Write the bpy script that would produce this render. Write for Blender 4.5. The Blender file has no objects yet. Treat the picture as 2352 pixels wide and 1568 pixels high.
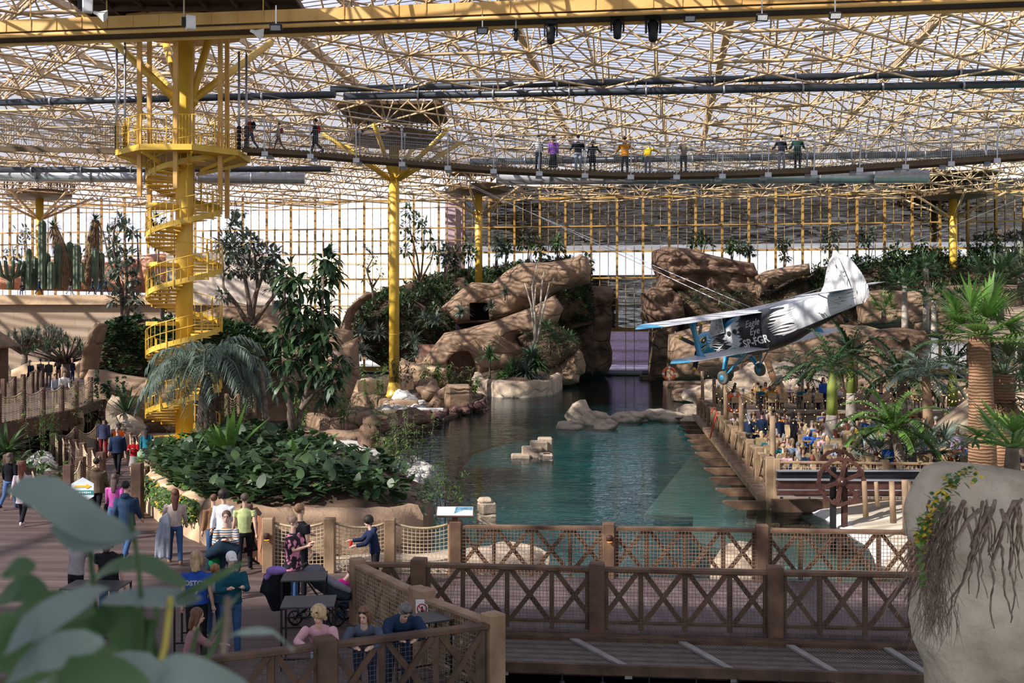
import bpy, math, random
from mathutils import Vector, Matrix, noise, geometry
V = Vector
C = bpy.context.scene.collection
PI = math.pi
F = 2600.0
HZ = 760.0
CAMZ = 5.4
# ---------------------------------------------------------------- camera, sky, sun, exposure
sc = bpy.context.scene
cd = bpy.data.cameras.new('camera'); cam = bpy.data.objects.new('camera', cd); C.objects.link(cam)
cam.location = (0, 0, CAMZ); cam.rotation_euler = (PI / 2, 0, 0)
cd.sensor_width = 36; cd.lens = 36 * F / 2352; cd.shift_y = -(784 - HZ) / 2352
cd.clip_end = 2000; cd.clip_start = .05
cd.dof.use_dof = True; cd.dof.focus_distance = 30; cd.dof.aperture_fstop = 2.6
sc.camera = cam
w = bpy.data.worlds.new('sky'); sc.world = w; w.use_nodes = True
nt = w.node_tree; nt.nodes.clear()
wo = nt.nodes.new('ShaderNodeOutputWorld'); bg = nt.nodes.new('ShaderNodeBackground')
tc = nt.nodes.new('ShaderNodeTexCoord'); sx = nt.nodes.new('ShaderNodeSeparateXYZ')
rp = nt.nodes.new('ShaderNodeValToRGB'); nz = nt.nodes.new('ShaderNodeTexNoise'); mx = nt.nodes.new('ShaderNodeMixRGB')
nt.links.new(tc.outputs['Generated'], sx.inputs[0]); nt.links.new(sx.outputs['Z'], rp.inputs[0])
e = rp.color_ramp.elements
e[0].position = -.1; e[0].color = (.45, .42, .40, 1)
e[1].position = .0; e[1].color = (1.15, 1.12, 1.12, 1)
x = e.new(.13); x.color = (1.1, 1.12, 1.2, 1)
x = e.new(.35); x.color = (.42, .55, .95, 1)
x = e.new(1.0); x.color = (.22, .33, .75, 1)
nz.inputs['Scale'].default_value = 2.6; nz.inputs['Detail'].default_value = 5
cr = nt.nodes.new('ShaderNodeValToRGB'); cr.color_ramp.elements[0].position = .38; cr.color_ramp.elements[1].position = .55
nt.links.new(tc.outputs['Generated'], nz.inputs['Vector']); nt.links.new(nz.outputs[0], cr.inputs[0])
nt.links.new(cr.outputs[0], mx.inputs[0]); nt.links.new(rp.outputs[0], mx.inputs[1]); mx.inputs[2].default_value = (1.0, 1.0, 1.1, 1)
nt.links.new(mx.outputs[0], bg.inputs[0]); bg.inputs[1].default_value = 1.5
nt.links.new(bg.outputs[0], wo.inputs[0])
sd = bpy.data.lights.new('sun', 'SUN'); sd.energy = 15; sd.angle = math.radians(.6); sd.color = (1, .92, .80)
so = bpy.data.objects.new('sun', sd); C.objects.link(so); so.location = (-60, -40, 80)
so.rotation_euler = V((.74, .46, -.62)).to_track_quat('-Z', 'Y').to_euler()
sc.view_settings.view_transform = 'Standard'; sc.view_settings.look = 'None'
sc.view_settings.exposure = -.5; sc.view_settings.gamma = 1.0; sc.view_settings.use_curve_mapping = False
sc.cycles.max_bounces = 7; sc.cycles.diffuse_bounces = 3; sc.cycles.glossy_bounces = 3
sc.cycles.transparent_max_bounces = 24; sc.cycles.transmission_bounces = 4
sc.cycles.use_denoising = True; sc.cycles.caustics_reflective = False; sc.cycles.caustics_refractive = False
sc.cycles.sample_clamp_indirect = 4
rnd = random.Random(7)


def P(px, py, d):
    return V(((px - 1176) / F * d, d, CAMZ + (HZ - py) / F * d))


def G(px, py, z=0.0):
    d = F * (CAMZ - z) / (py - HZ)
    return V(((px - 1176) / F * d, d, z))


def PX(p):
    return (1176 + F * p[0] / p[1], HZ - F * (p[2] - CAMZ) / p[1])


# ---------------------------------------------------------------- materials
MATS = {}


def mat(name, col, rough=.7, var=.15, scale=3.0, bump=0.0, bscale=None, metal=0.0, spec=.3, col2=None, detail=4, stretch=(1, 1, 1), objcol=False, trans=0.0):
    if name in MATS: return MATS[name]
    m = bpy.data.materials.new(name); m.use_nodes = True; MATS[name] = m
    n = m.node_tree.nodes; L = m.node_tree.links; b = n['Principled BSDF']
    b.inputs['Roughness'].default_value = rough; b.inputs['Metallic'].default_value = metal
    b.inputs['Specular IOR Level'].default_value = spec
    t = n.new('ShaderNodeTexCoord'); mp = n.new('ShaderNodeMapping'); mp.inputs['Scale'].default_value = stretch
    L.new(t.outputs['Object'], mp.inputs[0])
    ns = n.new('ShaderNodeTexNoise'); ns.inputs['Scale'].default_value = scale; ns.inputs['Detail'].default_value = detail
    L.new(mp.outputs[0], ns.inputs['Vector'])
    r = n.new('ShaderNodeValToRGB')
    c2 = col2 or tuple(min(1, c * (1 + var)) for c in col); c1 = col if col2 else tuple(c * (1 - var) for c in col)
    r.color_ramp.elements[0].color = (*c1, 1); r.color_ramp.elements[1].color = (*c2, 1)
    r.color_ramp.elements[0].position = .35; r.color_ramp.elements[1].position = .65
    L.new(ns.outputs[0], r.inputs[0])
    out = r.outputs[0]
    if objcol:
        oi = n.new('ShaderNodeObjectInfo'); mm = n.new('ShaderNodeMixRGB'); mm.blend_type = 'MULTIPLY'; mm.inputs[0].default_value = 1
        L.new(out, mm.inputs[1]); L.new(oi.outputs['Color'], mm.inputs[2]); out = mm.outputs[0]
    L.new(out, b.inputs['Base Color'])
    if bump:
        n2 = n.new('ShaderNodeTexNoise'); n2.inputs['Scale'].default_value = bscale or scale * 3; n2.inputs['Detail'].default_value = 5
        L.new(mp.outputs[0], n2.inputs['Vector'])
        bp = n.new('ShaderNodeBump'); bp.inputs['Strength'].default_value = 1; bp.inputs['Distance'].default_value = bump
        L.new(n2.outputs[0], bp.inputs['Height']); L.new(bp.outputs[0], b.inputs['Normal'])
    if trans:
        tr = n.new('ShaderNodeBsdfTranslucent'); ms = n.new('ShaderNodeMixShader'); ms.inputs[0].default_value = trans
        L.new(out, tr.inputs[0]); L.new(b.outputs[0], ms.inputs[1]); L.new(tr.outputs[0], ms.inputs[2])
        L.new(ms.outputs[0], n['Material Output'].inputs[0])
    return m


def node_mat(name, build):
    if name in MATS: return MATS[name]
    m = bpy.data.materials.new(name); m.use_nodes = True; MATS[name] = m
    m.node_tree.nodes.clear()
    o = m.node_tree.nodes.new('ShaderNodeOutputMaterial')
    s = build(m.node_tree.nodes, m.node_tree.links)
    m.node_tree.links.new(s, o.inputs[0])
    return m


def planks(name, c1, c2, width=.14, along='x', gap=.02, bump=.004, length=3.5):
    def b(n, L):
        t = n.new('ShaderNodeTexCoord'); mp = n.new('ShaderNodeMapping')
        if along == 'y': mp.inputs['Rotation'].default_value = (0, 0, PI / 2)
        if along == 'z': mp.inputs['Rotation'].default_value = (0, PI / 2, 0)
        if along == 'xz': mp.inputs['Rotation'].default_value = (-PI / 2, 0, 0)
        L.new(t.outputs['Object'], mp.inputs[0])
        br = n.new('ShaderNodeTexBrick'); br.inputs['Scale'].default_value = 1
        br.inputs['Brick Width'].default_value = length; br.inputs['Row Height'].default_value = width
        br.inputs['Mortar Size'].default_value = gap * width; br.inputs['Mortar Smooth'].default_value = .3
        br.inputs['Color1'].default_value = (*c1, 1); br.inputs['Color2'].default_value = (*c2, 1)
        br.inputs['Mortar'].default_value = (c1[0] * .25, c1[1] * .25, c1[2] * .25, 1)
        L.new(mp.outputs[0], br.inputs['Vector'])
        nz = n.new('ShaderNodeTexNoise'); nz.inputs['Scale'].default_value = 1.4; nz.inputs['Detail'].default_value = 6
        m2 = n.new('ShaderNodeMapping'); m2.inputs['Scale'].default_value = (1, 6, 6) if along == 'x' else (6, 1, 6)
        L.new(t.outputs['Object'], m2.inputs[0]); L.new(m2.outputs[0], nz.inputs['Vector'])
        mr = n.new('ShaderNodeMapRange'); mr.inputs[3].default_value = .62; mr.inputs[4].default_value = 1.3
        L.new(nz.outputs[0], mr.inputs[0])
        mu = n.new('ShaderNodeMixRGB'); mu.blend_type = 'MULTIPLY'; mu.inputs[0].default_value = 1
        L.new(br.outputs[0], mu.inputs[1]); L.new(mr.outputs[0], mu.inputs[2])
        p = n.new('ShaderNodeBsdfPrincipled'); p.inputs['Roughness'].default_value = .62; p.inputs['Specular IOR Level'].default_value = .35
        L.new(mu.outputs[0], p.inputs['Base Color'])
        bp = n.new('ShaderNodeBump'); bp.invert = True; bp.inputs['Distance'].default_value = bump
        L.new(br.outputs['Fac'], bp.inputs['Height']); L.new(bp.outputs[0], p.inputs['Normal'])
        return p.outputs[0]
    return node_mat(name, b)


def rockmat(name, c1, c2, crack=(.5, .5, 1.4), cs=.55, bump=.12, dark=.62, warm=None):
    """sprayed concrete rock: mottled colour, wide cracked blocks, fine grain"""
    def b(n, L):
        t = n.new('ShaderNodeTexCoord')
        nz = n.new('ShaderNodeTexNoise'); nz.inputs['Scale'].default_value = .35; nz.inputs['Detail'].default_value = 6
        L.new(t.outputs['Object'], nz.inputs['Vector'])
        r = n.new('ShaderNodeValToRGB'); r.color_ramp.elements[0].color = (*c1, 1); r.color_ramp.elements[1].color = (*c2, 1)
        r.color_ramp.elements[0].position = .35; r.color_ramp.elements[1].position = .62
        L.new(nz.outputs[0], r.inputs[0])
        mp = n.new('ShaderNodeMapping'); mp.inputs['Scale'].default_value = crack
        wn = n.new('ShaderNodeTexNoise'); wn.inputs['Scale'].default_value = .5
        L.new(t.outputs['Object'], wn.inputs['Vector'])
        ad = n.new('ShaderNodeMixRGB'); ad.blend_type = 'ADD'; ad.inputs[0].default_value = 1.2
        L.new(t.outputs['Object'], ad.inputs[1]); L.new(wn.outputs['Color'], ad.inputs[2]); L.new(ad.outputs[0], mp.inputs[0])
        vo = n.new('ShaderNodeTexVoronoi'); vo.feature = 'DISTANCE_TO_EDGE'; vo.inputs['Scale'].default_value = cs
        L.new(mp.outputs[0], vo.inputs['Vector'])
        mr = n.new('ShaderNodeMapRange'); mr.inputs[1].default_value = 0; mr.inputs[2].default_value = .035; mr.inputs[3].default_value = dark; mr.inputs[4].default_value = 1
        L.new(vo.outputs['Distance'], mr.inputs[0])
        mu = n.new('ShaderNodeMixRGB'); mu.blend_type = 'MULTIPLY'; mu.inputs[0].default_value = .75
        L.new(r.outputs[0], mu.inputs[1]); L.new(mr.outputs[0], mu.inputs[2])
        p = n.new('ShaderNodeBsdfPrincipled'); p.inputs['Roughness'].default_value = .85; p.inputs['Specular IOR Level'].default_value = .15
        L.new(mu.outputs[0], p.inputs['Base Color'])
        n3 = n.new('ShaderNodeTexNoise'); n3.inputs['Scale'].default_value = 1.1; n3.inputs['Detail'].default_value = 9; n3.inputs['Roughness'].default_value = .62
        L.new(t.outputs['Object'], n3.inputs['Vector'])
        b1 = n.new('ShaderNodeBump'); b1.inputs['Distance'].default_value = bump * 1.6; L.new(n3.outputs[0], b1.inputs['Height'])
        m4 = n.new('ShaderNodeMapRange'); m4.inputs[2].default_value = .07; L.new(vo.outputs['Distance'], m4.inputs[0])
        b2 = n.new('ShaderNodeBump'); b2.inputs['Distance'].default_value = bump * .7; L.new(m4.outputs[0], b2.inputs['Height'])
        L.new(b1.outputs[0], b2.inputs['Normal']); L.new(b2.outputs[0], p.inputs['Normal'])
        return p.outputs[0]
    return node_mat(name, b)


YEL = mat('yellow_paint', (.56, .35, .04), .42, .12, 1.2, col2=(.66, .43, .06), spec=.5)
TUBE = mat('ochre_steel', (.40, .28, .16), .5, .15, .8, col2=(.58, .42, .24), spec=.4)
TIMB = mat('golden_beam', (.55, .31, .09), .55, .15, .7, col2=(.68, .42, .15))
MULL = mat('bronze_gold_mullion', (.30, .17, .045), .5, .2, .7, col2=(.44, .26, .07))
DARKB = mat('dark_brown_steel', (.045, .028, .022), .6)
STEEL = mat('galvanised_steel', (.38, .39, .42), .35, .1, metal=.6)
BLK = mat('black_plastic', (.012, .012, .014), .45, .2)
WHT = mat('white_paint', (.75, .75, .76), .5, .05)
RUST = mat('rusty_iron', (.045, .017, .014), .6, .3, 5, col2=(.085, .035, .025))
WOOD = mat('weathered_timber', (.075, .042, .027), .7, .3, 2.5, bump=.006, bscale=14, col2=(.165, .10, .062), stretch=(1, 1, 1))
WOODD = mat('dark_timber', (.055, .032, .022), .7, .3, 2.5, bump=.006, bscale=14, col2=(.12, .07, .044))
WOODL = mat('pale_timber', (.19, .12, .07), .7, .3, 2.0, bump=.006, bscale=14, col2=(.32, .22, .135))
ROPE = mat('hemp_rope', (.42, .33, .21), .85, .2, 12, bump=.003)
SOIL = mat('dark_soil', (.05, .032, .022), .95, .3, 1.5, bump=.08, bscale=3, col2=(.11, .07, .045))
SAND = mat('beach_sand', (.42, .36, .28), .95, .1, .6, bump=.03, bscale=4, col2=(.58, .51, .42))
DECK = planks('deck_planks', (.082, .054, .05), (.118, .082, .076), .145, 'x')
DECKY = planks('bridge_planks', (.105, .074, .074), (.145, .106, .106), .145, 'y')


# ---------------------------------------------------------------- mesh builder
class MB:
    def __init__(s): s.v = []; s.f = []; s.m = []; s.sm = []

    def add(s, vs, fs, mi=0, smooth=False):
        o = len(s.v); s.v += [tuple(v) for v in vs]
        for f in fs: s.f.append(tuple(i + o for i in f)); s.m.append(mi); s.sm.append(smooth)
        return s

    def box(s, c, size, rz=0.0, mi=0, M=None):
        hx, hy, hz = size[0] / 2, size[1] / 2, size[2] / 2
        R = M or Matrix.Rotation(rz, 3, 'Z')
        c = V(c)
        vs = [c + R @ V((x * hx, y * hy, z * hz)) for z in (-1, 1) for y in (-1, 1) for x in (-1, 1)]
        return s.add(vs, [(0, 2, 3, 1), (4, 5, 7, 6), (0, 1, 5, 4), (2, 6, 7, 3), (0, 4, 6, 2), (1, 3, 7, 5)], mi)

    def beam(s, p, q, w, h, mi=0, up=(0, 0, 1)):
        p, q = V(p), V(q); d = (q - p)
        if d.length < 1e-6: return s
        d.normalize(); up = V(up)
        if abs(d.dot(up)) > .98: up = V((0, 1, 0))
        a = d.cross(up).normalized() * w / 2; b = a.cross(d).normalized() * h / 2
        vs = [p - a - b, p + a - b, p + a + b, p - a + b, q - a - b, q + a - b, q + a + b, q - a + b]
        return s.add(vs, [(0, 3, 2, 1), (4, 5, 6, 7), (0, 1, 5, 4), (1, 2, 6, 5), (2, 3, 7, 6), (3, 0, 4, 7)], mi)

    def tube(s, pts, r, n=6, mi=0, smooth=True, cap=True):
        pts = [V(p) for p in pts]; k = len(pts)
        rs = r if isinstance(r, (list, tuple)) else [r] * k
        ref = None; vs = []
        for i, p in enumerate(pts):
            d = (pts[min(i + 1, k - 1)] - pts[max(i - 1, 0)])
            if d.length < 1e-9: d = V((0, 0, 1))
            d.normalize()
            if ref is None: ref = V((0, 0, 1)) if abs(d.z) < .9 else V((1, 0, 0))
            a = d.cross(ref)
            if a.length < 1e-4: a = d.cross(V((0, 1, 0)))
            a.normalize(); b = d.cross(a).normalized(); ref = -b if False else ref
            for j in range(n):
                t = 2 * PI * j / n
                vs.append(p + (a * math.cos(t) + b * math.sin(t)) * rs[i])
        fs = [(i * n + j, i * n + (j + 1) % n, (i + 1) * n + (j + 1) % n, (i + 1) * n + j) for i in range(k - 1) for j in range(n)]
        s.add(vs, fs, mi, smooth)
        if cap:
            o = len(s.v) - k * n
            s.f.append(tuple(o + j for j in range(n))[::-1]); s.m.append(mi); s.sm.append(False)
            s.f.append(tuple(o + (k - 1) * n + j for j in range(n))); s.m.append(mi); s.sm.append(False)
        return s

    def lathe(s, prof, c=(0, 0, 0), n=12, mi=0, smooth=True, M=None, cap=True):
        c = V(c); vs = []
        for (r, z) in prof:
            for j in range(n):
                t = 2 * PI * j / n; p = V((r * math.cos(t), r * math.sin(t), z))
                vs.append(c + (M @ p if M else p))
        k = len(prof)
        fs = [(i * n + j, i * n + (j + 1) % n, (i + 1) * n + (j + 1) % n, (i + 1) * n + j) for i in range(k - 1) for j in range(n)]
        if cap: fs += [tuple(range(n))[::-1], tuple((k - 1) * n + j for j in range(n))]
        return s.add(vs, fs, mi, smooth)

    def ell(s, c, r, n=10, k=7, mi=0, M=None):
        pr = [(max(.001, math.sin(PI * i / k)), -math.cos(PI * i / k)) for i in range(k + 1)]
        c = V(c); r = V(r) if not isinstance(r, (int, float)) else V((r, r, r))
        vs = []
        for (a, z) in pr:
            for j in range(n):
                t = 2 * PI * j / n; p = V((r.x * a * math.cos(t), r.y * a * math.sin(t), r.z * z)); vs.append(c + (M @ p if M else p))
        fs = [(i * n + j, i * n + (j + 1) % n, (i + 1) * n + (j + 1) % n, (i + 1) * n + j) for i in range(k) for j in range(n)]
        return s.add(vs, fs, mi, True)

    def prism(s, poly, h0, h1, mi=0):
        n = len(poly)
        vs = [V((x, y, h0)) for x, y in poly] + [V((x, y, h1)) for x, y in poly]
        fs = [(i, (i + 1) % n, n + (i + 1) % n, n + i) for i in range(n)]
        s.add(vs, fs, mi)
        tr = geometry.tessellate_polygon([[V((x, y, 0)) for x, y in poly]])
        s.add(vs, [tuple(n + i for i in t) for t in tr] + [tuple(t)[::-1] for t in tr], mi)
        return s

    def leaf(s, p, d, ln, wd, droop=.3, seg=3, mi=0, up=None, fold=0.0):
        """a blade starting at p in direction d, bending down"""
        p = V(p); d = V(d).normalized(); side = d.cross(V((0, 0, 1)))
        if side.length < .05: side = V((1, 0, 0))
        side.normalize()
        if up is not None: side = (side * math.cos(up) + side.cross(d) * math.sin(up)).normalized()
        vs = []; cur = p.copy(); dd = d.copy()
        for i in range(seg + 1):
            t = i / seg; wv = wd / 2 * math.sin(PI * min(1, .12 + .88 * t)) ** .7 if i < seg else wd * .03
            if i == 0: wv = wd * .14
            vs += [cur - side * wv, cur + side * wv]
            cur = cur + dd * (ln / seg); dd = (dd + V((0, 0, -droop / seg * 2))).normalized()
        fs = [(2 * i, 2 * i + 1, 2 * i + 3, 2 * i + 2) for i in range(seg)]
        return s.add(vs, fs, mi, True)

    def build(s, name, mats, parent=None, loc=None, rot=None, bevel=0):
        me = bpy.data.meshes.new(name); me.from_pydata(s.v, [], s.f)
        ms = mats if isinstance(mats, (list, tuple)) else [mats]
        for m in ms: me.materials.append(m)
        me.polygons.foreach_set('material_index', s.m); me.polygons.foreach_set('use_smooth', s.sm)
        me.update()
        o = bpy.data.objects.new(name, me); C.objects.link(o)
        if parent: o.parent = parent
        if loc is not None: o.location = loc
        if rot is not None: o.rotation_euler = rot
        if bevel:
            b = o.modifiers.new('b', 'BEVEL'); b.width = bevel; b.segments = 1; b.limit_method = 'ANGLE'
        return o


def tag(o, label=None, cat=None, group=None, kind=None, color=None):
    if label: o['label'] = label
    if cat: o['category'] = cat
    if group: o['group'] = group
    if kind: o['kind'] = kind
    return o


def thing(name, label, cat, loc=(0, 0, 0), rz=0.0, group=None):
    o = bpy.data.objects.new(name, None); C.objects.link(o); o.location = loc; o.rotation_euler = (0, 0, rz)
    o.empty_display_size = .1
    return tag(o, label, cat, group)


KIDS = {}


def kids(o):
    k = o.name
    if k not in KIDS: KIDS[k] = list(o.children)
    return KIDS[k]


def dup(o, loc=None, rz=None, label=None, scale=None, group=None, colors=None, par=None):
    c = o.copy(); C.objects.link(c)
    if par is not None: c.parent = par
    if loc is not None: c.location = loc
    if rz is not None: c.rotation_euler = (0, 0, rz)
    if scale is not None: c.scale = (scale,) * 3 if isinstance(scale, (int, float)) else scale
    if label: c['label'] = label
    if group: c['group'] = group
    for ch in kids(o):
        d = dup(ch, par=c)
        if colors:
            k = ch.name.split('.')[0]
            if k in colors: d.color = (*colors[k], 1)
    KIDS.setdefault(c.name, [])
    return c


def struct(name, mb, m, **k):
    o = mb.build(name, m, **k) if isinstance(mb, MB) else mb
    o['kind'] = 'structure'
    return o


# ---------------------------------------------------------------- rocks
def fbm(p, o=4):
    return noise.fractal(p, 1.0, 2.1, o)


def inpoly(x, y, poly):
    r = False; j = len(poly) - 1
    for i in range(len(poly)):
        xi, yi = poly[i]; xj, yj = poly[j]
        if (yi > y) != (yj > y) and x < (xj - xi) * (y - yi) / (yj - yi) + xi: r = not r
        j = i
    return r


def edge_d(x, y, poly):
    best = 1e9; n = len(poly)
    for i in range(n):
        ax, ay = poly[i]; bx, by = poly[(i + 1) % n]
        dx, dy = bx - ax, by - ay; L = dx * dx + dy * dy
        t = 0 if L == 0 else max(0, min(1, ((x - ax) * dx + (y - ay) * dy) / L))
        q = (ax + t * dx - x) ** 2 + (ay + t * dy - y) ** 2
        if q < best: best = q
    return math.sqrt(best)


def slab_rock(name, outline, d, thick, m, bulge=None, rough=.35, step=None, seed=0, holes=(), strata=0.0, dfun=None, parent=None, up=False):
    """rock mass whose silhouette follows a measured outline; thick solid with a rounded, broken face.
    outline in photograph pixels measured at distance d; dfun(x,z) shifts a spot's distance."""
    poly = [((px - 1176) / F * d, CAMZ + (HZ - py) / F * d) for px, py in outline]
    # resample the outline
    xs = [p[0] for p in poly]; zs = [p[1] for p in poly]
    w = max(xs) - min(xs); h = max(zs) - min(zs)
    st = step or max(w, h) / 44
    bl = bulge if bulge is not None else min(w, h) * .25
    pl = []
    for i in range(len(poly)):
        a, b = V(poly[i]), V(poly[(i + 1) % len(poly)]); k = max(1, int((b - a).length / st))
        for j in range(k): pl.append(tuple(a.lerp(b, j / k)))
    hp = [[((px - 1176) / F * d, CAMZ + (HZ - py) / F * d) for px, py in hh] for hh in holes]
    pts = [V(p) for p in pl]; n0 = len(pts); cons = [(i, (i + 1) % n0) for i in range(n0)]
    r2 = random.Random(seed)
    for hh in hp:
        o = len(pts); q = []
        for i in range(len(hh)):
            a, b = V(hh[i]), V(hh[(i + 1) % len(hh)]); k = max(1, int((b - a).length / st))
            for j in range(k): q.append(a.lerp(b, j / k))
        pts += q; cons += [(o + i, o + (i + 1) % len(q)) for i in range(len(q))]
    z = min(zs) + st * .5; row = 0
    while z < max(zs):
        x = min(xs) + (st * .5 if row % 2 else 0)
        while x < max(xs):
            jx = x + r2.uniform(-.2, .2) * st; jz = z + r2.uniform(-.2, .2) * st
            if inpoly(jx, jz, pl) and edge_d(jx, jz, pl) > st * .45 and not any(inpoly(jx, jz, hh) or edge_d(jx, jz, hh) < st * .45 for hh in hp):
                pts.append(V((jx, jz)))
            x += st
        z += st * .87; row += 1
    vo, eo, fo, *_ = geometry.delaunay_2d_cdt(pts, cons, [], 1 if not hp else 1, 1e-5)
    fo = [f for f in fo if not any(inpoly(sum(vo[i][0] for i in f) / len(f), sum(vo[i][1] for i in f) / len(f), hh) for hh in hp)]
    mb = MB(); nv = len(vo); fv = []; bv = []
    sd_ = seed * 17.3
    for p in vo:
        x, zz = p; e = edge_d(x, zz, pl); t = min(1, e / max(bl, .01)); pr = math.sqrt(max(0, 1 - (1 - t) ** 2))
        nn = fbm(V((x * .35 + sd_, zz * .35, 3.1)), 4) * rough * 2 + fbm(V((x * 1.3 + sd_, zz * 1.3, 9.2)), 3) * rough * .5
        if strata: nn += strata * (noise.noise(V((sd_, x * .05, zz * .9))) + .6 * noise.noise(V((x * .35, sd_, zz * 2.2))))
        off = dfun(x, zz) if dfun else 0
        y = d + off + bl * (1 - pr) * .9 - nn * min(1, .25 + t)
        k = 1.0
        fv.append(V((x * (y / d if up is None else 1), y, zz))); bv.append(V((x, d + off + thick - bl * (1 - pr) * .5, zz)))
    mb.add(fv + bv, [tuple(f) for f in fo] + [tuple(nv + i for i in f)[::-1] for f in fo], 0, True)
    # side walls along boundary edges
    cnt = {}
    for f in fo:
        for i in range(len(f)):
            a, b = f[i], f[(i + 1) % len(f)]; k = (min(a, b), max(a, b)); cnt.setdefault(k, []).append((a, b))
    for k, l in cnt.items():
        if len(l) == 1:
            a, b = l[0]; mb.f.append((b, a, nv + a, nv + b)); mb.m.append(0); mb.sm.append(True)
    o = mb.build(name, m, parent)
    return o, fv[:], fo


def boulder(name, c, size, m, seed=0, rough=.25, sub=3, parent=None, flat=0.0, rz=0.0):
    import bmesh
    bm = bmesh.new(); bmesh.ops.create_icosphere(bm, subdivisions=sub, radius=1)
    sx_, sy_, sz_ = size
    for v in bm.verts:
        p = v.co.copy(); q = p * .9 + V((seed * 3.7, seed * 1.3, seed))
        k = 1 + fbm(q, 3) * rough * 1.6 + (noise.cell(p * 2.2 + V((seed, 0, 0))) - .5) * rough * .5
        p = p * k
        if flat and p.z < -flat: p.z = -flat
        v.co = V((p.x * sx_, p.y * sy_, p.z * sz_))
    me = bpy.data.meshes.new(name); bm.to_mesh(me); bm.free(); me.materials.append(m)
    for p in me.polygons: p.use_smooth = True
    o = bpy.data.objects.new(name, me); C.objects.link(o); o.location = c; o.rotation_euler = (0, 0, rz)
    if parent: o.parent = parent
    return o
# ================================================================ the hall: water, roof, glass walls
ZR = 22.0
AX = math.radians(7.5); U = V((math.cos(AX), -math.sin(AX), 0)); W = V((math.sin(AX), math.cos(AX), 0))


def water_mat(n, L):
    t = n.new('ShaderNodeTexCoord'); mp = n.new('ShaderNodeMapping'); mp.inputs['Scale'].default_value = (1.0, 2.0, 1)
    L.new(t.outputs['Object'], mp.inputs[0])
    a = n.new('ShaderNodeTexNoise'); a.inputs['Scale'].default_value = 1.3; a.inputs['Detail'].default_value = 3; a.inputs['Distortion'].default_value = .6
    L.new(mp.outputs[0], a.inputs['Vector'])
    bp = n.new('ShaderNodeBump'); bp.inputs['Distance'].default_value = .022; bp.inputs['Strength'].default_value = 1
    L.new(a.outputs[0], bp.inputs['Height'])
    g = n.new('ShaderNodeBsdfGlossy'); g.inputs['Roughness'].default_value = .02; g.inputs['Color'].default_value = (.62, .67, .74, 1)
    tr = n.new('ShaderNodeBsdfTransparent'); tr.inputs['Color'].default_value = (.74, .95, .90, 1)
    fr = n.new('ShaderNodeFresnel'); fr.inputs['IOR'].default_value = 1.33
    L.new(bp.outputs[0], g.inputs['Normal']); L.new(bp.outputs[0], fr.inputs['Normal'])
    mx = n.new('ShaderNodeMixShader'); L.new(fr.outputs[0], mx.inputs[0]); L.new(tr.outputs[0], mx.inputs[1]); L.new(g.outputs[0], mx.inputs[2])
    return mx.outputs[0]


def glass_mat(tint, refl=.08, dens=.0, bump=0.0, rough=.02):
    def b(n, L):
        tr = n.new('ShaderNodeBsdfTransparent'); tr.inputs['Color'].default_value = (*tint, 1)
        g = n.new('ShaderNodeBsdfGlossy'); g.inputs['Roughness'].default_value = rough
        mx = n.new('ShaderNodeMixShader'); mx.inputs[0].default_value = refl
        L.new(tr.outputs[0], mx.inputs[1]); L.new(g.outputs[0], mx.inputs[2])
        if bump:
            t = n.new('ShaderNodeTexCoord'); mp = n.new('ShaderNodeMapping'); mp.inputs['Scale'].default_value = (.12, .12, .8)
            L.new(t.outputs['Object'], mp.inputs[0])
            a = n.new('ShaderNodeTexNoise'); a.inputs['Scale'].default_value = 1.2; a.inputs['Detail'].default_value = 2
            L.new(mp.outputs[0], a.inputs['Vector']); bp = n.new('ShaderNodeBump'); bp.inputs['Distance'].default_value = bump
            L.new(a.outputs[0], bp.inputs['Height']); L.new(bp.outputs[0], g.inputs['Normal'])
        return mx.outputs[0]
    return b


WATER = node_mat('pool_water', water_mat)
GLASS = node_mat('clear_glass', glass_mat((.96, .97, .98), .05))
GLASSR = node_mat('mirror_glass', glass_mat((.45, .45, .45), .26, bump=.16))
TEAL = mat('pool_deep_floor', (.015, .34, .34), .9, .3, .22, col2=(.09, .58, .50))
SHELF = mat('pool_shelf_floor', (.52, .76, .56), .9, .2, .4, col2=(.70, .88, .68))
# pool floor
mb = MB(); mb.box((15, 185, -4.6), (260, 340, .2)); struct('floor', mb, TEAL)
sh = [G(1478, 1182, -1.3), G(1600, 1031, -1.3), G(1640, 960, -1.3), V((13, 76, 0)), V((24, 60, 0)), V((22, 30, 0)), V((10, 26.2, 0)), G(1590, 1240, -1.3), G(1592, 1186, -1.3)]
mb = MB(); mb.prism([(p.x, p.y) for p in sh], -1.5, -1.3); struct('floor', mb, SHELF)
mb = MB(); mb.prism([(-8, 38), (-4, 44), (-3.2, 52), (-3.5, 60), (-.5, 70), (2, 78), (0, 82), (-12, 84), (-14, 50)], -1.6, -1.45)
struct('floor', mb, mat('pool_bank_floor', (.10, .09, .04), .9, .2, .5, col2=(.2, .19, .10)))
mb = MB(); mb.add([(-45, 12, -.5), (70, 12, -.5), (70, 142, -.5), (-45, 157, -.5)], [(0, 1, 2, 3)])
o = mb.build('pool_water', WATER); tag(o, 'calm turquoise pool water reflecting the golden roof', 'water', kind='stuff')

mb = MB(); mb.box((4, 16, -1.4), (40, 15, .2)); struct('floor', mb, mat('underbridge_shade', (.09, .13, .11), .9, .3, .6, col2=(.17, .22, .19)))  # added dark bed, paints shade into the water under the bridge
# ---- roof space frame
d1 = V((4.03, 3.09, 0)) * 1.03; d2 = V((-2.95, 3.75, 0)) * 1.03
O0 = V(((866 - 1176) / F * 61, 61, 0))


def rz_at(p):
    return ZR


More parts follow.
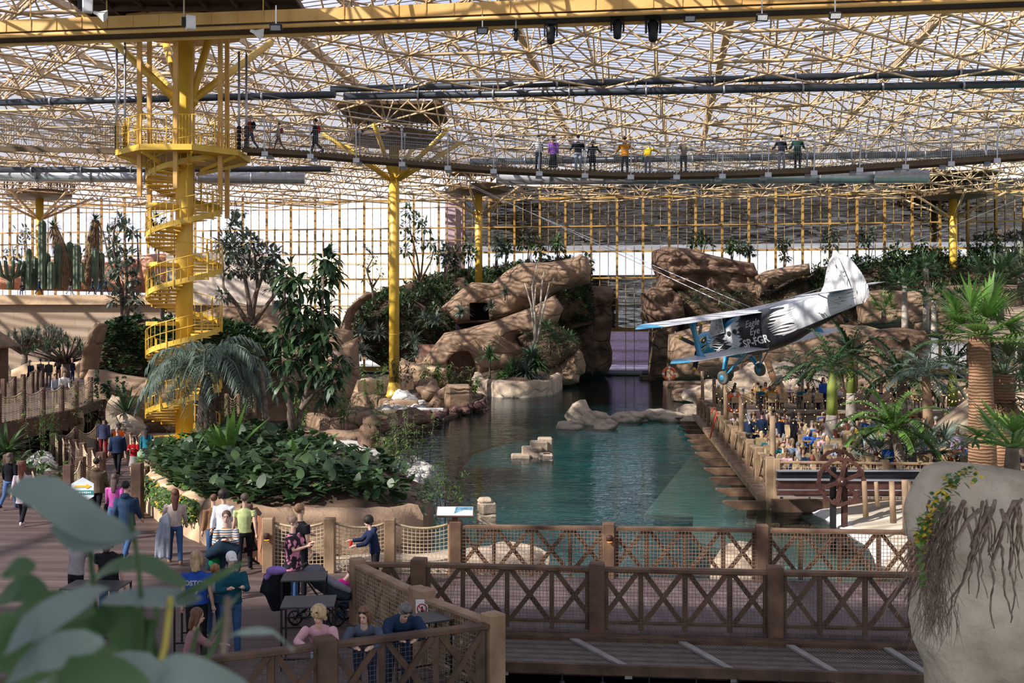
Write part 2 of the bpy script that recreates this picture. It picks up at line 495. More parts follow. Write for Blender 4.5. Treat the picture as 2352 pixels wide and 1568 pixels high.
bot = MB(); web = MB(); top = MB()
HT = 3.3; nodes = {}
wallY = lambda X: 150 - .13 * X
for i in range(-26, 34):
    for j in range(-32, 26):
        p = O0 + d1 * i + d2 * j
        if p.y < 20 or p.y > wallY(p.x) - 1 or abs(p.x) > .5 * p.y + 9: continue
        nodes[(i, j)] = V((p.x, p.y, ZR))
def thick(i, j): return .075 if (i + j) % 6 else .12
for (i, j), p in nodes.items():
    far = p.y > 95; n = 4 if far else 6
    for di, dj in ((1, 0), (0, 1)):
        q = nodes.get((i + di, j + dj))
        if q is not None: bot.tube([p, q], .085 if p.y > 90 else .075, n, cap=False)
    if (i - j) % 5 == 0:
        q = nodes.get((i + 1, j - 1))
        if q is not None: bot.tube([p, q], .11, n, cap=False)
    if not far: bot.ell(p, .13, 6, 4)
    tnode = {}
    t = p + (d1 + d2) / 2 + V((0, 0, HT))
    if (i + 1, j) in nodes and (i, j + 1) in nodes and (i + 1, j + 1) in nodes:
        for k in ((0, 0), (1, 0), (0, 1), (1, 1)):
            web.tube([nodes[(i + k[0], j + k[1])], t], .06, 4 if far else 5, cap=False)
        for di, dj in ((1, 0), (0, 1)):
            if (i + di + 1, j + dj) in nodes and (i + di, j + dj + 1) in nodes and (i + di + 1, j + dj + 1) in nodes:
                top.tube([t, t + d1 * di + d2 * dj], .07, 4, cap=False)
fr = thing('space_frame_roof', 'ochre tubular space frame carrying the glazed roof of the hall', 'roof frame')
bot.build('bottom_chords', TUBE, fr); web.build('web_struts', TUBE, fr); top.build('top_chords', TUBE, fr)

# ---- glazed roof: panes, rafters, purlins (folded in shallow ridges)
def ridge(u): return .9 * abs(((u / 15.0) % 2) - 1)
O1 = V((0, 80, 0)); ZT = ZR + 4.2
def rp_(u, w_): p = O1 + U * u + W * w_; p.z = ZT + 1.6 * ridge(u); return p
pane = MB(); raf = MB(); pur = MB(); slat = MB()
us = [-90 + 15 * k for k in range(13)]
for k in range(12):
    a, b = us[k], us[k + 1]
    pane.add([rp_(a, -86) + V((0, 0, .5)), rp_(b, -86) + V((0, 0, .5)), rp_(b, 72) + V((0, 0, .5)), rp_(a, 72) + V((0, 0, .5))], [(0, 1, 2, 3)])
for k in range(37):
    u = -90 + 5 * k
    wd = .5 if k % 3 == 0 else .12
    raf.beam(rp_(u, -86), rp_(u, 72), wd, .45)
w_ = -86
while w_ < 72:
    for k in range(12):
        a, b = us[k], us[k + 1]
        p, q = rp_(a, w_), rp_(b, w_)
        slat.beam(p + V((0, 0, .42)), q + V((0, 0, .42)), .17, .04)
    w_ += .86
RG = node_mat('roof_glass', glass_mat((.86, .88, .93), .04))
struct('ceiling', pane, RG)
struct('ceiling', raf, TUBE)
SL = mat('white_roof_bars', (.33, .33, .36), .6, .1)
struct('ceiling', slat, SL)
# beyond the picture: side walls, plus an unseen slab added to shade the foreground
mb = MB(); mb.box((0, -19, 27), (150, 42, .4)); struct('ceiling', mb, WHT)
mb = MB()
for s in (-1, 1):
    a = V((s * 72, 14, 0)); b = V((s * 92, 152, 0))
    mb.beam(V((a.x, a.y, -1)), V((b.x, b.y, -1)), .6, 5)
    for k in range(34):
        p = a.lerp(b, k / 33); mb.beam((p.x, p.y, 0), (p.x, p.y, 27), .3, .3)
    mb.beam(V((a.x, a.y, 25)), V((b.x, b.y, 25)), .6, 3)
struct('wall_side', mb, TIMB)

# ---- back wall
def wp(px, z=0, off=0.0):
    X = (px - 1176) / F; D = 151 / (1 + .13 * X) + off
    return V((X * D, D, z))
XS = -6.45  # joint of the clear and the mirrored part
SP = 3.43
wd_ = V((1, -.13, 0)).normalized()
W0 = V((XS, 151 - .13 * XS, 0))
def wq(s, z, off=0.0): return W0 + wd_ * s + V((0, off, z))
main = MB(); thin = MB(); tran = MB()
for k in range(-24, 28):
    s = k * (SP if k < 0 else 3.41)
    if wq(s, 0).y * .46 + 4 < abs(wq(s, 0).x): continue
    main.beam(wq(s, 5.6 if 12 < s < 28 else 0), wq(s, 24), .27, .30, up=(0, 1, 0))
    for t in (1 / 3, 2 / 3):
        thin.beam(wq(s + t * SP, 0, .1), wq(s + t * SP, 24, .1), .08, .08, up=(0, 1, 0))
        if s < 0: thin.beam(wq(s + t * SP, 15.8, .0), wq(s + t * SP, 19.3, .0), .2, .2, up=(0, 1, 0))
L0, R0 = -72, 90
for z, h, a, b in ((19.25, .16, L0, R0), (15.85, .2, L0, 0), (15.9, .25, 0, R0), (17.6, .14, L0, 0), (12.4, .2, L0, R0), (8.8, .14, L0, R0), (23.0, .3, L0, R0), (22.0, .12, L0, 0), (5.6, .5, 0, 40), (.3, .6, L0, 12), (.3, .6, 27.5, R0), (3.2, .12, L0, 0)):
    tran.beam(wq(a, z), wq(b, z), .25, h)
bw = thing('glazed_back_wall', 'tall glazed end wall with golden mullions and transoms behind the rocks', 'glass wall', W0)
bw['kind'] = 'structure'; bw.name = 'wall_back'
for mb, nm in ((main, 'mullions'), (thin, 'thin_mullions'), (tran, 'transoms')):
    o = mb.build(nm, MULL if nm != 'thin_mullions' else mat('ochre_bars', (.30, .20, .08), .5)); o.parent = bw; o.matrix_parent_inverse = Matrix.Translation(-W0); o['kind'] = 'structure'
def panel(name, s0, s1, z0, z1, m, off=.2):
    mb = MB(); mb.add([wq(s0, z0, off), wq(s1, z0, off), wq(s1, z1, off), wq(s0, z1, off)], [(0, 1, 2, 3)])
    struct(name, mb, m)
panel('window_1', L0, 0, 0, 24, GLASS)
panel('window_2', 0, R0, 15.9, 24, GLASSR)
panel('window_3', 0, R0, 12.4, 15.9, GLASS)
panel('window_4', 0, R0, 5.8, 12.4, GLASSR)
panel('window_5', 0, 12.5, 0, 5.8, GLASSR); panel('window_5', 27, R0, 0, 5.8, GLASSR)
LAV = node_mat('lavender_strip_glass', glass_mat((.72, .66, .86), .05))
panel('window_6', 12.5, 27, -.4, 5.6, LAV)
# outside, seen through the glass
OUTD = mat('dark_facade', (.03, .03, .035), .8)
mb = MB(); mb.box(wq(54, 21.6, 9), (110, .5, 8.4), -.13); mb.box(wq(54, 9.4, 9), (110, .5, 7.6), -.13)
mb.box(wq(38, 24.4, 5), (80, 9, .5), -.13)
o = mb.build('neighbouring_hall', OUTD); tag(o, 'dark cladding of the neighbouring hall seen through the mirrored glass', 'building')
mb = MB(); mb.box(wq(0, 0, 137), (500, 270, .4), -.13); o = struct('ground_outside', mb, mat('pale_paving', (.55, .52, .50), .9, .1, .2))
def outb(px0, px1, py0, py1, D, col, lab, nm, win=None):
    a = P(px0, py1, D); b = P(px1, py0, D); a.z = 0
    mb = MB(); mb.box(((a.x + b.x) / 2, D + 6, (a.z + b.z) / 2), (b.x - a.x, 12, b.z - a.z), mi=0)
    if win:
        for k in range(win):
            z = a.z + (b.z - a.z) * (k + .5) / win; mb.box(((a.x + b.x) / 2, D - .05, z), ((b.x - a.x) * .96, .1, (b.z - a.z) / win * .12), mi=1)
    o = mb.build(nm, [mat(nm + str(px0), col, .8), mat('facade_joint', (.5, .42, .33), .8)]); return tag(o, lab, 'building')
outb(640, 1000, 588, 760, 210, (.95, .80, .62), 'pale peach building beyond the clear glass, behind the yellow pole', 'apartment_building', 7)
outb(500, 640, 640, 760, 190, (.75, .72, .72), 'low grey building outside the glass behind the leafy trees', 'office_building', 4)
outb(-60, 420, 700, 760, 230, (.8, .76, .72), 'long low pale building outside behind the desert terrace', 'warehouse', 3)
outb(1380, 1540, 700, 860, 175, (.78, .62, .72), 'lilac terrace house seen through the low lavender opening', 'terrace_house', 6)
o = thing('striped_pylon', 'mauve square pylon standing outside beside the last clear bay', 'pylon', wq(-1.5, 0, 3))
mb = MB(); mb.box((0, 0, 12), (2.3, 2.3, 24)); mb.build('shaft', mat('mauve', (.55, .40, .45), .7), o)


# ---- columns
def column(X, Y, z0, r, ztop, zs, label, cap=4.0, nst=6, base=True):
    t = thing('support_column', label, 'column', (X, Y, z0), 0, 'round yellow columns')
    mb = MB(); mb.lathe([(r, 0), (r, ztop - z0)], n=28); mb.build('shaft', YEL, t)
    mb = MB()
    for z in (.25, .5): mb.lathe([(r * 1.02, (ztop - z0) * z), (r * 1.02, (ztop - z0) * z + .04)], n=28)
    mb.build('weld_ring', YEL, t)
    for k in range(nst):
        a = 2 * PI * (k + .35) / nst; e = V((math.cos(a) * 6.2, math.sin(a) * 6.2, ZR - z0))
        mb = MB(); mb.tube([V((math.cos(a) * r, math.sin(a) * r, zs - z0)), e], .14 if Y > 120 else .2, 10)
        mb.build('branch_strut', TUBE if Y > 120 else YEL, t)  # far struts take the duller ochre to imitate their shade
    mb = MB(); mb.lathe([(cap * .6, 0), (cap, .25), (cap, .9), (cap * .6, 1.0)], (0, 0, ztop - z0), 8, smooth=False)
    for k in range(22):
        a = 2 * PI * k / 22; mb.beam((cap * math.cos(a), cap * math.sin(a), ztop - z0 + .9), (cap * math.cos(a), cap * math.sin(a), ztop - z0 + 2.6), .1, .2)
    mb.box((0, 0, ztop - z0 + 2.8), (cap * 2.2, cap * 2.2, .3)); mb.build('capital', mat('bronze_steel', (.10, .06, .03), .6), t)
    if base:
        mb = MB(); mb.lathe([(r * 1.9, 0), (r * 1.5, .3), (r * 1.05, 1.3)], n=18); mb.build('flared_base', YEL, t)
    return t
column(-10.1, 97, -.3, .44, 21.3, 18.4, 'slim yellow column rising from the rocky shore by the cave')
column(-3.95, 134, 8, .44, 21.6, 19.2, 'yellow column with struts behind the planted hilltop', 3.6)
column(54.2, 139, 8, .46, 21.6, 19.4, 'yellow column at the planted bank by the mirrored glass')
column(-58, 139, 8, .46, 21.6, 19.2, 'yellow column behind the tall cacti of the desert terrace')

# ---- catwalk hung under the frame
cw = thing('roof_catwalk', 'golden timber-faced catwalk hung below the roof frame', 'catwalk')
c0 = V((0, 50.6, 0)); zc = 19.3
mb = MB(); mb2 = MB(); mb3 = MB()
for s in (-1, 1):
    off = W * (s * .75)
    mb.beam(c0 + U * -42 + off + V((0, 0, zc + .35)), c0 + U * 42 + off + V((0, 0, zc + .35)), .12, .55)
    mb3.tube([c0 + U * -42 + off + V((0, 0, zc - .1)), c0 + U * 42 + off + V((0, 0, zc - .1))], .1, 8)
mb2.beam(c0 + U * -42 + V((0, 0, zc)), c0 + U * 42 + V((0, 0, zc)), 1.5, .12)
mb.build('beam_side', TIMB, cw); mb2.build('walk_plate', DARKB, cw); mb3.build('rail_tube', TIMB, cw)
mb = MB()
for k in range(-33, 34):
    p = c0 + U * (k * 1.25) - W * .83; mb.beam(p + V((0, 0, zc + .08)), p + V((0, 0, zc + .62)), .05, .03)
    if k % 3 == 0: mb.beam(p + V((0, 0, zc + .3)), p + V((0, 0, ZR + .1)), .05, .05)
mb.build('stiffeners', TIMB, cw)

# ---- black pipes hung in the roof (water mains)
PIPE = mat('black_pipe', (.02, .025, .035), .35, spec=.6)
def pipe(pts, r, lab, m=PIPE, nm='hanging_pipe'):
    t = thing(nm, lab, 'pipe'); mb = MB(); mb.tube(pts, r, 10); mb.build('pipe_run', m, t)
    L_ = (pts[-1] - pts[0]).length; n = int(L_ / 5)
    for i in range(1, n):
        p = pts[0].lerp(pts[-1], i / n) if len(pts) == 2 else None
        mb = MB(); mb.lathe([(r * 1.25, -.06), (r * 1.25, .06)], p, 10, M=(pts[-1] - pts[0]).to_track_quat('Z', 'Y').to_matrix()); mb.beam(p + V((0, 0, r)), (p.x, p.y, ZR + .2), .03, .03); mb.build('hanger', STEEL, t)
def py(px, py_, z): return P(px, py_, F * (z - CAMZ) / (HZ - py_))
pipe([py(760, 205, 22.4), py(2400, 163, 22.4)], .24, 'upper of the two long black pipes slung across the glazed roof')
pipe([py(790, 222, 21.6), py(2400, 192, 21.6)], .25, 'lower of the two long black pipes slung across the glazed roof')
pipe([py(-40, 237, 21.4), py(770, 217, 21.4)], .24, 'black pipe slung behind the staircase tower')
pipe([py(-40, 390, 21.6), py(760, 388, 21.6)], .3, 'far black pipe low over the clear glass wall')
pipe([py(1080, 372, 21.6), py(2400, 350, 21.6)], .32, 'far black pipe seen below the walkway')
pipe([py(1140, 408, 21.4), py(2130, 404, 21.4)], .75, 'thick silvery air duct under the far end of the roof', STEEL, 'air_duct')
pipe([py(-40, 403, 21.4), py(700, 410, 21.4)], .6, 'silvery air duct above the clear glass wall', STEEL, 'air_duct')


# ---- lamps and speakers in the roof
def movinghead(px, py_, D, lab, s=1.0, hang=.8):
    p = P(px, py_, D); t = thing('stage_light', lab, 'spotlight', p)
    mb = MB(); mb.beam((0, 0, .45 * s), (0, 0, .45 * s + hang), .06, .06); mb.build('drop_rod', STEEL, t)
    mb = MB(); mb.box((0, 0, .35 * s), (.5 * s, .36 * s, .22 * s)); mb.build('base_box', BLK, t, bevel=.03)
    mb = MB(); mb.box((-.27 * s, 0, .02 * s), (.07 * s, .22 * s, .55 * s)); mb.box((.27 * s, 0, .02 * s), (.07 * s, .22 * s, .55 * s)); mb.build('yoke', BLK, t)
    mb = MB(); mb.lathe([(.05, -.62), (.17, -.55), (.19, -.2), (.22, .1), (.12, .22)], n=12); mb.v = [tuple(V(v) * s) for v in mb.v]; mb.build('lamp_head', BLK, t)
    return t
movinghead(1265, 70, 50, 'black moving-head spotlight hanging third along the catwalk', 1.0)
movinghead(1418, 58, 50, 'black moving-head spotlight hanging between the middle pair', 1.0)
movinghead(1500, 60, 50, 'biggest black moving-head spotlight, with a pale bright top plate', 1.15)
movinghead(1185, 78, 50, 'small round black spotlight hanging on a thin rod', .5)
def flood(px, py_, D, lab, lit=False):
    p = P(px, py_, D); t = thing('flood_light', lab, 'floodlight', p)
    mb = MB(); mb.beam((0, 0, .1), (0, 0, .9), .05, .05); mb.build('drop_rod', STEEL, t)
    mb = MB(); mb.box((0, 0, 0), (.5, .22, .3), M=Matrix.Rotation(.5, 3, 'X')); mb.build('housing', BLK, t, bevel=.03)
    mb = MB(); mb.box((0, -.12, -.05), (.4, .02, .2), M=Matrix.Rotation(.5, 3, 'X')); mb.build('lens', mat('lamp_lens', (.8, .8, .78), .3) if lit else STEEL, t)
flood(1108, 70, 50, 'flat black floodlight nearest the column side of the catwalk')
flood(1584, 42, 49, 'black floodlight with grey lens beyond the biggest spotlight')
flood(1750, 40, 48, 'floodlight with a bright white lens over the pool', True)
flood(1918, 36, 47, 'floodlight with a bright white lens above the plane tail', True)
flood(634, 63, 46, 'dark floodlight with amber glow beside the tower canopy')
def speaker(px, py_, D, lab, s=1.0, rz=.4):
    p = P(px, py_, D); t = thing('loudspeaker', lab, 'speaker', p, rz)
    mb = MB(); mb.box((0, 0, 0), (.42 * s, .35 * s, .62 * s)); mb.build('cabinet', WHT, t, bevel=.04)
    mb = MB(); mb.box((-.3 * s, 0, 0), (.16 * s, .16 * s, .4 * s)); mb.build('bracket', BLK, t)
    mb = MB(); mb.beam((-.3 * s, 0, 0), (-.3 * s, 0, 2), .04, .04); mb.build('drop_rod', STEEL, t)
speaker(438, 52, 50, 'white box loudspeaker hanging in front of the tower canopy')
speaker(201, 12, 48, 'white box loudspeaker at the top edge over the long strut', 1.0)
def horn(px, py_, D, lab):
    p = P(px, py_, D); t = thing('horn_speaker', lab, 'speaker', p, 0)
    mb = MB(); mb.lathe([(.06, 0), (.09, .2), (.28, .55)], n=4, smooth=False, M=Matrix.Rotation(1.9, 3, 'Y')); mb.build('horn', WHT, t)
horn(215, 28, 49, 'white horn speaker under the box loudspeaker at the top edge')
horn(575, 70, 50, 'white horn speaker beside the amber floodlight')
# ================================================================ staircase tower
TX, TY = -16.5, 57.0
tw = thing('spiral_stair_tower', 'bright yellow spiral staircase winding round a thick steel column', 'staircase', (TX, TY, 0))
R0_, R1_ = .43, 1.86
mb = MB(); mb.lathe([(R0_, -.6), (R0_, 20.9)], n=40); mb.build('central_column', YEL, tw)
mb = MB()
for z in (3.5, 9.8, 15.2): mb.lathe([(R0_ + .02, z), (R0_ + .02, z + .05)], n=40)
mb.build('weld_ring', YEL, tw)
PITCH = 2.92; ZTOP = 14.3; turns = ZTOP / PITCH
th_top = 1.5 * PI + PI * .5   # reaches the platform at the right
def hel(z): return th_top - 2 * PI * (ZTOP - z) / PITCH
n = int(ZTOP / .17); tread = []
mbt = MB()
for i in range(n):
    z = (i + 1) * .17; a = hel(z); da = 2 * PI * .17 / PITCH * 1.12
    ps = [(R0_ * math.cos(a), R0_ * math.sin(a)), (R1_ * math.cos(a), R1_ * math.sin(a)), (R1_ * math.cos(a + da), R1_ * math.sin(a + da)), (R0_ * math.cos(a + da), R0_ * math.sin(a + da))]
    m = MB(); m.prism(ps, z - .05, z)
    # riser lip
    m.beam((ps[0][0], ps[0][1], z - .06), (ps[1][0], ps[1][1], z - .06), .02, .12)
    m.build('tread', YEL, tw)
mb = MB(); mh = MB(); mbal = MB(); mstr = MB()
N = 240
pr = [[], [], []]
for i in range(N + 1):
    z = ZTOP * i / N; a = hel(z) 
    for k, h in enumerate((1.15, .62, -.12)): pr[k].append(V((R1_ * math.cos(a), R1_ * math.sin(a), z + h)))
mh.tube(pr[0], .028, 5); mh.tube(pr[1], .03, 5)
mh.build('handrail', YEL, tw)
vs = []; fs = []
for i, p in enumerate(pr[2]): vs += [p, p + V((0, 0, .26))]
for i in range(N): fs.append((2 * i, 2 * i + 2, 2 * i + 3, 2 * i + 1))
mstr.add(vs, fs); mstr.v2 = None
mstr.build('stringer', YEL, tw)
for i in range(int(turns * 34)):
    z = ZTOP * i / (turns * 34); a = hel(z); thick_ = i % 5 == 0
    r = .035 if thick_ else .011
    mbal.beam((R1_ * math.cos(a), R1_ * math.sin(a), z - (.25 if thick_ else 0)), (R1_ * math.cos(a), R1_ * math.sin(a), z + 1.15), r * 2, r * 2, up=(math.cos(a), math.sin(a), 0))
mbal.build('balusters', YEL, tw)
# landing quarter platforms at the left of each turn
for k in range(1, 5):
    z = .05 + PITCH * k - .02
    m = MB(); a0 = PI * .93; ps = [(R0_ * .9 * math.cos(a0), R0_ * .9 * math.sin(a0))]
    aa = [a0 + PI * .42 * t / 6 for t in range(7)]
    m.prism([(R1_ * math.cos(t), R1_ * math.sin(t)) for t in aa] + [(R0_ * math.cos(t), R0_ * math.sin(t)) for t in aa[::-1]], z - .2, z)
    m.build('landing', YEL, tw)
# base platform
m = MB(); m.lathe([(2.3, -.12), (2.3, .02)], n=12, smooth=False); m.build('base_platform', YEL, tw)
# octagonal platform
RP = 3.2
def octo(r, z, ph=PI / 8): return [V((r * math.cos(ph + k * PI / 4), r * math.sin(ph + k * PI / 4), z)) for k in range(8)]
m = MB(); m.prism([(p.x, p.y) for p in octo(RP, 0)], ZTOP - .22, ZTOP); m.build('upper_platform', YEL, tw)
m = MB()
for p, q in zip(octo(RP * .97, ZTOP - .3), octo(1.0, ZTOP - .9)): m.beam(p, q, .09, .16)
oc = octo(RP + .03, ZTOP - .12)
for k in range(8): m.beam(oc[k], oc[(k + 1) % 8], .12, .28)
m.build('platform_bracket', YEL, tw)
m = MB()
oc = octo(RP, ZTOP)
for k in range(8):
    if k in (3, 7): continue
    p, q = oc[k], oc[(k + 1) % 8]
    for h in (1.45, .75): m.tube([p + V((0, 0, h)), q + V((0, 0, h))], .025, 5)
    for j in range(16):
        c = p.lerp(q, j / 16); r = .06 if j % 8 == 0 else .018
        m.beam(c, c + V((0, 0, 1.45)), r, r)
m.build('platform_railing', YEL, tw)
# hanging square posts
for k in range(6):
    a = PI / 6 + k * PI / 3 + .1; zb = (11.2, 11.5, 10.9, 12.0, 12.3, 12.2)[k]
    x, y = 2.25 * math.cos(a), 2.25 * math.sin(a)
    m = MB(); m.beam((x, y, zb), (x, y, 20.6), .2, .2, up=(0, 1, 0)); m.build('hanging_post', TIMB, tw)
for k, (px, py_) in enumerate(((195, 33), (498, 30), (622, 98), (342, 150), (370, 60))):
    e = V(((px - 1176) / F, 1, 0)); D = F * (ZR - CAMZ) / (HZ - py_); e = V((e.x * D - TX, D - TY, ZR))
    a = math.atan2(e.y, e.x); s = V((R0_ * math.cos(a), R0_ * math.sin(a), 17.0))
    m = MB(); m.tube([s, e], .2, 12); m.lathe([(.3, -.02), (.3, .12)], s + V((math.cos(a), math.sin(a), .0)) * .12, 12, M=(e - s).to_track_quat('Z', 'Y').to_matrix()); m.build('branch_strut', YEL, tw)
m = MB(); m.lathe([(3.1, 20.5), (3.1, 20.75)], n=8, smooth=False); m.lathe([(.9, 20.3), (.9, 20.9)], n=20)
m.build('head_ring', TIMB, tw)
m = MB(); m.box((1.2, -4, 20.95), (10.5, 10.0, .18)); m.build('head_deck', DARKB, tw)
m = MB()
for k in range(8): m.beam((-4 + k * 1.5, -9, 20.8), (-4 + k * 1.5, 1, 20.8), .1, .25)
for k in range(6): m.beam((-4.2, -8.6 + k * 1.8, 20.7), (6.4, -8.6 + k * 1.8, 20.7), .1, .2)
m.build('head_joists', mat('joist_brown_steel', (.09, .055, .035), .6), tw)  # joists in one even dark brown

# ================================================================ rope walkway in the air
def bridge_curve(px):
    # measured deck line of the hanging walkway
    pts = [(560, 345, 57), (700, 352, 57.5), (905, 370, 57.5), (1100, 386, 57), (1300, 396, 56.5), (1480, 402, 56), (1650, 399, 55.5), (1850, 392, 55), (2050, 379, 54.5), (2250, 365, 54), (2420, 352, 53.5)]
    for a, b in zip(pts, pts[1:]):
        if px <= b[0]:
            t = (px - a[0]) / (b[0] - a[0]); return [a[i] + (b[i] - a[i]) * t for i in range(3)]
    return pts[-1]
rb = thing('rope_walkway', 'narrow suspended walkway with wire mesh sides crossing under the roof', 'walkway', P(*bridge_curve(560)))
pl = []; x = 562
while x <= 2420: pl.append(P(*bridge_curve(x))); x += 26
O_ = rb.location
NET = mat('grey_net', (.30, .29, .28), .6)
GRT = mat('grating', (.12, .09, .06), .5, metal=.3)
HW = .55
def side(p, s): return p + V((0, s * HW, 0)) - O_
m = MB(); m2 = MB(); m3 = MB(); m4 = MB(); m5 = MB()
for i, (a, b) in enumerate(zip(pl, pl[1:])):
    m.beam(a - O_, b - O_, HW * 2, .07)
    for s in (-1, 1):
        m.beam(side(a, s) + V((0, 0, -.1)), side(b, s) + V((0, 0, -.1)), .07, .16)
    for t in range(3):
        c = a.lerp(b, t / 3); m2.beam(side(c, -1) + V((0, -.05, .06)), side(c, 1) + V((0, .05, .06)), .08, .05)
for s in (-1, 1):
    for h, r in ((1.28, .022), (1.05, .014), (.75, .010), (.12, .012)):
        m3.tube([side(p, s) + V((0, 0, h + .1)) for p in pl], r, 5)
    m3.tube([side(p, s * 1.5) + V((0, 0, 1.45 + .0012 * (i - 34) ** 2)) for i, p in enumerate(pl)], .022, 5)
    for i, (a, b) in enumerate(zip(pl, pl[1:])):
        for t in range(6):
            c = a.lerp(b, t / 6); m4.beam(side(c, s), side(c, s) + V((0, 0, 1.1)), .009, .009)
    for h in range(1, 11): m4.tube([side(p, s) + V((0, 0, .1 * h + .05)) for p in pl], .0045, 3, cap=False)
m.build('deck_beam', mat('brown_beam', (.10, .065, .035), .6), rb); m2.build('grating', GRT, rb); m3.build('cables', STEEL, rb); m4.build('side_mesh', NET, rb)
for i in range(2, len(pl), 4):
    for s in (-1, 1):
        q = MB(); p = side(pl[i], s)
        q.beam(p + V((0, 0, -.25)), p + V((0, s * .2, 1.45)), .05, .05); q.box(p + V((0, 0, -.2)), (.32, .14, .22)); q.box(p + V((0, s * .2, 1.5)), (.12, .08, .14))
        q.build('hanger_bracket', STEEL, rb)
# left part
rb2 = thing('rope_walkway', 'left arm of the suspended walkway leading to the staircase tower platform', 'walkway', P(285, 348, 57))
O2 = rb2.location; A_ = P(-60, 340, 57) - O2; B_ = P(285, 348, 57) - O2
m = MB(); m.beam(A_, B_, 1.1, .1); m.beam(A_ + V((0, -.55, -.1)), B_ + V((0, -.55, -.1)), .08, .2); m.build('deck_beam', MATS['brown_beam'], rb2)
m = MB(); m4 = MB()
for s in (-1, 1):
    for h in (1.6, 1.45, 1.0): m.tube([A_ + V((0, s * .55, h)), B_ + V((0, s * .55, h))], .016, 5)
    for k in range(60):
        c = A_.lerp(B_, k / 60) + V((0, s * .55, 0)); m4.beam(c, c + V((0, 0, 1.4)), .01, .01)
    for h in range(1, 12): m4.beam(A_ + V((0, s * .55, h * .12)), B_ + V((0, s * .55, h * .12)), .006, .006)
m.build('cables', STEEL, rb2); m4.build('side_mesh', NET, rb2)
# steel hangers with striped padding either side of the platform
for k, (px, yt) in enumerate(((268, 112), (287, 98), (549, 118), (566, 125))):
    t = thing('steel_hanger', ('outer', 'inner', 'inner', 'outer')[k] + ' galvanised rod with black and white padded foot, ' + ('left' if k < 2 else 'right') + ' of the tower platform', 'hanger', P(px, 345, 56.6), 0, 'rods holding the walkway ends')
    m = MB(); m.tube([(0, 0, 0), (0, 0, (345 - yt) / F * 56.6)], .06, 8); rod = m.build('rod', STEEL, t)
    for j in range(6):
        m = MB(); m.lathe([(.11, .05 + j * .2), (.11, .05 + j * .2 + .14)], n=8); m.build('pad', BLK, rod)
# ================================================================ land, decks and rocks
RK = rockmat('sculpted_rock', (.19, .125, .082), (.30, .205, .14), cs=.45)
RKD = rockmat('brown_cliff', (.13, .08, .055), (.215, .14, .098), crack=(.35, .35, .9), cs=.5, bump=.2)
RKL = rockmat('pale_rock', (.34, .265, .195), (.47, .385, .30), crack=(.4, .4, .8), cs=.5, bump=.12, dark=.6)
RKW = rockmat('white_stone', (.55, .52, .47), (.72, .69, .64), cs=1.2, bump=.06, dark=.7)
RKN = rockmat('lava_stone', (.10, .05, .045), (.22, .13, .11), cs=2, bump=.1)
CLAY = mat('ochre_plaster', (.46, .31, .19), .85, .15, .7, bump=.05, bscale=2.5, col2=(.60, .43, .28))


def c5(*l): return [(780 + x / 2.904, 500 + y / 2.904) for x, y in l]
def c6(*l): return [(1552 + x / 2.904, 500 + y / 2.904) for x, y in l]


SURF = {}


def rock(name, pts, d, th, m, label, cat='rock', kind=None, **k):
    o, fv, fo = slab_rock(name, pts, d, th, m, **k)
    tag(o, label, cat, None, kind); SURF[name + str(len(SURF))] = (fv, fo); o['srf'] = 0; del o['srf']
    return o, fv, fo


# ---- the planted hill and its ramps
o, HILLV, HILLF = rock('planted_hill', c5((10, 745), (30, 660), (60, 600), (120, 550), (200, 500), (400, 445), (560, 390), (760, 352), (980, 330), (1200, 292), (1580, 250), (1690, 330), (1700, 700), (900, 900), (560, 1050), (400, 1040), (150, 900), (0, 800)), 136, 10, SOIL,
                       'broad planted earth hill rising beside the slim yellow column', 'hill', seed=3, rough=1.2, bulge=9, step=1.6,
                       dfun=lambda x, z: (z - 6) * .7 - 6)
o, fv_, fo_ = slab_rock('hill_edge_rock', c5((0, 760), (10, 690), (40, 615), (100, 548), (175, 490), (230, 500), (150, 560), (90, 620), (60, 690), (55, 760)), 128, 3, RK, seed=5, rough=.2)
tag(o, 'pale curved stone rim edging the bottom of the planted hill', 'rock')
rock('upper_ramp_rock', c5((655, 612), (740, 530), (830, 455), (880, 425), (1020, 432), (1110, 350), (1210, 295), (1400, 290), (1560, 262), (1610, 235), (1660, 255), (1685, 330), (1680, 430), (1450, 490), (1330, 560), (1290, 600), (1160, 650), (1050, 690), (1000, 700), (860, 700), (780, 710), (715, 640)), 126, 4, RK,
     'upper brown rock ridge with the square dark window', seed=11, rough=.5, strata=.25, holes=[c5((865, 565), (985, 565), (1000, 682), (865, 686))])
mb = MB(); a = P(1102, 717, 129.6); mb.box(a, (5.6, 1, 5.2)); o = mb.build('recess_shade_slab', mat('recess_shade', (.012, .011, .011), .9)); tag(o, 'black slab painted as shade behind the square opening in the upper ridge', 'cave')  # near-black slab paints in the darkness of the opening
rock('lower_ramp_rock', c5((395, 940), (450, 970), (535, 972), (600, 880), (690, 768), (850, 735), (1050, 680), (1290, 592), (1440, 510), (1500, 600), (1460, 700), (1330, 780), (1190, 800), (1260, 900), (1200, 1000), (1020, 1060), (1000, 1110), (560, 1130), (395, 1100)), 121, 5, RK,
     'lower brown rock ramp with the arched cave mouth', seed=12, rough=.45, strata=.15, holes=[c5((716, 1085), (713, 955), (760, 905), (820, 885), (862, 890), (900, 950), (925, 1085))])
mb = MB(); a = P(1062, 842, 126.6); mb.box(a, (10.5, .6, 5)); o = mb.build('cave_wall', mat('pink_plaster', (.42, .24, .18), .9)); tag(o, 'pinkish plaster back wall inside the arched cave', 'wall')
